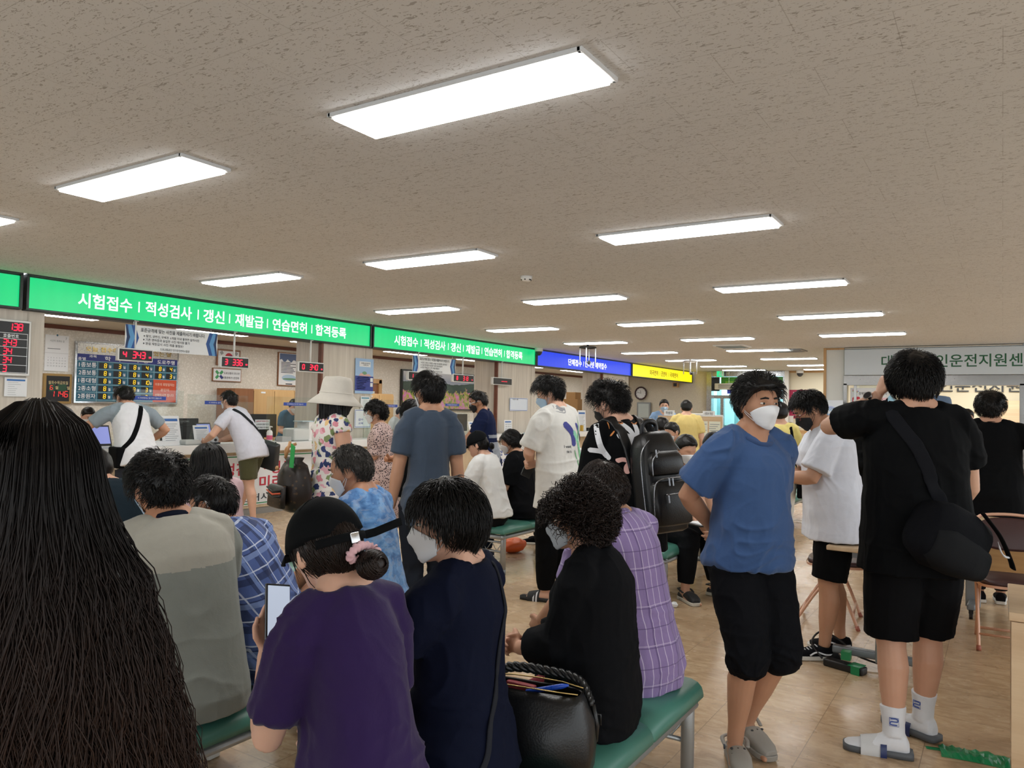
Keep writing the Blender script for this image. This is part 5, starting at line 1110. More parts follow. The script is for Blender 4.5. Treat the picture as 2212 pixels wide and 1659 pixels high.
# ------------------------------------------------------------------ far end
FY = 24.6
def axw(px, py): return ony(px, py, FY)
c = axw(1385, 849.5); r = empty('wall_clock', (c[0], FY-.0, c[2]), 0, 'round white wall clock with dark brown rim under the yellow sign', 'clock'); R = .205
mb = MB(); mb.tube([(R*math.cos(a), -.03, R*math.sin(a)) for a in np.linspace(0, 2*PI, 41)], .026, 10, cap=False); mb.build('rim', plain('#3a2228', .35, name='dark rim'), r, smooth=True); mb = MB(); mb.cyl((0, 0, 0), (0, -.02, 0), R, 36); mb.build('dial', M_PAPERW, r)
mb = MB(); [add_quad(mb, (R*.82*math.sin(a), -.021, R*.82*math.cos(a)), XA, ZA, .012, .03, lift=.001) for a in np.linspace(0, 2*PI, 13)[:-1]]
for L, a in ((.10, -.17), (.15, -1.35)):
    d = XA*math.sin(a)+ZA*math.cos(a); e = np.cross(YA, d); add_quad(mb, np.array([0, -.024, 0])+d*L*.45, e if np.cross(e, d)[1] < 0 else -e, d, .012, L, lift=.002)
mb.build('hands', M_BLACK, r)
r, p, w, h, ax, n = wall_thing('wall_cabinet', 'small grey glass fronted wall cabinet under the clock', 'cabinet', 1378, 869, 1406, 905, plain('#b9c3c2', .2), FY, .08, M_GREYM, .05, axis='y')
r, p, w, h, ax, n = wall_thing('wall_speaker', 'small black wall speaker under the yellow sign', 'speaker', 1456, 826, 1467, 837, M_BLACK, FY, .14, M_OAK, .03, axis='y')
# entrance with green fascia
M_GLASSY = emis((.33, .62, .68), .75, 'bright daylight behind glass')
def entrance():
    x0, x1 = -8.08, -5.72; Y = 24.75; w = x1-x0
    mb = MB(); mb.box((x0-.0, Y-.12, 1.4), (.16, .25, 2.8)); mb.box((x1+.03, Y-.12, 1.4), (.10, .25, 2.8)); mb.box(((x0+x1)/2, Y-.05, 2.72), (w, .3, .16)); mb.box(((x0+x1)/2, Y, 1.98), (w, .16, .1)); mb.box((x0+.38, Y, 1.0), (.10, .14, 2.0)); mb.box(((x0+x1)/2+.1, Y, 1.0), (.08, .14, 2.0)); struct('door_2', mb, M_STEEL)
    mb = MB(); mb.box(((x0+x1)/2, Y+.05, 1.0), (w, .03, 1.95)); struct('window_1', mb, glass('entrance glass', (.80, .93, .94), .2))
    mb = MB(); mb.box(((x0+x1)/2+.16, Y-.02, 2.43), (w-.35, .06, .40), mi=0); mb.box(((x0+x1)/2-.35, Y-.055, 2.37), (.7, .02, .24), mi=1); mb.box((x0+.16, Y-.02, 2.40), (.24, .06, .46), mi=2); struct('trim_3', mb, [plain('#3f8f2e', .45, name='green fascia'), plain('#79b33a', .45), M_DARKGREY])
    # porch beyond: daylight and blue rail
    mb = MB(); mb.box((-6.8, 27.5, 1.3), (9, .1, 4)); o = struct('wall_porch', mb, plain('#9fc4c8', .6, name='porch wall'))
    mb = MB()
    for i in range(6): mb.box((-8.4+i*.62, 26.6, 1.2), (.12, .12, 2.6))
    struct('pillar_porch', mb, plain('#5f8f94', .5, name='porch posts'))
    r = empty('porch_rail', (-6.6, 25.6, 0), 0, 'blue and green rail outside the glass entrance', 'rail'); mb = MB(); mb.box((0, 0, .95), (3, .06, .05)); mb.build('rail_bar', plain('#1d2d72', .4), r); mb = MB(); mb.box((0, 0, 1.02), (3, .06, .05)); mb.build('top_bar', plain('#237a55', .4), r); mb = MB(); [mb.box((x, 0, .47), (.05, .05, .95)) for x in (-1.4, 0, 1.4)]; mb.build('post', M_STEEL, r)
entrance()
L_ = bpy.data.lights.new('porch_daylight', 'AREA'); L_.shape = 'RECTANGLE'; L_.size = 4; L_.size_y = 2.4; L_.energy = 260; L_.color = (.82, .95, 1.0); lo = bpy.data.objects.new('porch_daylight', L_); COL.objects.link(lo); lo.location = (-6.8, 26.0, 3.2); lo.rotation_euler = (math.radians(50), 0, 0)
def exit_sign():
    c = ony(1556, 807, 24.45); r = empty('exit_sign', tuple(c), 0, 'small green lit exit sign over the far entrance', 'sign'); mb = MB(); mb.box((0, 0, 0), (.24, .05, .24)); mb.build('case', M_WHITE, r); mb = MB(); add_quad(mb, (0, -.026, 0), XA, ZA, .22, .22); mb.build('face', emis((.02, .6, .25), .9), r)
    mb = MB(); mb.ell((.01, -.028, .06), (.018, .002, .02), 10, 8); mb.tube([(.01, -.028, .04), (-.01, -.028, -.01), (.03, -.028, -.04), (.01, -.028, -.08)], .012, 6); mb.tube([(-.01, -.028, -.01), (-.03, -.028, -.05), (-.06, -.028, -.05)], .012, 6); mb.tube([(.0, -.028, .03), (.05, -.028, .01)], .009, 6); add_quad(mb, (.075, -.027, 0), XA, ZA, .05, .18); mb.build('running_figure', M_PAPERW, r)
exit_sign()
r = empty('blue_sign', tuple(ony(1588, 839, 24.5)), 0, 'square blue hanging sign with white lettering at the entrance', 'sign'); mb = MB(); mb.box((0, 0, 0), (.5, .04, .34)); mb.build('panel', plain('#2438b0', .4, name='blue sign'), r); mb = MB(); add_text(mb, '학과시험장', (0, -.021, .04), XA, ZA, .12, .44, .02); mb.build('lettering', M_PAPERW, r); mb = MB(); [mb.cyl((x, 0, .17), (x, 0, .62), .008, 8) for x in (-.2, .2)]; mb.build('hanger', M_STEEL, r)
for px, lb in ((1570, 'beige air curtain unit over the glass doors beside the blue sign'), (1682, 'beige air curtain unit over the glass doors beside the cream wall')):
    c = ony(px, 835, 24.5); r = empty('air_curtain', tuple(c), 0, lb, 'air curtain'); mb = MB(); mb.box((0, 0, 0), (.75 if px < 1600 else .3, .2, .2)); mb.build('case', plain('#bdb7a6', .5), r, bevel=.02); mb = MB(); [mb.box((0, -.102, -.05+.035*i), (.5 if px < 1600 else .2, .006, .014)) for i in range(4)]; mb.build('grille', M_DARKGREY, r)
# cream far wall with wood rails
mb = MB(); mb.box((-4.3, 24.66, 1.4), (2.75, .12, 2.9)); struct('wall_far', mb, M_CREAM)
mb = MB(); mb.box((-4.3, 24.58, 2.775), (2.75, .05, .06)); mb.box((-4.3, 24.58, .93), (2.75, .04, .10)); struct('trim_4', mb, M_OAKX)
mb = MB(); mb.box((-4.3, 24.585, .44), (2.75, .03, .88)); struct('wall_panelling', mb, M_BEECH)
mb = MB(); mb.box((-5.62, 24.5, 1.4), (.12, .12, 2.8)); struct('trim_5', mb, M_WHITE)
r, p, w, h, ax, n = wall_thing('red_poster', 'dark pink poster on the cream far wall', 'poster', 1701, 842, 1752, 905, plain('#a8254f', .5, name='pink print'), 24.592, .004, axis='y'); mb = MB(); lines(mb, n, ax, w*.5, h, 3, .4, .3, th=.03, seed=2); add_quad(mb, n-ZA*h*.1, ax, ZA, w*.7, h*.3); mb.build('print', M_PAPERW, r)
for i, (px, py) in enumerate(((1708, 905), (1728, 922))): small = wall_thing('wall_switch', ['white wall panel box below the pink poster', 'small white wall socket plate on the cream wall'][i], 'switch', px-6+i*3, py-7+i*4, px+6-i*3, py+7-i*4, M_WHITE, 24.6, .02, axis='y')
# framed picture low on wood panelling
r, p, w, h, ax, n = wall_thing('notice_board', 'small glazed notice frame low on the wood panelling', 'notice', 1723, 948, 1739, 976, plain('#b9c0b4', .3), 24.57, .03, M_ALU, .03, axis='y')

# ------------------------------------------------------------------ writing desks in the middle of the hall
def writing_desk(px0, px1, Y, label, sign):
    a = ony(px0, 890, Y); b = ony(px1, 890, Y); w = b[0]-a[0]; r = empty('writing_desk', ((a[0]+b[0])/2, Y, 0), 0, label, 'desk', 'wooden writing desks with notice boards')
    mb = MB(); mb.box((0, .25, .74), (w, .6, .03)); mb.build('desk_top', M_BEECH, r); mb = MB(); mb.box((-w/2+.015, .25, .37), (.03, .58, .74)); mb.box((w/2-.015, .25, .37), (.03, .58, .74)); mb.box((0, .5, .5), (w, .02, .45)); mb.build('body', M_BEECH, r)
    mb = MB(); mb.box((0, .3, 1.08), (w, .03, .66)); bd = mb.build('notice_board', M_BEECH, r)
    mb = MB()
    for s in (-1, 1): add_quad(mb, (s*w*.24, .284, 1.12), XA, ZA, w*.42, .42, 0); [add_quad(mb, (s*w*.24-.02*(i % 3), .283, 1.28-.035*i), XA, ZA, w*(.36-.05*(i % 3)), .010, 1) for i in range(10)]
    mb.build('form_sample', [plain('#dfe0d0', .6), M_GREYINK], r); mb = MB(); mb.box((0, .3, 1.46), (w*.45, .02, .09), mi=0); add_text(mb, sign, (0, .288, 1.46), XA, ZA, .05, w*.3, .01, 1); mb.build('top_sign', [M_PAPERW, M_INK], r)
    return r
writing_desk(1408, 1456, 12.5, 'wooden writing desk with notice board behind the leather backpack', '작성대')
writing_desk(1490, 1548, 12.5, 'wooden writing desk with notice board beside the blue T-shirt man', '신청서 작성')
mb = MB(); a = ony(1526, 893, 12.9); b = ony(1562, 955, 12.9); mb.box((0, 0, .72), (b[0]-a[0], .03, 1.44)); tag(mb.build('partition_screen', M_WHITE, loc=((a[0]+b[0])/2, 12.9, 0), bevel=.02), 'tall white partition panel beside the writing desk', 'partition')
a = ony(1500, 893, 13.2); mb = MB(); mb.box((0, 0, .73), (.5, .03, 1.46)); tag(mb.build('partition_screen', M_WHITE, loc=(a[0], 13.2, 0), bevel=.02), 'white partition panel behind the notice board', 'partition')
a = ony(1565, 1005, 8.6); mb = MB(); mb.box((0, 0, .40), (.55, .7, .80)); r = mb.build('low_desk', M_OAK, loc=(a[0]-.15, 9.2, 0)); tag(r, 'low wooden desk behind the blue T-shirt man\'s shoulder', 'desk')
mb = MB(); mb.box((0, 0, .008), (.3, .22, .016)); tag(mb.build('paper_pad', M_PAPERW, loc=(a[0]-.18, 9.0, .80)), 'white paper pad on the low wooden desk', 'paper')
r = empty('desk_pen', (a[0]+.02, 9.0, .80), 0, 'blue desk pen in a stand on the low wooden desk', 'pen'); mb = MB(); mb.tube([(0, 0, 0), (0, 0, .03)], [.03, .01], 12); mb.build('pen_stand', plain('#26409a', .4), r, smooth=True); mb = MB(); mb.tube([(0, 0, .02), (.0, .01, .15)], .005, 8); mb.build('pen_shaft', M_WHITE, r)
# ------------------------------------------------------------------ support centre on the right
SY = 16.25
def centre():
    x0, x1 = -2.63, .29; w = x1-x0
    mb = MB(); mb.box((-2.8, SY, 1.4), (.34, .14, 2.81)); mb.box((3.2, SY, 1.4), (5.8, .14, 2.81)); struct('wall_centre', mb, plain('#d9dcda', .7, name='off white paint'))
    mb = MB(); mb.box((-2.98, SY, 1.4), (.05, .2, 2.81)); mb.box((-2.8, SY-.06, 2.785), (.35, .05, .035)); struct('trim_6', mb, M_OAK)
    mb = MB(); mb.box((-2.97, 20.5, 1.4), (.1, 8.4, 2.81)); struct('wall_centre_side', mb, M_CREAM)
    mb = MB(); mb.box(((x0+x1)/2+.8, SY-.0, 2.51), (w+1.6, .10, .55)); struct('wall_centre_header', mb, plain('#cfd3d2', .6))
    # sign board
    r = empty('centre_sign', ((x0+x1)/2+.8, SY-.12, 2.26), 0, 'wide pale sign with dark green lettering over the glazed office', 'sign'); mb = MB(); mb.box((0, 0, .25), (w+1.55, .12, .5)); mb.build('panel', plain('#c9d3dc', .45, name='pale blue white panel'), r, bevel=.006)
    tx0 = ony(1904, 785, SY-.18)[0]; tx1 = ony(2205, 782, SY-.18)[0]; mb = MB(); k = (tx1-tx0)/9.9; cx = tx0+k*5.5-((x0+x1)/2+.8)
    add_text(mb, '대구장애인운전지원센터', (cx, -.061, .255), XA, ZA, .235, k*11.0, .012); mb.build('lettering', M_GREENINK, r)
    # polished lintel and frame of the opening
    mb = MB(); mb.box(((x0+x1)/2+.8, SY-.03, 2.16), (w+1.6, .18, .19)); mb.box((x0+.03, SY-.03, 1.05), (.07, .18, 2.1)); mb.box((x1+.0, SY-.03, 1.05), (.08, .18, 2.1)); struct('window_2', mb, plain('#8c8b89', .22, .85, name='lintel steel'), bevel=.004)
    mb = MB(); mb.box((x0+.2, SY, 1.05), (.05, .06, 2.1)); mb.box((x0+.98, SY, 1.05), (.05, .06, 2.1)); mb.box((x0+.58, SY, .5), (.85, .06, .06)); struct('window_3', mb, M_ALU)
    mb = MB(); mb.box((x0+.57, SY+.01, 1.05), (.72, .008, 2.06)); struct('window_4', mb, glass('office glass', (.93, .97, .96), .15))
    # inner room
    mb = MB(); mb.box((0.5, 20.2, 1.4), (7, .1, 2.8)); struct('wall_centre_back', mb, plain('#e6dcc0', .7, name='warm cream paint')); mb = MB(); mb.box((.5, 20.12, 1.62), (7, .03, .03)); struct('trim_7', mb, plain('#cdbf9c', .6))
    r = empty('room_lettering', (-.45, 20.12, 2.19), 0, 'grey lettering on the back wall seen through the opening', 'sign'); mb = MB(); add_text(mb, '장애인운전지원센터', (0, 0, 0), XA, ZA, .27, 2.9, .012, lift=.01); mb.build('lettering', M_DARKGREY, r)
    L = bpy.data.lights.new('office_lamp', 'AREA'); L.size = 1.6; L.energy = 75; lo = bpy.data.objects.new('office_lamp', L); COL.objects.link(lo); lo.location = (-.3, 18.2, 2.74)
    mb = MB(); mb.box((.5, 18.2, 2.84), (7, 4, .06)); struct('ceiling_centre', mb, plain('#d6d2c8', .8))
    c = ony(2190, 900, 19.8); r = empty('locker', (c[0]+.1, 19.8, 0), 0, 'light wooden cabinet in the glazed office', 'cabinet'); mb = MB(); mb.box((0, 0, .93), (.75, .45, 1.86)); mb.build('body', M_BEECH, r); mb = MB(); mb.box((0, -.23, .93), (.70, .02, 1.8)); mb.build('door', M_BEECH, r)
    c = ony(2160, 900, 19.9); r = empty('white_board', (c[0]-.05, 20.0, 1.25), 0, 'pale board with black top edge beside the wooden cabinet', 'board'); mb = MB(); mb.box((0, 0, 0), (.42, .04, .7)); mb.build('panel', plain('#c9c9bb', .5), r); mb = MB(); mb.box((0, -.01, .36), (.44, .06, .03)); mb.build('edge', M_BLACK, r)
    # poster on the glass
    r, p, w2, h2, ax, n = wall_thing('window_poster', 'white poster with red and blue steps on the glass pane', 'poster', 1837, 838, 1935, 960, M_PAPERW, SY-.01, .004, axis='y')
    mb = MB(); add_text(mb, '장애인 운전면허 취득절차', n+ZA*h2*.40, ax, ZA, .055, w2*.62, .012, 0)
    for i, mi in enumerate((1, 2)): z = h2*(.27-.16*i); mb.prism([(-.075, -.05), (-.05, -.075), (.05, -.075), (.075, -.03), (.095, 0), (.075, .03), (.05, .075), (-.05, .075), (-.075, .05)], n-ax*w2*.36+ZA*z-np.array([0, .001, 0]), ax, ZA, .001, mi); add_quad(mb, n-ax*w2*.37+ZA*z, ax, ZA, .10, .03, 3, .003); add_quad(mb, n+ax*w2*.05+ZA*z, ax, ZA, w2*.55, .12, 4+i, .001); [add_quad(mb, n+ax*w2*(.02-.04*j)+ZA*(z+.03-.03*j), ax, ZA, w2*(.4-.08*j), .012, 0, .003) for j in range(3)]
    for i in range(9): mb.ell(n-ax*w2*(.44-.03*(i % 5))+ZA*h2*(.46-.02*(i//3)), (.012, .002, .008), 8, 6, mi=(1, 2, 6)[i % 3])
    mb.prism([(-.06, -.12), (.06, -.12), (.06, 0), (.1, 0), (0, .12), (-.1, 0), (-.06, 0)], n+ax*w2*.38+ZA*h2*.27-np.array([0, .001, 0]), ax, ZA, .001, 7); add_quad(mb, n+ax*w2*.47+ZA*h2*.18, ax, ZA, .02, .2, 1, .002)
    mb.build('print', [M_INK, plain('#c5213a', .5), plain('#2b87c8', .5), M_PAPERW, plain('#f0c8cf', .5), plain('#cfe4f2', .5), plain('#8fae3c', .5), plain('#9fd3ef', .5)], r)
    # standing banner at the corner
    a = ony(1772, 862, 15.6); b = ony(1821, 862, 15.6); wd = b[0]-a[0]; r = empty('standing_banner', ((a[0]+b[0])/2, 15.6, 0), 0, 'white standing banner with blue lettering at the wood framed corner', 'banner'); mb = MB(); mb.box((0, 0, .95), (wd, .02, 1.62)); mb.build('sheet', plain('#dbe3ee', .6), r); mb = MB(); mb.box((0, 0, .02), (wd+.06, .3, .04)); mb.cyl((0, .03, .02), (0, .03, 1.75), .012, 8); mb.build('stand', M_ALU, r)
    mb = MB(); add_text(mb, '면허증', (-.02, -.011, 1.58), XA, ZA, .09, .2, .01, 0); add_text(mb, '확인', (-.02, -.011, 1.46), XA, ZA, .09, .16, .01, 0); add_text(mb, '무료교육', (0, -.011, 1.22), XA, ZA, .14, wd*.9, .02, 1); mb.tube([(wd*.45+.0*math.cos(a2)-.22+.22*math.cos(a2), -.012, 1.35+.28*math.sin(a2)) for a2 in np.linspace(1.2, 3.6, 14)], .02, 6, mi=2); mb.build('print', [plain('#5aa0dc', .5), plain('#232c86', .5), plain('#b3bfe8', .5)], r)
centre()
# ------------------------------------------------------------------ tables and chairs by the right
def training_table(xc, yc, w, d, rz, label, z=.72, panel=True, modesty_z=.36):
    r = empty('folding_table', (xc, yc, 0), rz, label, 'table', 'wood topped tables on grey castor frames')
    mb = MB(); mb.box((0, 0, z-.014), (w, d, .028)); mb.build('table_top', M_BEECH, r, bevel=.006); mb = MB(); mb.box((0, 0, z-.05), (w-.2, d*.55, .045)); mb.build('under_frame', M_GREYM, r)
    for s in (-1, 1):
        x = s*(w/2-.14); mb = MB(); mb.box((x, 0, .36), (.10, .05, z-.1)); mb.build('leg', M_GREYM, r, bevel=.008); mb = MB(); mb.box((x, 0, .085), (.055, d*.95, .045)); f = mb.build('foot_bar', plain('#7f868b', .4, .4), r, bevel=.01)
        for q in (-1, 1):
            mb = MB(); mb.cyl((x-.012, q*d*.44, .028), (x+.012, q*d*.44, .028), .028, 18); mb.box((x, q*d*.44, .055), (.03, .03, .03)); mb.build('castor', M_BLACK, r)
    if panel: mb = MB(); mb.box((0, d*.30, z*.5+.03), (w-.34, .016, z*.55)); mb.build('modesty_panel', M_OAKX, r)
    return r
training_table(-.585, 5.86, 2.0, .56, math.radians(-91), 'wood topped table between the white T-shirt man and the man in black', z=.72)
training_table(.62, 6.85, 1.9, .46, math.radians(-2), 'wood topped table behind the folding chair', z=.72)
M_PEACH = plain('#d8a98f', .35, .2, name='peach enamel'); M_MAROON = leather_mat('#3d2626', .35, 'maroon vinyl', 300)
def folding_chair(loc, rz, label):
    r = empty('folding_chair', loc, rz, label, 'chair', 'peach framed folding chairs')   # sits facing +y
    for s in (-1, 1):
        mb = MB(); x = s*.21; mb.tube(smooth_path([(x, .20, .0), (x, .10, .25), (x, -.05, .55), (x, -.13, .76), (x*.93, -.145, .80)], 4), .011, 10); mb.build('leg', M_PEACH, r, smooth=True); mb = MB(); mb.tube(smooth_path([(x*.92, -.22, .0), (x*.92, -.05, .27), (x*.92, .10, .43)], 4), .010, 10); l = mb.build('leg', M_PEACH, r, smooth=True); mb = MB(); mb.cyl((x, .20, .0), (x, .188, .03), .014, 12); mb.build('foot_cap', plain('#a5604f', .5), l, smooth=True)
    mb = MB(); mb.tube([(-.21, .165, .10), (.21, .165, .10)], .008, 8); mb.tube([(-.19, -.185, .06), (.19, -.185, .06)], .010, 8); mb.tube(smooth_path([(-.195, -.145, .795), (-.16, -.152, .83), (0, -.155, .845), (.16, -.152, .83), (.195, -.145, .795)], 5), .011, 10); mb.build('cross_bar', M_PEACH, r, smooth=True)
    mb = MB(); mb.loft([(np.array([0, .05, .425]), XA, YA, .20, .19), (np.array([0, .05, .43]), XA, YA, .205, .195), (np.array([0, .05, .452]), XA, YA, .205, .195), (np.array([0, .05, .462]), XA, YA, .19, .18)], 32, power=4); mb.build('seat', M_MAROON, r, smooth=True)
    mb = MB(); mb.loft([(np.array([0, .05, .415]), XA, YA, .215, .205), (np.array([0, .05, .432]), XA, YA, .215, .205)], 32, power=4, cap=False); mb.build('seat_rim', M_PEACH, r, smooth=True)
    mb = MB(); n = np.array([0, .96, .28]); up = np.array([0, -.28, .96]); c = np.array([0, -.125, .715]); V = []
    mb.loft([(c-n*.016, XA, up, .185, .095), (c-n*.012, XA, up, .20, .11), (c+n*.012, XA, up, .20, .11), (c+n*.016, XA, up, .185, .095)], 36, power=2.7); mb.build('backrest', M_MAROON, r, smooth=True); return r
folding_chair((.06, 6.03, 0), math.radians(186), 'maroon folding chair with peach frame beside the table')
folding_chair((-1.06, 6.0, 0), math.radians(-84), 'maroon folding chair tucked to the table behind the white T-shirt man')
def near_desk():
    r = empty('wooden_desk', (.64, 4.02, 0), 0, 'wooden desk with green top at the edge of the hall', 'desk'); w, d = 1.24, .64
    mb = MB(); mb.box((0, 0, .70), (w, d, .035)); mb.build('desk_top', M_BEECH, r, bevel=.004)
    for x in (-w/2+.035, w/2-.035):
        for y in (-d/2+.03, d/2-.03): mb = MB(); mb.box((x, y, .34), (.05, .05, .68)); mb.build('leg', M_BEECH, r)
    mb = MB(); mb.box((.05, .0, .40), (w-.2, d-.1, .56)); mb.build('drawer_body', M_DOORWOOD, r)
    mb = MB(); mb.box((.03, .015, .720), (w-.10, d-.05, .005), mi=0); mb.build('desk_mat', plain('#1f6a4c', .3, name='green desk mat'), r)
near_desk()
# ------------------------------------------------------------------ tape and cables on the floor
M_TAPE = plain('#15824f', .35, name='green tape', bump=.3, bscale=14)
def floor_tape(pts, wd, label, crumple=0.0, name='floor_tape', z=.002):
    P = smooth_path([(a, b, 0) for a, b in pts], 10); T = np.gradient(np.array(P), axis=0); mb = MB(); rng = np.random.RandomState(2); V = []
    k = 7
    for p, t in zip(P, T):
        s = U(np.cross(t, ZA))
        for j in range(k): V.append(p+s*wd*(j/(k-1)-.5)+ZA*(z+crumple*rng.rand()*(1 if 0 < j < k-1 else 0)))
    F = [(i*k+j, i*k+j+1, (i+1)*k+j+1, (i+1)*k+j) for i in range(len(P)-1) for j in range(k-1)]; mb.add(V, F); o = mb.build(name, M_TAPE, smooth=not crumple); q = o.modifiers.new('t', 'SOLIDIFY'); q.thickness = .0012; return tag(o, label, 'tape', 'green tape on the floor')
a = onz(1950, 1490, 0); b = onz(1935, 1540, 0); c = onz(2000, 1615, 0); d = onz(2050, 1622, 0)
floor_tape([a[:2], b[:2]], .045, 'strip of green tape running between the sandalled feet'); floor_tape([c[:2], d[:2]], .03, 'thin green tape between the sandal and the tape patch')
floor_tape([onz(2030, 1622, 0)[:2], onz(2100, 1634, 0)[:2], onz(2182, 1652, 0)[:2]], .13, 'wide crumpled patch of green tape near the wooden desk', .022)
r = empty('power_strip', tuple(onz(1825, 1447, 0)), math.radians(-18), 'black power strip taped down under the table', 'power strip'); mb = MB(); mb.box((0, 0, .022), (.24, .07, .044)); mb.build('case', M_BLACK, r, bevel=.01); mb = MB(); mb.box((.07, 0, .0455), (.07, .08, .004)); mb.box((.08, -.04, .022), (.05, .004, .045)); mb.build('green_tape', M_TAPE, r)
mb = MB(); mb.tube(smooth_path([(-.14, 0, .03), (-.22, .02, .10), (-.20, .10, .16), (-.10, .14, .12), (.0, .16, .05), (.2, .2, .02)], 8), .006, 8); mb.build('cable', M_BLACK, r, smooth=True)
mb = MB(); mb.box((0, 0, .0), (.05, .055, .048)); t_ = mb.build('tape_wrap', M_TAPE, loc=tuple(onz(1828, 1415, .09))); tag(t_, 'green tape wrapped round the grey table foot', 'tape')
# crumpled tissue, orange bag
mb = MB(); mb.ell((0, 0, .018), (.03, .022, .018), 14, 10); o = mb.build('crumpled_tissue', M_PAPERW, loc=tuple(onz(1456, 1312, 0)), smooth=False); V = getv(o.data); setv(o.data, V+U_rows(V)*(vnoise(V*90)*.010)[:, None]); tag(o, 'crumpled white tissue on the floor by the purple plaid man', 'tissue')
mb = MB(); mb.ell((0, 0, .065), (.12, .17, .066), 24, 16); o = mb.build('shopping_bag', plain('#e0622a', .45, name='orange plastic'), loc=(-4.28, 6.75, 0), smooth=True); V = getv(o.data); setv(o.data, V+U_rows(V)*(vnoise(V*22)*.024)[:, None]); tag(o, 'orange plastic bag on the floor under the bench', 'bag')
# ------------------------------------------------------------------ shared clothing
BLK = cloth_mat('#08090b'); BLK2 = cloth_mat('#0c0d10', wr=.4); WHT = cloth_mat('#d9dade'); NAVY = cloth_mat('#0d1020'); DENIM = cloth_mat('#24405f', 500); PALEDENIM = cloth_mat('#a9b6c0', 500)
MASKW = plain('#dfe1e4', .75, name='white mask fabric'); MASKB = plain('#131418', .75, name='black mask fabric'); MASKBLUE = plain('#a9c4dc', .75, name='pale blue mask'); SOLE_W = plain('#d8d6d0', .5, name='white rubber'); SOLE_B = plain('#1a1b1d', .6, name='black rubber')
RUB_GREY = plain('#8f8a82', .6, name='grey rubber'); BLKLEATHER = leather_mat('#0b0c0e', .36); PHONE = plain('#16181c', .2, name='dark phone'); GLASSW = plain('#cfd2d6', .3); GLASSD = plain('#3a2a28', .35)
SHORT = dict(line='short', top=.024, side=.011, len=.045, strands=700, lift=.6)
SHORTF = dict(line='short', top=.024, side=.012, nape=.006, len=.045, strands=0, res=(40, 30))
def px_at(px, py, d): q = atd(px, py, d); return (q[0], q[1])
def held(f, name, label, cat, group=None): r = empty(name, tuple(f.root.location), f.root.rotation_euler[2], label, cat, group); return r
def phone(f, k, label, size=(.075, .15, .009), mat=None, name='smartphone', off=.0, lit=False):
    """a flat thing lying in the hand k"""
    r = held(f, name, label, 'phone'); hd, hp = f.hd[k], f.hp[k]; hp = U(hp-hd*(hp@hd)); sd = np.cross(hd, hp); c = f.W[k]+hd*(.09+off)+hp*.040
    M = np.stack([sd, hd, hp], 1); mb = MB(); mb.box(c, size, M=M); mb.build('case', mat or PHONE, r, bevel=.003)
    if lit: mb = MB(); mb.box(c+hp*(size[2]/2+.001), (size[0]*.9, size[1]*.92, .001), M=M); mb.build('screen', emis((.55, .62, .75), .6, 'lit phone screen'), r)
    return r
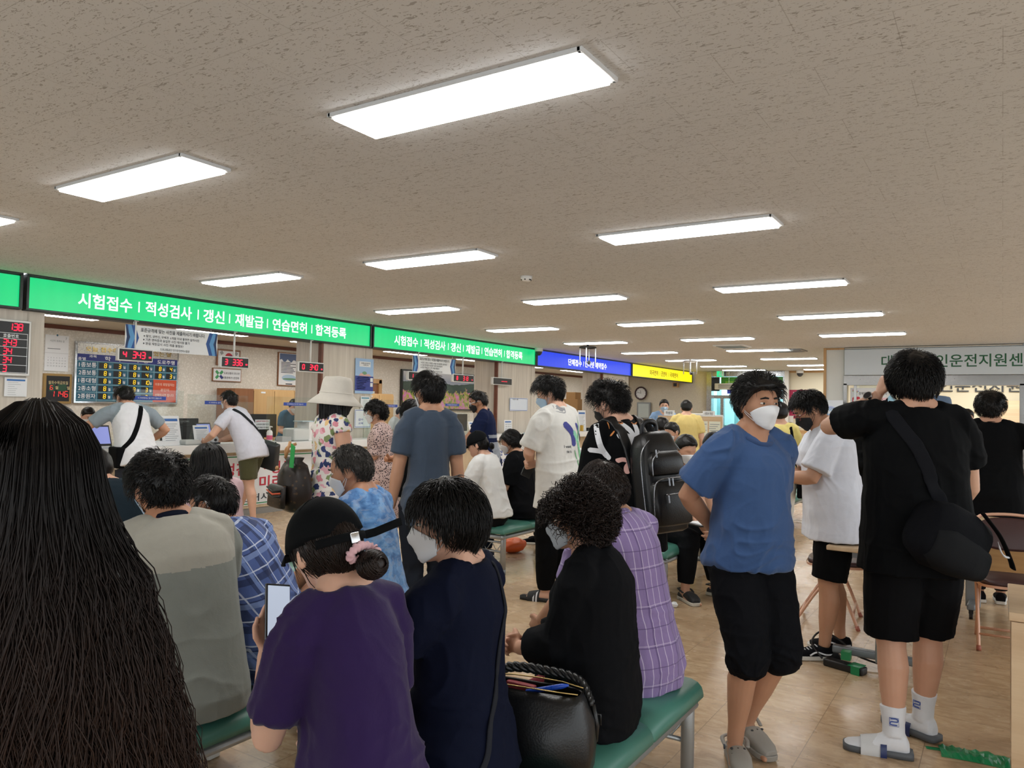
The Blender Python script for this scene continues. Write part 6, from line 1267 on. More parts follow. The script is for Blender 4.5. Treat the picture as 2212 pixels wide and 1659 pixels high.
def long_hair(f, L, w1, d1, n, mats, wave=.008, seed=1, front=62, wid=.0018, name='hair', back=.0, taper=.6, tip=0.0, w0=.088, d0=.108, solid=True):
    """loose long hair: over the skull, then hanging to a length L below the crown"""
    rng = np.random.RandomState(seed); hs = f.hs; m = 20
    def surf(az, z, k=1.0):
        e = np.sqrt(np.clip(1-(np.clip(z, 0, None)/.128)**2, 0.0, 1)); low = np.clip(-z/(L*.85), 0, 1.2)**.9
        w = np.where(z > 0, w0*e, w0+(w1-w0)*low)*k; dd = np.where(z > 0, d0*e, d0+(d1-d0)*low)*k
        return np.stack([w*np.sin(az), -dd*np.cos(az)-back*low, z], -1)
    b = MB()
    if solid:
        zs = np.concatenate([np.linspace(.126, 0, 9), np.linspace(-.03, -L+.16, 16)]); az = np.linspace(-math.radians(180-front), math.radians(180-front), 40); V = []
        for z in zs: V.append(surf(az, np.full(40, z), .93)+np.stack([vnoise(np.stack([az*6, np.full(40, z*7), az*0+seed], 1))*.006]*3, -1))
        V = np.concatenate(V); nz = len(zs); F = [(i*40+j, i*40+j+1, (i+1)*40+j+1, (i+1)*40+j) for i in range(nz-1) for j in range(39)]
        Vi = V*np.array([.72, .55, 1]); nn = len(V); F2 = [(a+nn, d+nn, c+nn, b_+nn) for a, b_, c, d in F]; rim = [i*40 for i in range(nz)]
        side = [(rim[i], rim[i+1], rim[i+1]+nn, rim[i]+nn) for i in range(nz-1)]+[(rim[i+1]+39, rim[i]+39, rim[i]+39+nn, rim[i+1]+39+nn) for i in range(nz-1)]+[((nz-1)*40+j, (nz-1)*40+j+1, (nz-1)*40+j+1+nn, (nz-1)*40+j+nn) for j in range(39)]
        b.add(np.concatenate([V, Vi])*hs, F+F2+side)
    az = rng.uniform(-1, 1, n)*math.radians(180-front+4); Ln = (L*(.80+.22*rng.rand(n))); ph = rng.rand(n)*6.28; fr = rng.uniform(.7, 1.7, n); path = []; lay = 1+rng.normal(0, .035, n); dr = rng.normal(0, .10, n); clump = np.round(az*14)/14
    for i in range(m):
        s = i/(m-1); z = .122-(Ln+.122-.0)*s; a = az*(1-.0*s)+dr*s**2+(clump-az)*.35*s; P = surf(a, z, 1.0); out = U_rows(P*np.array([1, 1, 0])+1e-6)
        low = sstep(.02, -.2, z); amp = wave*low*(1+tip*s*3); P = P*np.stack([lay, lay, np.ones(n)], 1)+out*(np.sin(ph+fr*6.28*s*1.6)*amp)[:, None]+np.stack([np.cos(ph*1.7+fr*6.28*s)*amp*1.3, np.zeros(n), np.zeros(n)], 1); path.append(P)
    b.add(*strands(np.stack(path, 1)*hs, wid, rng, taper)); o = b.build(name, mats, f.root, smooth=True); V = getv(o.data)
    u = f.Hr; tilt = u[:, 2]; below = np.clip(-V[:, 2]/.1, 0, 1)[:, None]; Vr = V@f.Hr.T; yaw = math.atan2(-f.Hr[0, 1], f.Hr[1, 1]); Rz = np.array(Matrix.Rotation(yaw, 3, 'Z')); Vd = V@Rz.T
    setv(o.data, Vr*(1-below)+Vd*below+f.hc); return o
def bun(f, c, r, mats, seed=1, name='hair_bun', n=260):
    rng = np.random.RandomState(seed); b = MB(); b.ell((0, 0, 0), np.array(r)*.9, 20, 14); th = rng.rand(n)*6.28; t0 = rng.uniform(-1, 1, n)*1.2; P = []
    for i in range(9): a = th+i/8*3.2; e = t0+.25*np.sin(a*1.3); P.append(np.stack([np.cos(a)*np.cos(e)*r[0], np.sin(e)*r[1], np.sin(a)*np.cos(e)*r[2]], 1)*(1+.05*rng.rand(n))[:, None])
    b.add(*strands(np.stack(P, 1), .0016, rng)); o = b.build(name, mats, f.root, smooth=True); V = getv(o.data); setv(o.data, (np.array(c)+V)*f.hs@f.Hr.T+f.hc); return o
def cap(f, mat, back_open=True, brim=True, tilt=0, grow=.016, name='cap', z0=.022):
    D, F = sphere_dirs(56, 40); P = F_head(D, False); az = np.degrees(np.arctan2(np.abs(P[:, 0]), P[:, 1])); line = z0+.012*np.cos(np.radians(az))*-1
    m = sstep(-.004, .004, P[:, 2]-line); N = U_rows(P*np.array([1/.076**2, 1/.094**2, 1/.108**2])); Q = P*(1-.12*(1-m))[:, None]+N*(m*(grow+.006*sstep(.03, .1, P[:, 2])))[:, None]
    if back_open: hole = np.exp(-((P[:, 0]/.036)**2+((P[:, 2]-(z0+.012))/.030)**2)**2)*(P[:, 1] < 0); Q = Q*(1-.16*hole)[:, None]
    mb = MB(); mb.add(Q, F); mb.ell((0, -.004, .108+grow+.004), (.008, .008, .005), 10, 6); o = mb.build(name, mat, f.root, smooth=True); V = getv(o.data); setv(o.data, V*f.hs@f.Hr.T+f.hc)
    if brim:
        mb = MB(); st = []; n = 18
        for L, z in ((0, .0), (.035, -.004), (.065, -.012), (.075, -.017)):
            st.append([np.array((math.sin(a)*(.082-.02*(L/.075)), .055+math.cos(a)*(.045)+L*math.cos(a*.72), z0+z-.014*math.sin(a)**2*(.3+L*10))) for a in np.linspace(-1.35, 1.35, n)])
        V = np.concatenate(st); k = len(V); F = [(i*n+j, i*n+j+1, (i+1)*n+j+1, (i+1)*n+j) for i in range(3) for j in range(n-1)]; mb.add(V*f.hs@f.Hr.T+f.hc, F); b = mb.build('brim', mat, f.root, smooth=True); q = b.modifiers.new('t', 'SOLIDIFY'); q.thickness = .003
    return o
def bucket_hat(f, mat, crown=.125, brim=.085, drop=.055, name='bucket_hat', z0=.03, r=.106, flare=1.0):
    mb = MB(); x, y, z = XA, YA, ZA; c = np.array([0, -.004, 0])
    prof = [(z0-drop, r+brim*flare), (z0-drop*.5, r+brim*.55), (z0, r+.006), (z0+.03, r), (z0+crown*.75, r*.90), (z0+crown*.95, r*.78), (z0+crown, r*.4), (z0+crown+.001, .004)]
    mb.loft([(c+z*h, x, y, q*.90, q*1.08) for h, q in prof], 36, cap=False); o = mb.build(name, mat, f.root, smooth=True); V = getv(o.data); V = V+U_rows(V)*(vnoise(V*24)*.003)[:, None]; setv(o.data, V*f.hs@f.Hr.T+f.hc); q = o.modifiers.new('t', 'SOLIDIFY'); q.thickness = .003
    b = MB(); b.tube([np.array((math.cos(a)*(r+.002)*.9, math.sin(a)*(r+.002)*1.08-.004, z0+.012))*f.hs@f.Hr.T+f.hc for a in np.linspace(0, 2*PI, 33)], .004, 6, cap=False); b.build('hat_band', mat, f.root, smooth=True); return o
def polyline(mb, pts, w, mi=0):
    """flat stroke in 2D for prints"""
    P = np.array(smooth_path([(a, b, 0) for a, b in pts], 5)); T = U_rows(np.gradient(P, axis=0)); N = np.stack([-T[:, 1], T[:, 0], T[:, 0]*0], 1); k = len(P); ww = w*np.interp(np.linspace(0, 1, k), [0, .1, .9, 1], [.4, 1, 1, .4])[:, None]/2
    return mb.add(np.concatenate([P+N*ww, P-N*ww]), [(i, i+k, i+k+1, i+1) for i in range(k-1)], mi)
def blob(mb, c, rx, ry, seed, mi=0, n=16, rough=.3, rot=0):
    rng = np.random.RandomState(seed); a = np.linspace(0, 2*PI, n, endpoint=False); r = 1+rough*rng.uniform(-1, 1, n); x = np.cos(a)*rx*r; y = np.sin(a)*ry*r
    return mb.add([(c[0], c[1], 0)]+[(c[0]+q*math.cos(rot)-w*math.sin(rot), c[1]+q*math.sin(rot)+w*math.cos(rot), 0) for q, w in zip(x, y)], [(0, i+1, (i+1) % n+1) for i in range(n)], mi)
def flat_text(mb, s, c, h, w=None, mi=0, bold=.01):
    V, F = text_geo(s, 1.0, bold); lo, hi = V.min(0), V.max(0); V = V-(lo+hi)/2; k = h/(hi[1]-lo[1]); kx = k if w is None else w/(hi[0]-lo[0]); return mb.add(V*np.array([kx, k, 0])+np.array([c[0], c[1], 0]), F, mi)
def print_on(f, on, mb, org, ax, ay, d, mats, name='print', sub=.025, lift=.002): return f.decal(on, np.concatenate(mb.v), mb.f, org, ax, ay, d, mats, name, mb.mi, lift, sub)
def feet_on(f, mats, kind='sneaker', which='RL', **kw):
    for k in which: f.shoe(k, mats, kind, **kw)
# ------------------------------------------------------------------ people on the front benches
BS = .432
# woman with long dark hair close to the camera
x, y = px_at(74, 1000, 1.14)
f = Fig('person with very long dark brown hair seen from behind at the picture edge', (x, y), 62, 1.470, vox=.007, limb=.9, girth=.84, wide=.60, head=(0, -4, 0), Rh=np.array([.06, .22, 1.0]), Lh=np.array([-.06, .22, 1.0])); f.body(feet=False); f.shirt(WHT, hem=-.1, sleeve=.6); f.pants(BLK); feet_on(f, [BLK, SOLE_W])
def ombre():
    t = NT('dark brown hair'); v = t.coord((90, 90, 8)); n = t.noise(v, 1, 3); z = t.sep(t.coord())[2]; g = t.ramp(z, [(.0, 1.0), (1.0, 0.0)]); k = t.n('ShaderNodeMapRange'); k.inputs[1].default_value = 1.35; k.inputs[2].default_value = .80; t.L(z, k.inputs[0])
    c = t.mix(n, '#070606', '#161110'); c = t.mix(t.math('MULTIPLY', k.outputs[0], .75), c, t.mix(n, '#2a1a13', '#4a3022')); t.base(c); t.set(Roughness=.48, Specular_IOR_Level=.22); return t.m
long_hair(f, .66, .20, .14, 8000, ombre(), wave=.009, seed=4, wid=.0012, tip=1.0, w0=.092, d0=.110, back=.03)
# man in the grey polo
f = Fig('person in grey polo with navy collar, black hair, seated with back turned', (-2.37, 1.62), 74, 1.66, seat=BS, vox=.006, lean0=0, lean1=21, side1=-4, girth=1.13, Rh=np.array([.14, .36, .62]), Lh=np.array([-.14, .38, .62]), head=(10, -12, -4), skin=SKIN[1], depth=1.1); f.body(feet=False)
GP = cloth_mat('#7e827c', 260, wr=.35); GPY = cloth_mat('#a09d92', 900, .75)
f.shirt([GP, GPY], hem=-.12, sleeve=.62, zones=lambda C: ((C[:, 2] > f.at(.76)[2]+.05*C[:, 0]) & (np.abs(C[:, 0]) < .19)).astype(int), amp=.005, name='polo_shirt')
NC = cloth_mat('#121726'); f.collar(NC, r=.064, h=.012, th=.017, tilt=.014); f.collar(WHT, r=.0665, h=-.004, th=.0075, tilt=.016, name='collar_stripe'); f.collar(NC, r=.0685, h=-.014, th=.008, tilt=.018, name='collar_edge')
f.pants(DENIM, name='jeans', top=.12); feet_on(f, [BLK, SOLE_W]); f.hair(M_HAIR, 2, line='short', top=.030, side=.016, nape=.008, strands=1800, len=.05, lift=.8, messy=.45); f.mask(MASKBLUE, strap=MASKW); f.eyes()
# person in the dark teal tee, bent forward
f = Fig('person in dark teal T-shirt bent forward beside the long haired woman', (-3.92, 2.37), 88, 1.70, seat=BS, vox=.010, lean0=15, lean1=48, Rh=np.array([.15, .45, .55]), Lh=np.array([-.15, .45, .55]), head=(0, -30, 0)); f.body(feet=False); f.shirt(cloth_mat('#16222a'), hem=-.1, sleeve=.55); f.pants(BLK); feet_on(f, [BLK, SOLE_W]); f.hair(M_HAIR, 3, **SHORTF)
# woman in pink with wavy bob
f = Fig('person with shoulder length wavy black hair in a pale pink top', (-3.90, 2.90), 95, 1.49, seat=BS, vox=.009, lean1=14, limb=.95, Rh=np.array([.12, .36, .60]), Lh=np.array([-.12, .36, .60]), head=(-5, -12, 0)); f.body(feet=False); f.shirt(cloth_mat('#d9b9bf'), hem=-.1, sleeve=1.0); f.pants(BLK); feet_on(f, [BLK, SOLE_W])
long_hair(f, .255, .15, .125, 1500, M_HAIR, wave=.010, seed=9, wid=.003, tip=.3, w0=.095, d0=.118)
# man in blue plaid
PL = plaid_mat('#4a5e94', [(0, .075, .30, .0, '#2a3558', .75), (2, .075, .30, .2, '#232d50', .75), (0, .075, .06, .55, '#c8d2e6', .8), (2, .075, .06, .75, '#c8d2e6', .8), (0, .15, .10, .4, '#7f97cf', .6), (2, .15, .12, .1, '#8aa1d6', .6)], skew=(0, .25, 0))
f = Fig('person in blue and white plaid shirt leaning forward, with white mask', (-2.42, 2.07), 102, 1.56, seat=BS, vox=.007, lean0=12, lean1=46, Rh=np.array([.12, .42, .60]), Lh=np.array([-.12, .42, .60]), head=(8, -14, 0), skin=SKIN[1]); f.body(feet=False); f.shirt(PL, hem=-.14, sleeve=.7, amp=.007, name='plaid_shirt', seed=5); f.collar(PL, r=.062, th=.014); f.pants(cloth_mat('#0f131d')); feet_on(f, [BLK, SOLE_W]); f.hair(M_HAIR, 5, **{**SHORT, 'line': 'bald', 'top': .014}); f.mask(MASKW); f.eyes()
# man in the blue batik shirt
def batik():
    t = NT('blue batik cloth'); v = t.coord(); n = t.noise(v, 7, 4, .55, 1.6); n2 = t.noise(t.coord((1, 1, 2.2), rot=(0, .6, 0)), 16, 3, .6, .8); c = t.ramp(n, [(.38, '#37659a'), (.5, '#5486bd'), (.6, '#7aa5d2'), (.7, '#8d9db6')]); c = t.mix(t.math('MULTIPLY', t.math('GREATER_THAN', n2, .56), .5), c, '#8a9cb8'); c = t.mix(t.math('MULTIPLY', t.math('LESS_THAN', n2, .38), .4), c, '#2f5c92'); t.base(c); t.set(Roughness=.75, Sheen_Weight=.1); t.bump(n, .25, .01); return t.m
f = Fig('person in light blue batik shirt with white mask, balding, looking down', (-2.46, 2.69), 104, 1.66, seat=BS, vox=.007, lean0=2, lean1=15, girth=.95, wide=.92, Rh=np.array([.12, .40, .60]), Lh=np.array([-.12, .40, .60]), head=(14, -18, 0), skin=SKIN[1]); f.body(feet=False); BT = batik(); f.shirt(BT, hem=-.13, sleeve=.7, amp=.007, name='batik_shirt', seed=8); f.collar(BT, r=.062, th=.014); f.pants(cloth_mat('#10131c')); feet_on(f, [BLK, SOLE_W]); f.hair(M_HAIR_GREY, 6, line='bald', top=.012, side=.012, nape=.006, strands=1200, len=.045, lift=.5, whorl=(.06, .02, .09)); f.mask(MASKW); f.eyes()
# woman in purple with cap
PUR = cloth_mat('#2a1748', 700, wr=.35)
f = Fig('person in dark purple T-shirt with black cap and pink scrunchie', (-1.27, 1.36), 76, 1.55, seat=BS, vox=.006, limb=.94, girth=.98, lean0=-2, lean1=24, side1=-2, Rh=np.array([.12, .30, .62]), Lh=np.array([-.10, .30, .86]), Rp=(.25, -1, -.5), Lp=(-.35, -.4, -1), Ldir=(.15, .35, .9), Lpalm=(.2, -.9, .3), head=(6, -18, -3), skin=SKIN[2], wide=.72); f.body(feet=False); f.shirt(PUR, hem=-.14, sleeve=.80, loose=.014, armgrow=.010, amp=.010, freq=(7, 7, 4), seed=12); f.collar(PUR, r=.072, h=-.012, th=.010); f.pants(BLK); feet_on(f, [BLK, SOLE_W])
f.hair(M_HAIR_BROWN, 7, line='long', top=.006, side=.010, nape=.010, strands=1500, len=.07, lift=.1, whorl=(0, .05, .12), messy=.12)
CAPM = cloth_mat('#0c0e10', 500); cap(f, CAPM, grow=.020, z0=.012)
mb = MB(); st = [f.hp3((math.sin(a)*.096, -math.cos(a)*.118, .004+.005*math.cos(a))) for a in np.linspace(-.95, .78, 14)]; tail = [f.hp3((math.sin(.78)*.096+.022*i, -math.cos(.78)*.118-.012*i, .004+.004*i)) for i in range(1, 5)]; P = st+tail; up = f.Hr[:, 2]; mb.loft([(q, up, U(np.cross(up, P[min(i+1, len(P)-1)]-P[max(i-1, 0)])), .0105, .0018) for i, q in enumerate(P)], 8, power=5); mb.build('cap_strap', CAPM, f.root, smooth=True)
mb = MB(); mb.box(f.hp3((.006, -.1205, .003)), (.026, .004, .026), M=f.Hr); mb.build('cap_buckle', M_CHROME, f.root, bevel=.002)
bun(f, (.034, -.128, -.072), (.044, .030, .036), M_HAIR_BROWN, 3)
def scrunchie(f, c, R, r, mat):
    mb = MB(); rng = np.random.RandomState(3); n = 40; mb.tube([f.hp3(np.array(c)+np.array((math.cos(a)*R, .010*math.sin(a*2), math.sin(a)*R*.42))) for a in np.linspace(0, 2*PI, n)], [r*(.8+.35*math.sin(i*2.4)+.2*rng.rand()) for i in range(n)], 10, cap=False); mb.build('scrunchie', mat, f.root, smooth=True)
scrunchie(f, (.022, -.118, -.036), .040, .0105, cloth_mat('#d9aeb4', 300)); F_PURPLE = f
phone(f, 'L', 'phone in the purple shirt woman\'s hand', lit=True)
# woman in navy with short hair
NVY = cloth_mat('#0e1326', 800, wr=.4)
f = Fig('person in navy T-shirt with short bob and shoulder strap, white mask', (-1.27, 1.745), 101, 1.59, seat=BS, vox=.006, girth=.95, wide=.78, lean0=-3, lean1=5, Rh=np.array([.16, .34, .60]), Lh=np.array([-.16, .34, .60]), head=(27, -8, 0), skin=SKIN[2]); f.body(feet=False); f.shirt(NVY, hem=-.14, sleeve=.62, amp=.009, freq=(8, 8, 6), seed=4); f.collar(NVY, r=.068, h=-.010, th=.008); f.pants(BLK); feet_on(f, [BLK, SOLE_W])
f.hair(M_HAIR, 8, line='bowl', top=.026, side=.020, nape=.014, strands=3200, len=.055, len_back=.12, lift=.15, messy=.10, seg=8, whorl=(.01, .0, .12), wid=.0016, free=-.05); f.mask(MASKW); f.eyes()
r = held(f, 'crossbody_bag', 'thin black shoulder strap bag worn by the navy T-shirt woman', 'bag'); f.strap(f.sh, [f.at(.97)+np.array([.075, .03, .02]), f.at(.95)+np.array([.065, -.07, .02]), f.at(.78)+np.array([.035, -.14, 0]), f.at(.45)+np.array([-.04, -.15, 0]), f.at(.18)+np.array([-.11, -.15, 0]), f.at(-.02)+np.array([-.17, -.08, 0])], .017, cloth_mat('#26282e', 300), 'strap', .003, r); mb = MB(); c = f.pel+np.array([-.10, .30, .03]); mb.box(c, (.06, .22, .16)); mb.build('pouch', BLKLEATHER, r, bevel=.015)
# woman in the black blouse, curly perm
f = Fig('person in loose black blouse with curly permed hair and clasped hands', (-1.20, 2.41), 103, 1.44, seat=BS, vox=.0055, girth=1.12, wide=.94, lean0=-10, lean1=14, Rh=np.array([.035, .25, .645]), Lh=np.array([-.03, .255, .65]), Rp=(.5, -.6, -1), Lp=(-.5, -.6, -1), head=(12, -6, 0), skin=SKIN[0], Rdir=(-.55, .8, .1), Ldir=(.55, .8, .1), Rpalm=(-.8, -.3, -.3), Lpalm=(.8, -.3, -.3), curl=.75); f.body(feet=False)
f.shirt(BLK2, hem=-.15, sleeve=1.62, loose=.030, grow=.022, hang=1.12, amp=.008, freq=(7, 7, 4), seed=6, name='blouse'); f.pants(cloth_mat('#7a1626'), name='skirt_trousers', leg=1.0); feet_on(f, [BLK, SOLE_W])
f.hair(M_HAIR_BROWN, 9, line='bowl', top=.040, side=.036, nape=.030, back=.010, root=.9, whorl=(0, .07, .11), strands=3600, len=.075, curl=.0085, freq=2.6, lift=.9, messy=.6, wid=.0022, seg=10, lump=.5); f.mask(plain('#a9aeb4', .75, name='grey mask')); f.eyes()
mb = MB(); mb.tube([f.at(1.0)+np.array([.035, -.055, .012]), f.at(.97)+np.array([.036, -.075, -.012]), f.at(.93)+np.array([.034, -.087, -.04])], [.002, .005, .002], 8); mb.build('neck_slit', SKIN[0], f.root, smooth=True)
# man in purple plaid
PP = plaid_mat('#8673a0', [(0, .034, .10, .0, '#c9bcd6', .75), (0, .105, .08, .4, '#5d4b78', .7), (2, .07, .05, .3, '#55456d', .65), (2, .14, .03, .6, '#c3b5d0', .5)], skew=(0, .03, 0))
f = Fig('person in lilac checked shirt, balding crown, seated at the bench end', (-1.22, 2.84), 72, 1.63, seat=BS, vox=.006, wide=.9, girth=.96, depth=1.1, lean0=-2, lean1=22, side0=-2, side1=-5, Rh=np.array([.16, .40, .60]), Lh=np.array([-.14, .40, .60]), head=(8, -10, -4), skin=SKIN[3]); f.body(feet=False); f.shirt(PP, hem=-.15, sleeve=.75, loose=.022, amp=.007, name='checked_shirt', seed=2); f.collar(PP, r=.060, h=.016, th=.018, tilt=.008); f.pants(cloth_mat('#1a1c22')); feet_on(f, [BLK, SOLE_W])
f.hair(hair_mat('#100e0d', '#332620'), 10, line='short', top=.008, side=.016, nape=.010, strands=1500, len=.045, lift=.7, messy=.4, whorl=(.0, -.03, .10), root=.6)
mb = MB(); D, Fc = sphere_dirs(30, 20); o = None
# handbag on the bench
def handbag():
    r = empty('handbag', (-1.20, 2.02, BS+.002), math.radians(12), 'open black leather handbag with braided handle on the bench', 'bag'); LT = BLKLEATHER
    mb = MB(); st = []
    for z, a, b in ((0, .175, .075), (.012, .19, .09), (.07, .20, .10), (.14, .185, .085), (.20, .165, .060), (.225, .155, .045)): st.append((np.array([0, 0, z]), XA, YA, a, b))
    mb.loft(st, 40, power=3.2, cap=False); mb.loft([st[0], (st[0][0]+ZA*.002, XA, YA, .175, .075)], 40, power=3.2); o = mb.build('bag_body', LT, r, smooth=True); V = getv(o.data); setv(o.data, V+np.stack([vnoise(V*14)*.010, vnoise(V*12+4)*.012, vnoise(V*9+9)*.004], 1)*np.clip(V[:, 2:3]/.05, 0, 1)); q = o.modifiers.new('t', 'SOLIDIFY'); q.thickness = .005; q.offset = -1
    mb = MB(); mb.loft([(np.array([0, 0, .12]), XA, YA, .15, .05), (np.array([0, 0, .125]), XA, YA, .15, .05)], 30); mb.build('lining', plain('#3a3c40', .8), r)
    for s in (-1, 1): mb = MB(); mb.tube([(-.15, s*.03, .228), (-.08, s*.045, .232), (.0, s*.048, .233), (.08, s*.045, .232), (.15, s*.03, .228)], .0022, 6); mb.build('zip', plain('#b49a62', .3, .9, name='brass zip'), r, smooth=True)
    mb = MB(); P = smooth_path([(-.165, .02, .19), (-.12, .085, .235), (.0, .11, .235), (.12, .095, .225), (.175, .04, .18)], 12)
    for k in range(3): mb.tube([np.array(p)+np.array([0, math.cos(i*.9+k*2.09)*.008, math.sin(i*.9+k*2.09)*.009]) for i, p in enumerate(P)], .0085, 8)
    mb.build('handle', LT, r, smooth=True); mb = MB(); mb.tube([(.178, .04, .18), (.19, .045, .12), (.185, .05, .07)], .008, 8); mb.tube([(.18, .045, .15), (.20, .05, .15), (.20, .05, .12), (.18, .045, .12), (.18, .045, .15)], .003, 6); mb.build('buckle_strap', LT, r, smooth=True)
    for (a, b) in (((-.06, .085, .13), (.06, .090, .13)),): mb = MB(); mb.tube([a, b], .004, 8); mb.build('pocket_zip', M_BLACK, r, smooth=True)
    r2 = empty('blue_pen', (-1.16, 2.03, BS+.205), .3, 'blue pen lying in the open handbag', 'pen'); mb = MB(); mb.tube([(-.06, 0, 0), (.05, .0, .03), (.07, 0, .035)], [.008, .008, .003], 10); mb.build('barrel', plain('#1f49b0', .3), r2, smooth=True)
    r2 = empty('red_wallet', (-1.25, 2.035, BS+.19), 1.6, 'red wallet tucked in the open handbag', 'wallet'); mb = MB(); mb.box((0, 0, 0), (.02, .10, .06)); mb.build('cover', plain('#8f3a40', .5), r2, bevel=.004)
handbag()
# ------------------------------------------------------------------ people at the counter and standing in the hall
def sling(f, label, pts, w, mat, name='sling_bag', pouch=None, cat='bag', pm=None, th=.003):
    r = held(f, name, label, cat); f.strap(f.sh, pts, w, mat, 'strap', th, r)
    if pouch: c, sz, M = pouch; mb = MB(); mb.box(c, sz, M=M); mb.build('pouch', pm or mat, r, bevel=.018, seg=3)
    return r
# man in white raglan shirt leaning on the counter
f = Fig('person in white T-shirt with grey sleeves leaning on the counter', (-7.88, 4.75), 80, 1.74, vox=.009, lean0=20, lean1=38, hip=(0, -.10), Rh=np.array([.26, .30, 1.02]), Lh=np.array([-.36, .44, 1.02]), Rp=(.9, -.6, .1), Lp=(-.9, -.6, .2), Rf=(.12, .05, 0), Lf=(-.12, -.05, 0), head=(8, -20, 0), skin=SKIN[0]); f.body(feet=False)
f.shirt([WHT, cloth_mat('#87939b')], hem=-.22, sleeve=.72, zones=lambda C: (np.minimum.reduce([np.minimum(near_seg(C, f.S[k], f.E[k])-.118, near_seg(C, f.at(1.0)+(f.S[k]-f.at(1.0))*.45, f.S[k])-.088) for k in 'RL']) < 0).astype(int), amp=.006, name='raglan_shirt'); f.pants(cloth_mat('#33363d')); feet_on(f, [BLK, SOLE_W]); f.hair(M_HAIR, 21, **{**SHORT, 'strands': 500}); f.mask(MASKW)
sling(f, 'black sling bag worn across the white raglan shirt', [f.at(.93)+np.array([.09, .05, .03]), f.at(.88)+np.array([.07, -.10, .02]), f.at(.6)+np.array([.0, -.15, 0]), f.at(.3)+np.array([-.09, -.14, 0]), f.at(.1)+np.array([-.16, -.08, 0])], .05, BLK, pouch=(f.at(.02)+np.array([-.20, .0, -.02]), (.09, .24, .22), None))
# man in white T-shirt and olive shorts leaning on the counter
f = Fig('person in white T-shirt and olive shorts leaning on the counter', tuple(onx(528, 1000, -7.95)[:2]), 108, 1.70, vox=.009, lean0=16, lean1=40, side1=-8, hip=(0, -.10), Rh=np.array([.12, .42, 1.01]), Lh=np.array([-.24, .40, 1.01]), Rp=(.9, -.6, -.3), Lp=(-.9, -.5, -.3), Rf=(.02, .10, 0), Lf=(-.08, -.20, 0), head=(-6, 0, 0), skin=SKIN[2], foot_pitch=(0, -8)); f.body()
f.shirt(cloth_mat('#cfd0dc'), hem=-.16, sleeve=.6, amp=.007, seed=3); f.pants(cloth_mat('#4b4a30'), leg=.82, name='shorts', loose=.022); feet_on(f, [SOLE_B, SOLE_B], 'flipflop'); f.hair(M_HAIR, 22, **{**SHORT, 'strands': 500}); f.mask(MASKW)
r = sling(f, 'dark grey shoulder bag hanging from the olive shorts man', [f.at(.95)+np.array([-.10, .02, .03]), f.at(.85)+np.array([-.06, -.12, .02]), f.at(.6)+np.array([.06, -.16, .0]), f.at(.35)+np.array([.15, -.14, -.02])], .045, cloth_mat('#25282b'), 'shoulder_bag')
M = np.array(Matrix.Rotation(.25, 3, 'X')@Matrix.Rotation(-.28, 3, 'Y')); mb = MB(); mb.box(f.at(.1)+np.array([.20, -.12, -.10]), (.10, .28, .36), M=M); mb.build('bag_body', leather_mat('#2a2d30', .5), r, bevel=.02); mb = MB(); mb.tube(smooth_path([f.at(.1)+np.array([.24, -.20, .06]), f.at(.1)+np.array([.27, -.14, .0]), f.at(.1)+np.array([.25, -.05, .07])], 5), .008, 8); mb.build('handle', BLK, r, smooth=True)
# woman with bucket hat, floral dress and monogram backpack
def floral():
    t = NT('floral cloth'); v = t.coord(); k = t.n('ShaderNodeTexVoronoi'); k.inputs['Scale'].default_value = 22; d = t.n('ShaderNodeVectorMath', operation='ADD'); nn = t.n('ShaderNodeTexNoise'); nn.inputs['Scale'].default_value = 22; t.L(v, nn.inputs['Vector']); sc = t.n('ShaderNodeVectorMath', operation='SCALE'); sc.inputs['Scale'].default_value = .06; t.L(nn.outputs['Color'], sc.inputs[0]); t.L(v, d.inputs[0]); t.L(sc.outputs[0], d.inputs[1]); t.L(d.outputs[0], k.inputs['Vector'])
    s = t.sep(k.outputs['Color']); pet = t.ramp(s[0], [(.0, '#26335f'), (.25, '#c8808a'), (.42, '#2f3a6a'), (.55, '#d8b27a'), (.7, '#7a8a5a'), (.85, '#d9a3ad')], 'CONSTANT'); f = t.math('LESS_THAN', k.outputs['Distance'], .50); t.base(t.mix(f, '#d9d3cc', pet)); t.set(Roughness=.8); return t.m
x, y = px_at(714, 1000, 5.3); f = Fig('person in white bucket hat and floral sleeveless dress with a brown backpack', (x, y), -18, 1.64, vox=.009, limb=.92, girth=.95, wide=.84, head=(-20, -4, 0), skin=SKIN[0], Rh=np.array([.16, .22, .95]), Lh=np.array([-.16, .20, .95])); f.body(feet=False)
FL = floral(); mb = MB(); f.torso(mb, .014, -.17, 1.0, 1.06); f.trap(mb, .010, False)
for k in 'RL': f.arm(mb, k, .014, b=.18)
u, rr, fw = f.fr(0); mb.loft([(f.at(.3), rr, fw, .16, .12), (f.at(0), rr, fw, .20, .16), (f.at(0)-ZA*.3, rr, fw, .24, .20), (f.at(0)-ZA*.55, rr, fw, .27, .23)], 28); f.sh = f.cloth('dress', mb, FL, amp=.008); feet_on(f, [WHT, SOLE_W])
long_hair(f, .50, .11, .10, 900, M_HAIR, wave=.008, seed=12, wid=.004); bucket_hat(f, cloth_mat('#c9c3b8', 300), crown=.13, brim=.075, drop=.07); f.mask(MASKB)
def monogram():
    t = NT('monogram canvas'); v = t.coord(); k = t.n('ShaderNodeTexVoronoi'); k.inputs['Scale'].default_value = 26; t.L(v, k.inputs['Vector']); t.base(t.mix(t.math('LESS_THAN', k.outputs['Distance'], .22), '#1f1713', '#4c3822')); t.set(Roughness=.45); return t.m
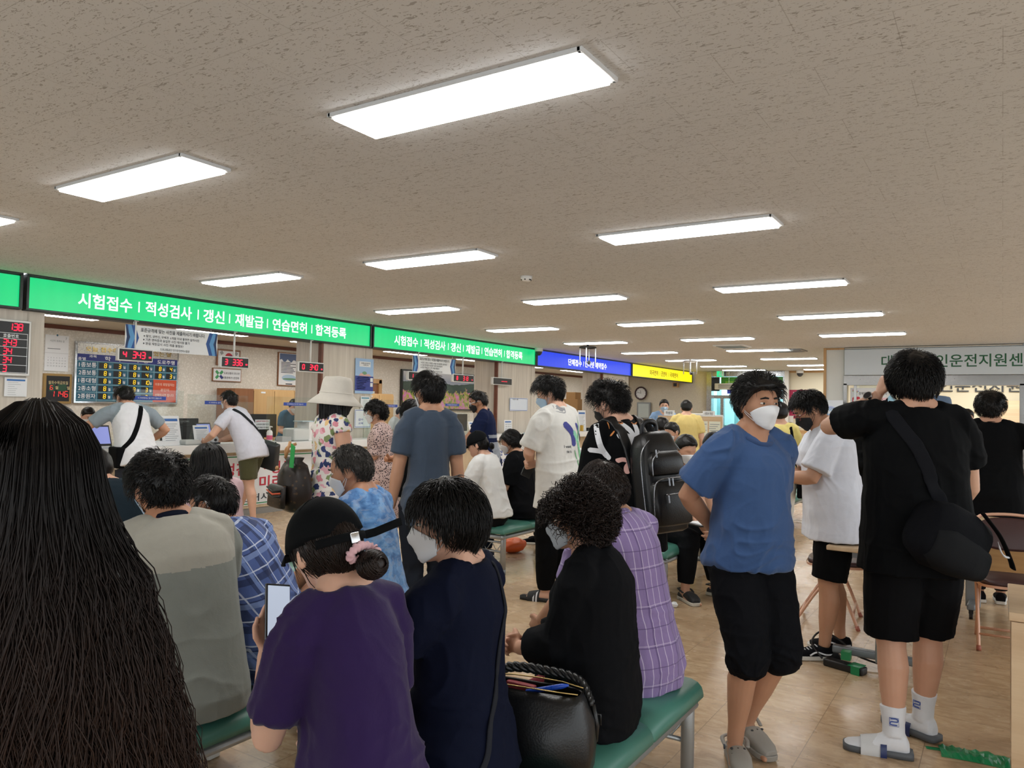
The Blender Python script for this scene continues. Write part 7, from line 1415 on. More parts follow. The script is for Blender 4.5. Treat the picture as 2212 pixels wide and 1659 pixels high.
def monogram_pack():
    r = held(f, 'backpack', 'brown monogram drawstring backpack with orange stripe on the floral dress woman', 'bag'); LM = monogram(); c = f.at(.26)+np.array([-.02, -.25, -.02]); TAN = leather_mat('#b08254', .45)
    mb = MB(); mb.loft([(c+ZA*h, XA, YA, a, b) for h, a, b in ((-.20, .10, .055), (-.18, .125, .08), (-.07, .145, .10), (.04, .135, .095), (.11, .10, .07), (.135, .06, .045), (.16, .08, .055))], 30, power=2.6); o = mb.build('pack_body', LM, r, smooth=True); V = getv(o.data); setv(o.data, V+np.stack([vnoise(V*16)*.012, vnoise(V*16+3)*.012, V[:, 0]*0], 1))
    mb = MB(); mb.loft([(c+np.array([0, -.115, -.17]), XA, YA, .10, .02), (c+np.array([0, -.125, -.16]), XA, YA, .125, .025), (c+np.array([0, -.12, -.03]), XA, YA, .12, .025), (c+np.array([0, -.11, -.02]), XA, YA, .11, .02)], 26, power=3); mb.build('front_pocket', LM, r, smooth=True)
    mb = MB()
    for z, m in ((-.06, 0), (-.08, 1), (-.10, 0)): mb.tube([c+np.array([-.11, -.145, z+.02]), c+np.array([0, -.15, z]), c+np.array([.11, -.145, z+.015])], .006, 6, mi=m)
    mb.build('stripe', [M_BLACK, plain('#c8502c', .5)], r, smooth=True); mb = MB(); mb.ell(c+np.array([-.02, -.115, .09]), (.02, .012, .016), 12, 8); mb.tube(smooth_path([c+np.array([-.04, -.05, .17]), c+np.array([-.05, -.04, .22]), c+np.array([-.03, .02, .25])], 5), .010, 8, flat=.4); mb.tube([c+np.array([.03, -.08, .16]), c+np.array([.05, -.06, .27])], .010, 8); mb.build('leather_tab', TAN, r, smooth=True); mb = MB(); mb.prism([(-.03, 0), (.03, 0), (.05, .14), (-.01, .16)], c+np.array([.10, -.07, .10]), XA, ZA, .004); mb.build('green_scarf', plain('#1f9a4a', .6), r)
monogram_pack()
# woman in leopard dress, woman in black with mask
def leopard():
    t = NT('speckled cloth'); v = t.coord(); k = t.n('ShaderNodeTexVoronoi'); k.inputs['Scale'].default_value = 62; t.L(v, k.inputs['Vector']); n = t.noise(v, 30, 2); t.base(t.mix(t.math('LESS_THAN', t.math('ADD', k.outputs[0], t.math('MULTIPLY', n, .3)), .52), '#bfa6a0', '#2a1d24')); t.set(Roughness=.8); return t.m
x, y = px_at(826, 1000, 7.6); f = Fig('person in dark speckled dress with short curly hair, standing', (x, y), 128, 1.52, vox=.011, limb=.95, girth=1.05, wide=.86, head=(0, -6, 0), lean1=8, Rh=np.array([.05, .28, 1.0]), Lh=np.array([-.08, .28, .98])); f.body(feet=False); LP = leopard(); mb = MB(); f.torso(mb, .018, -.17, 1.0, 1.1); f.trap(mb, .010, False)
for k in 'RL': f.arm(mb, k, .018, b=.95)
u, rr, fw = f.fr(0); mb.loft([(f.at(.3), rr, fw, .18, .14), (f.at(0), rr, fw, .21, .17), (f.at(0)-ZA*.5, rr, fw, .24, .2)], 28); f.sh = f.cloth('dress', mb, LP, amp=.008); feet_on(f, [BLK, SOLE_B]); f.hair(M_HAIR, 23, line='bowl', top=.03, side=.028, nape=.02, strands=700, len=.06, curl=.008, freq=2.5, messy=.5, wid=.003); f.mask(MASKW)
x, y = px_at(892, 1000, 6.9); f = Fig('person in black T-shirt with dark bob and white mask, arms folded', (x, y), 122, 1.53, vox=.010, limb=.95, wide=.86, head=(6, 4, 0), Rh=np.array([-.06, .20, 1.02]), Lh=np.array([.10, .22, 1.0]), Rp=(1, -.2, -.6), Lp=(-1, -.2, -.6), curl=.6, skin=SKIN[1]); f.body(feet=False); f.shirt(BLK, hem=-.2, sleeve=.75, grow=.02); f.pants(cloth_mat('#cfc5b4'), name='trousers'); feet_on(f, [WHT, SOLE_W]); f.hair(M_HAIR, 24, line='bowl', top=.024, side=.022, nape=.02, strands=700, len=.11, len_back=.14, lift=.15, messy=.1, wid=.003, free=-.05); f.mask(MASKW); f.eyes()
sling(f, 'dark strap bag on the black T-shirt woman beside the slate T-shirt man', [f.at(.95)+np.array([-.07, .04, .03]), f.at(.9)+np.array([-.08, -.09, .0]), f.at(.5)+np.array([.0, -.14, 0]), f.at(.1)+np.array([.12, -.12, 0])], .03, cloth_mat('#23262a'), pouch=(f.at(-.05)+np.array([.19, -.02, 0]), (.07, .2, .16), None))
# tall man in slate T-shirt
x, y = px_at(927, 1000, 4.85); f = Fig('person in slate blue T-shirt standing with back turned, arms down', (x, y), 50, 1.70, vox=.007, girth=.87, wide=.77, limb=.93, head=(26, -2, 0), skin=SKIN[3], Rh=np.array([.22, .03, .80]), Lh=np.array([-.24, .03, .80])); f.body(feet=False); SL = cloth_mat('#3c4858'); f.shirt(SL, hem=-.22, sleeve=.72, loose=.022, amp=.007, hang=1.05, grow=.012, seed=9); f.collar(SL, r=.066, h=.0, th=.007); f.pants(cloth_mat('#22262e')); feet_on(f, [BLK, SOLE_W]); f.hair(M_HAIR, 25, line='short', top=.026, side=.012, nape=.006, strands=1400, len=.05, lift=.5); f.mask(MASKW)
# man in navy polo with black mask
x, y = px_at(1052, 950, 8.6); f = Fig('person in navy polo with striped chest, black mask and white framed glasses', (x, y), 118, 1.68, vox=.010, lean1=10, head=(6, -18, 0), skin=SKIN[1], Rh=np.array([.02, .38, .98]), Lh=np.array([-.14, .36, 1.0])); f.body(feet=False)
f.shirt([cloth_mat('#1a2240'), cloth_mat('#c9a0a0'), cloth_mat('#8f949c')], hem=-.15, sleeve=.7, name='polo_shirt', zones=lambda C: np.where((np.abs(C[:, 0]) < .17) & (C[:, 1] > -.16), np.where(C[:, 2] < f.at(.42)[2], 2, np.where((np.abs(C[:, 2]-f.at(.66)[2]) < .022) & (C[:, 1] > 0), 1, np.where((np.abs(C[:, 2]-f.at(.54)[2]) < .018), 2, 0))), 0)); f.collar(cloth_mat('#1a2240'), r=.064, h=.012, th=.016); f.pants(cloth_mat('#9aa2aa')); feet_on(f, [BLK, SOLE_W]); f.hair(M_HAIR, 26, **{**SHORT, 'strands': 400}); f.mask(MASKB); f.glasses(GLASSW, wire=.003); f.eyes()
r = held(f, 'paper_form', 'white paper form in the navy polo man\'s hands', 'paper'); mb = MB(); M = rotm(0, 35, 0); mb.box(np.array([-.06, .50, 1.02]), (.21, .30, .002), M=M); mb.build('sheet', M_PAPERW, r)
# two seated women from behind
f = Fig('person in white T-shirt and black cap seated with back turned, holding a phone', (-3.90, 5.80), 96, 1.58, seat=BS, vox=.008, limb=.95, wide=.86, lean0=2, lean1=20, side1=-3, head=(16, -14, 0), skin=SKIN[2], Lh=np.array([-.14, .38, .80]), Rh=np.array([.06, .38, .72]), Ldir=(.1, .8, .4), curl=.5); f.body(feet=False); f.shirt(cloth_mat('#d6d6d4'), hem=-.02, sleeve=.72, loose=.03, amp=.007); f.pants(cloth_mat('#16171a'), top=.12, grow=.018); feet_on(f, [cloth_mat('#b9bcc0'), SOLE_W]); f.hair(M_HAIR, 27, line='long', top=.004, side=.008, nape=.008, strands=500, len=.07, lift=.1, whorl=(0, .05, .12)); cap(f, CAPM, grow=.018, z0=.014); bun(f, (0, -.125, -.045), (.03, .024, .032), M_HAIR, 5, n=120); phone(f, 'L', 'phone held by the white T-shirt woman in the black cap', off=.02)
f = Fig('person in black top with hair clipped up and white mask, seated', (-3.90, 6.36), 104, 1.60, seat=BS, vox=.008, limb=.97, girth=1.06, wide=.9, lean0=2, lean1=20, head=(10, -16, 0), skin=SKIN[0], Rh=np.array([.12, .36, .62]), Lh=np.array([-.12, .36, .62])); f.body(feet=False); f.shirt(BLK2, hem=-.14, sleeve=.85, loose=.03, grow=.02, amp=.008); f.pants(cloth_mat('#1a2232')); feet_on(f, [cloth_mat('#27304a'), SOLE_W]); f.hair(M_HAIR, 28, line='long', top=.022, side=.02, nape=.014, strands=800, len=.08, lift=.2, whorl=(0, .06, .10)); bun(f, (.005, -.135, .0), (.036, .026, .05), M_HAIR, 6, n=160); f.mask(MASKW); mb = MB(); mb.tube([f.hp3((.03*math.cos(a), -.155, .03+.025*math.sin(a))) for a in np.linspace(0, 5.5, 14)], .004, 8); mb.build('hair_clip', plain('#6f8a96', .3), f.root, smooth=True)
mb = MB(); mb.tube([f.at(.99)+np.array([.07*math.sin(a), -.065*math.cos(a)-.012, .005-.01*math.cos(a)]) for a in np.linspace(-1.5, 1.5, 15)], .0025, 6); mb.build('necklace', M_CHROME, f.root, smooth=True)
f = Fig('person with white mask seated beyond the graphic T-shirt man', (-3.92, 7.45), 100, 1.56, seat=BS, vox=.011, head=(12, -6, 0), lean1=8, skin=SKIN[1], limb=.95); f.body(feet=False); f.shirt(cloth_mat('#cfd2d0'), sleeve=.7); f.pants(BLK); feet_on(f, [BLK, SOLE_W]); f.hair(M_HAIR, 29, **SHORTF); f.mask(MASKW)
# youth in white graphic T-shirt
x, y = px_at(1208, 1050, 6.0); f = Fig('person in oversized white graphic T-shirt and black trousers with striped slides', (x, y), 86, 1.745, vox=.007, head=(30, -20, 0), lean1=8, skin=SKIN[2], Rh=np.array([-.05, .20, 1.05]), Lh=np.array([-.02, .27, 1.07]), Rp=(1, -.1, -.6), Lp=(-1, -.2, -.6), Ldir=(.45, .5, -.6), Rdir=(-.9, .3, 0), curl=.65, Rf=(.08, -.02, 0), Lf=(-.08, .06, 0), fyaw=(5, 14)); f.body(); GT = cloth_mat('#d8d7d2'); f.shirt(GT, hem=-.30, sleeve=.88, loose=.035, grow=.018, hang=1.08, amp=.008, freq=(7, 7, 4), seed=14); f.collar(GT, r=.068, h=0, th=.008); f.pants(BLK, loose=.012, leg=1.97, cuff=.062); feet_on(f, [SOLE_B, SOLE_B], 'slide'); f.hair(M_HAIR, 30, line='short', top=.042, side=.018, nape=.006, strands=1500, len=.07, lift=.8, messy=.35); f.mask(MASKBLUE); f.eyes()
for k in 'RL':
    mb = MB(); rr, ff, uu = f.foot_frame(k); A = f.A[k]-uu*.047*f.H
    for i, yv in enumerate((.055, .08, .105)): mb.loft([(A+ff*(yv-.006)+uu*.012, rr, uu, .054-.001*i, .070-.006*i-.001), (A+ff*(yv+.006)+uu*.012, rr, uu, .0545-.001*i, .068-.006*i-.001)], 20, cap=False)
    mb.build('slide_stripe', WHT, f.root, smooth=True)
mb = MB(); blob(mb, (-.10, .28), .045, .03, 3, 1, rough=.4)
for pts, w, mi in (([(-.13, .16), (-.04, .08), (-.02, -.02)], .055, 0), ([(.12, .22), (.05, .05), (.06, -.10), (.0, -.30)], .028, 2), ([(-.02, .10), (.05, .0), (.10, -.12)], .04, 3), ([(.02, .16), (.10, .06)], .035, 0), ([(-.02, -.05), (.02, -.2), (-.01, -.36)], .014, 2), ([(-.12, -.42), (-.08, -.36), (-.06, -.43), (-.02, -.37), (.02, -.42), (.06, -.36)], .008, 4), ([(.06, -.22), (.12, -.18), (.10, -.3), (.14, -.34)], .007, 1), ([(-.16, .27), (-.12, .33), (-.06, .29), (-.08, .24), (-.15, .25)], .006, 1)): polyline(mb, pts, w, mi)
flat_text(mb, 'I want', (-.10, -.02), .022, .07, 4); flat_text(mb, 'me to', (-.09, -.06), .02, .05, 4); flat_text(mb, 'LIFE', (-.06, -.40), .05, .16, 4)
print_on(f, f.sh, mb, f.at(.55)+np.array([.03, -.0, .0]), XA, f.up(.6), YA, [plain('#3a3f8a', .7), plain('#8a8c90', .7), plain('#6fae7c', .7), plain('#8fd0b0', .7), M_INK])
r = held(f, 'smartphone', 'black wallet phone in the graphic T-shirt man\'s hand', 'phone'); mb = MB(); mb.box(f.W['L']+f.hd['L']*.09+np.array([-.045, -.035, .0]), (.085, .014, .14), M=rotm(-30, 0, 25)); mb.build('case', PHONE, r, bevel=.004)
# man with leather backpack
x, y = px_at(1362, 1050, 4.25); f = Fig('person in black T-shirt with white lily print wearing a black leather backpack', (x, y), 64, 1.66, vox=.007, lean0=2, lean1=14, side1=-5, wide=.92, girth=.95, head=(18, -22, 0), skin=SKIN[2], Rh=np.array([.16, .30, .95]), Lh=np.array([-.10, .34, 1.02])); f.body(feet=False); f.shirt(BLK, hem=-.24, sleeve=.85, loose=.04, grow=.022, hang=1.12, amp=.007, seed=7); f.collar(BLK, r=.066, th=.008); f.pants(PALEDENIM, name='jeans', loose=.008); feet_on(f, [WHT, SOLE_W]); f.hair(M_HAIR, 31, line='short', top=.040, side=.020, nape=.008, strands=1500, len=.055, curl=.004, lift=.8, messy=.4); f.mask(MASKB); f.eyes()
mb = MB()
for i in range(7): a = i*.9; polyline(mb, [(.0, .0), (.05*math.cos(a), .05*math.sin(a)), (.10*math.cos(a+.25), .10*math.sin(a+.25))], .034, 0)
for i in range(5): a = i*1.2+.4; polyline(mb, [(-.06, -.12), (-.06+.04*math.cos(a), -.12+.04*math.sin(a)), (-.06+.07*math.cos(a+.3), -.12+.07*math.sin(a+.3))], .024, 1)
for pts in ([(-.12, .06), (-.10, .13), (-.04, .09), (.0, .14), (.03, .09), (.08, .10)], [(-.13, .02), (-.10, .05)]): polyline(mb, pts, .006, 2)
print_on(f, f.sh, mb, f.at(.80)+np.array([-.01, -.0, .03]), XA, f.up(.8), YA, [WHT, plain('#d8a9a0', .7), plain('#c27a3c', .7)])
mb = MB(); [polyline(mb, pts, w) for pts, w in (([(-.02, .18), (.02, .04), (.06, -.02)], .03), ([(-.05, .02), (.03, .01), (.07, -.03)], .026), ([(-.03, -.08), (.05, -.10)], .03), ([(.02, -.14), (.06, -.20)], .028))]; print_on(f, f.sh, mb, f.at(.68)+np.array([-.19, 0, .02]), U((.7, -.7, 0)), ZA, U((.7, .7, 0)), [WHT])
def leather_pack():
    r = held(f, 'backpack', 'black leather backpack with silver zips on the standing man\'s back', 'bag'); u, rr, fw = f.fr(.5); c = f.at(.42)-fw*.225+np.array([.02, 0, 0]); MT = np.stack([rr, fw, u*1.16], 1)
    def T(p): return c+MT@np.array(p, float)
    mb = MB(); mb.loft([(T((0, 0, h)), rr, fw, a, b) for h, a, b in ((-.235, .11, .06), (-.225, .135, .08), (-.12, .145, .09), (.05, .142, .085), (.15, .128, .075), (.205, .10, .06), (.225, .065, .04))], 40, power=3.4); o = mb.build('pack_body', BLKLEATHER, r, smooth=True); V = getv(o.data); setv(o.data, V+np.stack([vnoise(V*22)*.010, vnoise(V*22+3)*.010, vnoise(V*20+7)*.006], 1))
    mb = MB(); mb.loft([(T((0, -.075, h)), rr, fw, a, b) for h, a, b in ((-.205, .10, .03), (-.195, .125, .045), (-.10, .13, .05), (-.02, .125, .045), (-.005, .11, .03))], 34, power=3.6); mb.build('front_pocket', BLKLEATHER, r, smooth=True)
    mb = MB(); mb.loft([(T((0, -.070, h)), rr, fw, a, b) for h, a, b in ((.02, .11, .02), (.03, .125, .034), (.10, .115, .034), (.13, .09, .02))], 34, power=3.2); mb.build('upper_pocket', BLKLEATHER, r, smooth=True)
    Z = plain('#9a9ca0', .25, .9, name='silver zip'); zs = [[(-.125, -.085, -.18), (-.128, -.105, -.05), (-.10, -.118, .0), (.0, -.125, .008), (.12, -.115, .004)], [(-.15, -.05, -.20), (-.155, -.055, .02), (-.135, -.05, .13), (-.06, -.055, .19), (.06, -.055, .19), (.135, -.05, .13)], [(-.07, -.131, -.065), (.11, -.128, -.060)], [(-.11, -.09, .02), (-.11, -.10, .09), (-.06, -.10, .13)]]
    for q in zs: mb = MB(); mb.tube([T(a) for a in smooth_path(q, 6)], .0035, 6); mb.build('zip', Z, r, smooth=True)
    for q in ((-.04, -.130, -.01), (-.015, -.130, -.012), (-.06, -.135, -.085), (-.08, -.10, .12)): mb = MB(); mb.box(T(q), (.009, .005, .036), M=MT); mb.build('zip_pull', Z, r, bevel=.002)
    mb = MB(); mb.tube([T(a) for a in smooth_path([(-.05, .03, .21), (-.045, .02, .26), (.0, .01, .275), (.045, .02, .26), (.05, .03, .21)], 5)], .010, 8, flat=1.6); mb.build('top_handle', BLKLEATHER, r, smooth=True)
    for s in (-1, 1): f.strap(f.sh, [f.at(.48)+np.array([s*.07, -.16, .06]), f.at(.78)+np.array([s*.085, -.15, .03]), f.at(.92)+np.array([s*.095, -.10, .05]), f.at(.97)+np.array([s*.10, .0, .04]), f.at(.88)+np.array([s*.12, .12, .0]), f.at(.6)+np.array([s*.15, .14, 0]), f.at(.35)+np.array([s*.19, .02, 0])], .055, BLKLEATHER, 'shoulder_strap', .006, r)
leather_pack()
# man sitting with crocs, tablet on his knee
f = Fig('person in black trousers and black clogs sitting with a tablet on the knee', (-2.38, 6.22), -122, 1.70, seat=BS, vox=.008, lean1=26, Rh=np.array([.02, .42, .60]), Lh=np.array([-.08, .40, .60]), head=(0, -24, 0), Rf=(.14, .40, 0), Lf=(-.20, .36, 0), fyaw=(10, 24), skin=SKIN[0], curl=.5); f.body(feet=True); f.shirt(BLK, hem=-.14, sleeve=.7, loose=.03, grow=.02, seed=3); f.pants(cloth_mat('#0e0f12'), loose=.008, leg=1.86); feet_on(f, [SOLE_B, plain('#c9c4b8', .6)], 'clog'); f.hair(M_HAIR, 32, **SHORTF); f.mask(MASKW)
mb = MB(); flat_text(mb, 'ANYWHERE IN A', (0, .0), .02, .17, 0); flat_text(mb, 'WAY TO BE', (0, -.03), .02, .13, 0); blob(mb, (0, .09), .06, .04, 4, 0); blob(mb, (.0, .09), .02, .02, 5, 1); print_on(f, f.sh, mb, f.at(.45), -XA, f.up(.5), -YA, [WHT, M_REDINK])
for k in 'RL':
    mb = MB(); rr, ff, uu = f.foot_frame(k); A = f.A[k]-uu*.047*f.H; mb.tube([A-ff*.07+uu*.085+rr*.0, A-ff*.072+uu*.075], .004, 6); P = [A+ff*.05+rr*.045+uu*.075, A+ff*.0+rr*.05+uu*.088, A-ff*.06+rr*.03+uu*.085, A-ff*.075+uu*.083, A-ff*.06-rr*.03+uu*.085, A+ff*.0-rr*.05+uu*.088, A+ff*.05-rr*.045+uu*.075]; mb = MB(); mb.tube(smooth_path(P, 4), .010, 8, flat=.5); mb.build('heel_strap', SOLE_B, f.root, smooth=True)
    mb = MB(); [mb.ell(A+ff*(.085+.03*(i//2))+rr*(-.02+.04*(i % 2))+uu*(.076-.013*(i//2)), (.007, .007, .006), 8, 6) for i in range(4)]; mb.build('vent_hole', M_BLACK, f.root); mb = MB(); add_text(mb, 'crocs', A+ff*.0+rr*(.044 if k == 'R' else -.044)+uu*.013, ff*(1 if k == 'L' else -1), uu, .012, .05, .01, lift=.003); mb.build('lettering', M_INK, f.root)
r = held(f, 'tablet', 'tablet with papers lying on the seated man\'s knee', 'tablet'); mb = MB(); mb.box((.02, .50, .615), (.30, .22, .012)); mb.build('tablet_case', PHONE, r, bevel=.003); mb = MB(); mb.box((.02, .50, .624), (.24, .18, .006)); mb.build('paper', M_PAPERW, r)
# ------------------------------------------------------------------ standing people on the right
# man in blue T-shirt and rolled trousers walking
P0 = onz(1640, 1625, 0); x, y = -.95, 3.46
f = Fig('person in blue T-shirt, rolled black trousers and beige clogs walking, white mask', (x, y), 236, 1.66, vox=.0055, girth=.97, wide=.89, belly=.02, head=(-6, -2, 0), hipz=.845, lean1=5, skin=SKIN[4], Rh=np.array([.06, -.17, .96]), Lh=np.array([-.05, -.18, .93]), Rp=(1, -.2, 0), Lp=(-1, -.2, 0), Rdir=(-.9, -.1, -.3), Ldir=(.9, -.1, -.2), Rpalm=(0, -1, 0), Lpalm=(0, -1, 0), curl=.5, Rf=(.10, .04, 0), Lf=(-.04, -.05, .035), fyaw=(30, -4), foot_pitch=(0, -10), Rk=(0, 1, .1), Lk=(-.2, 1, .2)); f.body()
BL = cloth_mat('#38537f', 700, wr=.3); f.shirt(BL, hem=-.05, sleeve=.78, loose=.045, grow=.020, hang=1.10, amp=.013, freq=(6.5, 6.5, 5), seed=17); f.collar(cloth_mat('#32486f'), r=.080, h=.002, th=.012, tilt=.034, off=(0, .012, 0))
f.pants(cloth_mat('#0d0e12', wr=.5), leg=1.22, loose=.022, amp=.012, name='rolled_trousers', freq=(9, 9, 12), cuff=.062); feet_on(f, [RUB_GREY, RUB_GREY], 'clog')
for k in 'RL':
    rr, ff, uu = f.foot_frame(k); A = f.A[k]-uu*.047*f.H; mb = MB(); mb.tube(smooth_path([A+ff*.04+rr*.046+uu*.072, A-ff*.02+rr*.05+uu*.085, A-ff*.072+uu*.078, A-ff*.02-rr*.05+uu*.085, A+ff*.04-rr*.046+uu*.072], 5), .009, 8, flat=.5); mb.build('heel_strap', RUB_GREY, f.root, smooth=True); mb = MB(); [mb.ell(A+ff*(.075+.028*(i//3))+rr*(-.026+.026*(i % 3))+uu*(.079-.012*(i//3)), (.0065, .0065, .005), 8, 6) for i in range(9)]; mb.build('vent_hole', M_BLACK, f.root)
    mb = MB(); mb.cyl(A+ff*.04+rr*.048+uu*.07, A+ff*.04+rr*.054+uu*.07, .010, 12); mb.build('strap_button', M_INK, f.root)
f.hair(M_HAIR, 33, line='short', top=.034, side=.012, nape=.008, strands=2600, len=.06, lift=.9, messy=.3, whorl=(.02, .075, .09)); f.eyes(); f.mask(MASKW, beak=.02)
# man in white T-shirt with phone
f = Fig('person in white T-shirt and black shorts looking down at a phone, black mask', (-.88, 5.14), 112, 1.67, vox=.006, girth=1.10, belly=.03, lean0=0, lean1=16, head=(4, -34, 0), skin=SKIN[3], Rh=np.array([.03, .34, 1.10]), Lh=np.array([-.05, .37, 1.10]), Rp=(.8, -.4, -.8), Lp=(-.8, -.4, -.8), Ldir=(.25, .75, .45), Rdir=(-.25, .75, .45), Lpalm=(.5, -.3, .9), Rpalm=(-.5, -.3, .9), curl=.55, Rf=(.12, -.06, 0), Lf=(-.10, .08, 0)); f.body(feet=False)
f.shirt(cloth_mat('#d5d8e2'), hem=-.24, sleeve=.82, loose=.045, grow=.024, hang=1.14, amp=.009, freq=(7, 7, 4), seed=21); f.collar(cloth_mat('#d5d8e2'), r=.068, th=.008); f.pants(BLK, leg=.96, name='shorts', loose=.03, amp=.006); f.hair(M_HAIR, 34, line='short', top=.022, side=.010, nape=.005, strands=2400, len=.042, lift=.7, messy=.3); f.eyes(); f.mask(MASKB); f.glasses(plain('#7a2f33', .3), wire=.0022)
VANS = [cloth_mat('#121216', 400), SOLE_W]; feet_on(f, VANS)
for k in 'RL':
    rr, ff, uu = f.foot_frame(k); A = f.A[k]-uu*.047*f.H; s = 1 if k == 'R' else -1; mb = MB(); mb.tube(smooth_path([A-ff*.06+rr*s*.034+uu*.045, A+ff*.0+rr*s*.041+uu*.040, A+ff*.06+rr*s*.047+uu*.055, A+ff*.10+rr*s*.048+uu*.035], 5), .005, 8); mb.tube(smooth_path([A-ff*.06-rr*s*.034+uu*.045, A+ff*.0-rr*s*.041+uu*.040, A+ff*.06-rr*s*.047+uu*.055, A+ff*.10-rr*s*.048+uu*.035], 5), .005, 8); mb.build('side_stripe', WHT, f.root, smooth=True); mb = MB(); [mb.tube([A+ff*(.05+.016*i)-rr*.022+uu*(.083-.007*i), A+ff*(.055+.016*i)+uu*(.088-.007*i), A+ff*(.05+.016*i)+rr*.022+uu*(.083-.007*i)], .0035, 6) for i in range(5)]; mb.build('laces', WHT, f.root, smooth=True)
phone(f, 'L', 'phone in the hands of the white T-shirt man', lit=True, off=.02)
# man in black with shoulder bag, hand on his head
f = Fig('person in black T-shirt and shorts with a black bag, hand raised to the head', (-.33, 3.92), 30, 1.775, vox=.0055, girth=1.02, wide=1.04, head=(-24, -3, -2), lean1=2, skin=SKIN[0], Lh=np.array([-.09, .19, 1.59]), Lp=(-.145, .167, -.113), Ldir=(.3, -.1, .95), Lpalm=(.9, .1, -.3), Lcurl=.55, Rh=np.array([.20, .24, .98]), Rp=(.9, -1, -.2), sh_raise=(0, .03), Rf=(.10, .14, 0), Lf=(-.12, -.06, 0), fyaw=(-30, 70)); f.body(feet=False)
f.shirt(BLK, hem=-.20, sleeve=.62, loose=.035, grow=.020, hang=1.12, amp=.011, freq=(7, 7, 4), seed=19); f.collar(BLK, r=.066, th=.008); f.pants(cloth_mat('#0b0b0d'), leg=.98, name='shorts', loose=.035, amp=.006); f.hair(M_HAIR, 35, line='short', top=.036, side=.026, nape=.010, back=.008, strands=3600, len=.07, len_back=.06, lift=.35, messy=.14, seg=7); f.mask(MASKB); f.eyes()
mb = MB(); add_quad(mb, (0, 0, 0), XA, ZA, .022, .010); V = np.concatenate(mb.v); o = f.pel+np.array([-.11, -.145, -.02]); mb = MB(); mb.box(o, (.022, .004, .010)); mb.build('shorts_label', WHT, f.root)
for k in 'RL':
    f.sock(k, WHT, .13); f.shoe(k, [plain('#c9c9c9', .5, name='pale slide strap'), plain('#55585c', .6, name='grey slide sole')], 'slide')
    rr, ff, uu = f.foot_frame(k); A = f.A[k]-uu*.047*f.H; mb = MB(); mb.loft([(A+ff*.030+uu*.012, rr, uu, .0535, .072), (A+ff*.055+uu*.012, rr, uu, .055, .069)], 20, cap=False); mb.build('slide_band', plain('#1d2c5c', .4, name='navy band'), f.root, smooth=True)
    for s in (-1, 1): mb = MB(); d = U(f.K[k]-f.A[k]); c = f.A[k]+d*.075+rr*s*.050; mb.tube(smooth_path([c+ff*.014+d*.012, c-ff*.012+d*.013, c-ff*.014+d*.002, c+ff*.012, c+ff*.014-d*.011, c-ff*.012-d*.012], 4), .0022, 6); mb.tube([c+ff*.018+d*.017, c-ff*.018+d*.017, c-ff*.018-d*.017, c+ff*.018-d*.017, c+ff*.018+d*.017], .0012, 6); mb.build('sock_mark', M_BLUEINK, f.root, smooth=True)
# wrist watch
w = f.W['L']-f.hd['L']*.0; d = U(f.W['L']-f.E['L']); c = f.W['L']-d*.035; s1 = U(np.cross(d, YA)); s2 = np.cross(d, s1); mb = MB(); mb.tube([c+d*.0+s1*.031*math.cos(a)+s2*.027*math.sin(a) for a in np.linspace(0, 2*PI, 25)], .011, 8, cap=False, up=d, flat=.35); mb.build('watch_band', SOLE_B, f.root, smooth=True); o = -U(s1*s1[0]*1.0+s2*s2[0]); o = U(o-d*(o@d)); mb = MB(); mb.cyl(c+o*.026, c+o*.040, .022, 24); wf = mb.build('watch_case', M_CHROME, f.root); mb = MB(); mb.cyl(c+o*.040, c+o*.0415, .018, 24); mb.build('watch_dial', PHONE, wf)
def duffel():
    r = held(f, 'shoulder_bag', 'large black fabric shoulder bag with white mark on the man\'s hip', 'bag'); BM = cloth_mat('#0c0d11', 300, wr=.5)
    f.strap(f.sh, [f.at(.94)+np.array([-.13, .03, .05]), f.at(.90)+np.array([-.13, -.10, .02]), f.at(.75)+np.array([-.07, -.16, 0]), f.at(.5)+np.array([.0, -.17, 0]), f.at(.32)+np.array([.03, -.18, 0]), f.at(.22)+np.array([.06, -.19, 0])], .058, cloth_mat('#15161a', 200), 'strap', .004, r)
    c = f.pel+np.array([.04, -.21, .06]); M = rotm(20, 0, 24); st = [(c+M@np.array([x, 0, 0]), M[:, 1], M[:, 2], a, b) for x, a, b in ((-.17, .06, .08), (-.155, .085, .12), (-.07, .095, .145), (.05, .095, .14), (.14, .085, .12), (.155, .06, .08))]; mb = MB(); mb.loft(st, 30, power=2.8); o = mb.build('bag_body', BM, r, smooth=True); V = getv(o.data); setv(o.data, V+np.stack([vnoise(V*9)*.016, vnoise(V*10+4)*.014, vnoise(V*8+9)*.014], 1))
    mb = MB(); mb.loft([(c+M@np.array([x, -.02, -.055]), M[:, 1], M[:, 2], a, b) for x, a, b in ((-.155, .075, .07), (-.07, .092, .095), (.05, .092, .092), (.15, .075, .07))], 26, power=3); mb.build('bag_base', cloth_mat('#17181a', 400), r, smooth=True)
    mb = MB(); P = [c+M@np.array(q) for q in ((.06, -.06, .15), (.15, -.09, .09), (.23, -.10, .02), (.26, -.10, -.01))]; mb.tube(smooth_path(P, 5), .024, 10, flat=.25); mb.build('end_strap', cloth_mat('#0a0a0c', 300), r, smooth=True)
    mb = MB(); P = [c+M@np.array(q) for q in ((.15, -.09, .065), (.165, -.104, .03), (.19, -.106, .018), (.21, -.106, .022))]; mb.tube(smooth_path(P, 5), [.002]*3+[.005]*6+[.009]*7, 8, flat=.5); mb.build('white_mark', WHT, r, smooth=True)
duffel()
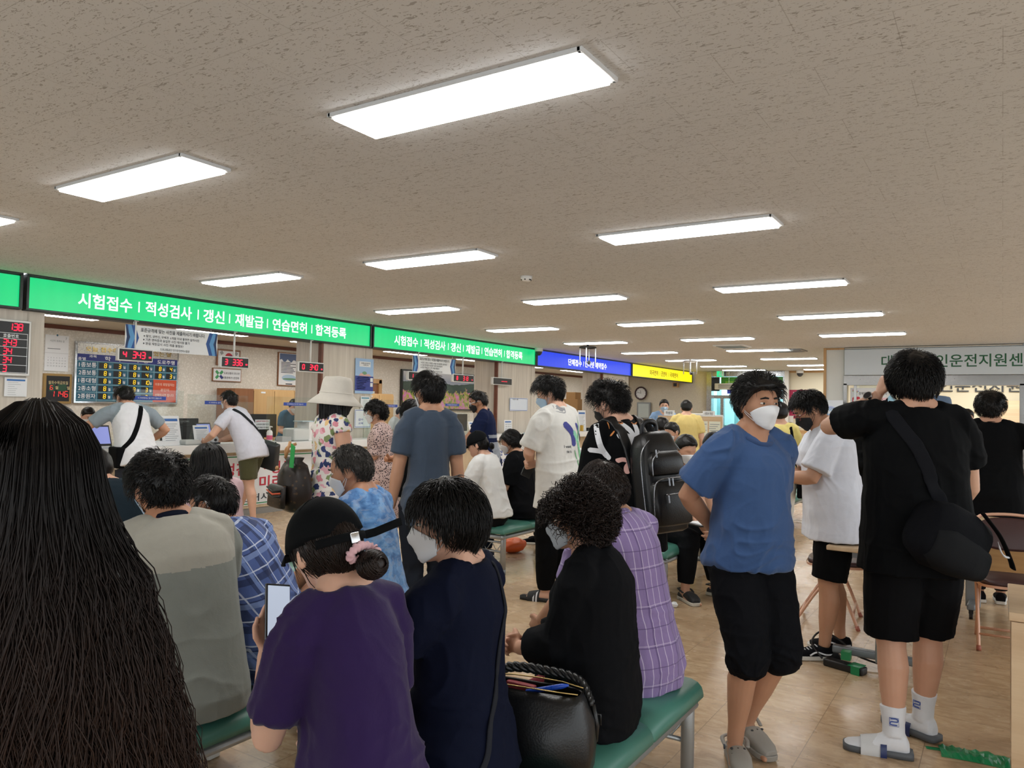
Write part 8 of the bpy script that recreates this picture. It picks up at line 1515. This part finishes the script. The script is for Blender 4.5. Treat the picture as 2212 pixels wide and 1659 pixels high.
# man in blue bucket hat, far man in black, clerks
x, y = px_at(2022, 950, 7.8); f = Fig('person in blue bucket hat with glasses and white mask behind the man in black', (x, y), -55, 1.68, vox=.010, head=(-6, -6, 0), skin=SKIN[1]); f.body(feet=False); f.shirt(cloth_mat('#8d949c')); f.pants(BLK); feet_on(f, [BLK, SOLE_W]); f.hair(M_HAIR, 36, **SHORTF); bucket_hat(f, cloth_mat('#5c6f88', 300), crown=.11, brim=.065, drop=.055); f.mask(MASKW, beak=.02); f.glasses(M_BLACK)
x, y = px_at(2137, 1000, 5.9); f = Fig('person in plain black T-shirt with gold chain, back turned, at the far table', (x, 7.38), 8, 1.69, vox=.007, girth=1.13, wide=1.02, head=(-16, -2, 0), skin=SKIN[0], Rh=np.array([.30, .02, 1.02]), Rp=(1, -.5, .2), Rdir=(-.9, .1, -.2), Rpalm=(-.2, -.9, .2), Lh=np.array([-.26, .12, .95])); f.body(feet=False); f.shirt(BLK, hem=-.32, sleeve=.82, loose=.045, grow=.02, amp=.006, hang=1.1); f.collar(BLK, r=.066, th=.008); f.pants(cloth_mat('#17191f')); feet_on(f, VANS); f.hair(M_HAIR, 37, line='short', top=.036, side=.026, nape=.008, back=.008, strands=1600, len=.06, lift=.4, messy=.15); f.mask(MASKW); f.glasses(GLASSD)
mb = MB(); mb.tube([f.at(1.0)+np.array([.066*math.sin(a), -.062*math.cos(a)-.008, .022-.012*math.cos(a)]) for a in np.linspace(-2, 2, 24)], .003, 6); mb.build('gold_chain', plain('#c9a24a', .25, .9, name='gold chain'), f.root, smooth=True)
x, y = px_at(2086, 1000, 11.2); f = Fig('person in grey collared shirt with white mask facing the hall', (x, y), 196, 1.60, vox=.011, lean1=6, head=(0, -6, 0), skin=SKIN[0]); f.body(feet=False); f.shirt(cloth_mat('#98a3ad'), sleeve=.7); f.collar(cloth_mat('#3a4356'), r=.062, h=.01, th=.014); f.pants(BLK); feet_on(f, [BLK, SOLE_W]); f.hair(M_HAIR, 38, **{**SHORTF, 'line': 'bowl'}); f.mask(MASKW); f.eyes()
x, y = px_at(1874, 1000, 9.6); f = Fig('person in black with short hair in front of the window poster', (x, y), -30, 1.715, vox=.011, head=(0, -10, 0)); f.body(feet=False); f.shirt(BLK); f.pants(BLK); feet_on(f, [BLK, SOLE_W]); f.hair(M_HAIR, 39, **SHORTF)
x, y = px_at(1683, 1000, 8.0); f = Fig('person in yellow top and white trousers half hidden by the blue T-shirt man', (x, y), 10, 1.60, vox=.011, limb=.94, wide=.88, skin=SKIN[2], Rh=np.array([.10, .26, .98])); f.body(feet=False); f.shirt(cloth_mat('#d6c67a'), hem=-.08, sleeve=.55); f.pants(cloth_mat('#d9d8d2')); feet_on(f, [WHT, SOLE_W]); f.hair(M_HAIR, 40, **{**SHORTF, 'line': 'long'})
sling(f, 'black tote strap on the yellow top person', [f.at(.95)+np.array([.11, .0, .03]), f.at(.8)+np.array([.13, -.08, 0]), f.at(.4)+np.array([.18, -.06, 0]), f.at(.1)+np.array([.20, .0, 0])], .03, BLK, 'tote_bag', pouch=(f.at(-.15)+np.array([.22, .02, 0]), (.08, .26, .24), None))
# staff behind the counter and people by the writing desks
def staff(px, d, H, face, label, col, hair='short', z=0, mask=MASKW, lean=8, X=None, **kw):
    x, y = px_at(px, 950, d)
    if X is not None: q = onx(px, 950, X); x, y = q[0], q[1]
    g = Fig(label, (x, y), face, H, vox=.011, lean1=lean, skin=SKIN[kw.pop('sk', 2)], **kw); g.body(feet=False); g.shirt(cloth_mat(col), sleeve=.7); g.pants(BLK); feet_on(g, [BLK, SOLE_B]); g.hair(M_HAIR, int(px), **{**SHORTF, 'line': hair}); g.mask(mask); g.eyes(); return g
g = staff(619, 0, 1.60, -105, 'person in teal short sleeved uniform with white mask behind the counter', '#2f5c78', 'long', X=-10.3, lean0=10, lean=24, head=(0, -26, 0), Rh=np.array([.10, .36, 1.0]), Lh=np.array([-.06, .38, .98]), wide=.86); bun(g, (.0, -.13, -.04), (.026, .04, .05), M_HAIR, 9, 'hair_tail', 60)
staff(176, 0, 1.40, -95, 'person behind the counter with only dark hair showing beside the schedule board', '#8f949a', X=-10.2, head=(0, -30, 0), lean=20)
staff(855, 0, 1.46, -85, 'person in white shirt seated behind the counter near the azalea picture', '#d0d4d6', X=-9.9, head=(40, -20, 0))
staff(1433, 14.2, 1.70, 205, 'person in light blue shirt with blue mask behind the writing desk', '#86a5cc', mask=MASKBLUE, head=(0, -8, 0))
staff(1482, 11.4, 1.66, 20, 'person in yellow T-shirt at the writing desks, back turned', '#d9c27c', head=(0, -14, 0))
staff(1434, 9.0, 1.40, 40, 'person with curly black hair behind the leather backpack', '#17181b', 'bowl', head=(0, -10, 0))
g = Fig('person with black hair seated beyond the leather backpack', (-2.42, 7.05), -60, 1.66, seat=BS, vox=.010, lean1=16, head=(0, -20, 0)); g.body(feet=False); g.shirt(cloth_mat('#2b4a86')); g.pants(BLK); feet_on(g, [BLK, SOLE_W]); g.hair(M_HAIR, 41, **SHORTF); g.mask(MASKW); g.eyes()
x, y = px_at(1470, 950, 8.6); g = Fig('person in cream top with black hair standing before the writing desks', (x, y), 150, 1.36, vox=.010, lean1=16, head=(0, -20, 0)); g.body(feet=False); g.shirt(cloth_mat('#c9b98f')); g.pants(BLK); feet_on(g, [BLK, SOLE_W]); g.hair(M_HAIR, 42, **SHORTF); g.mask(MASKW); g.eyes()
bpy.data.scenes.remove(TMP)
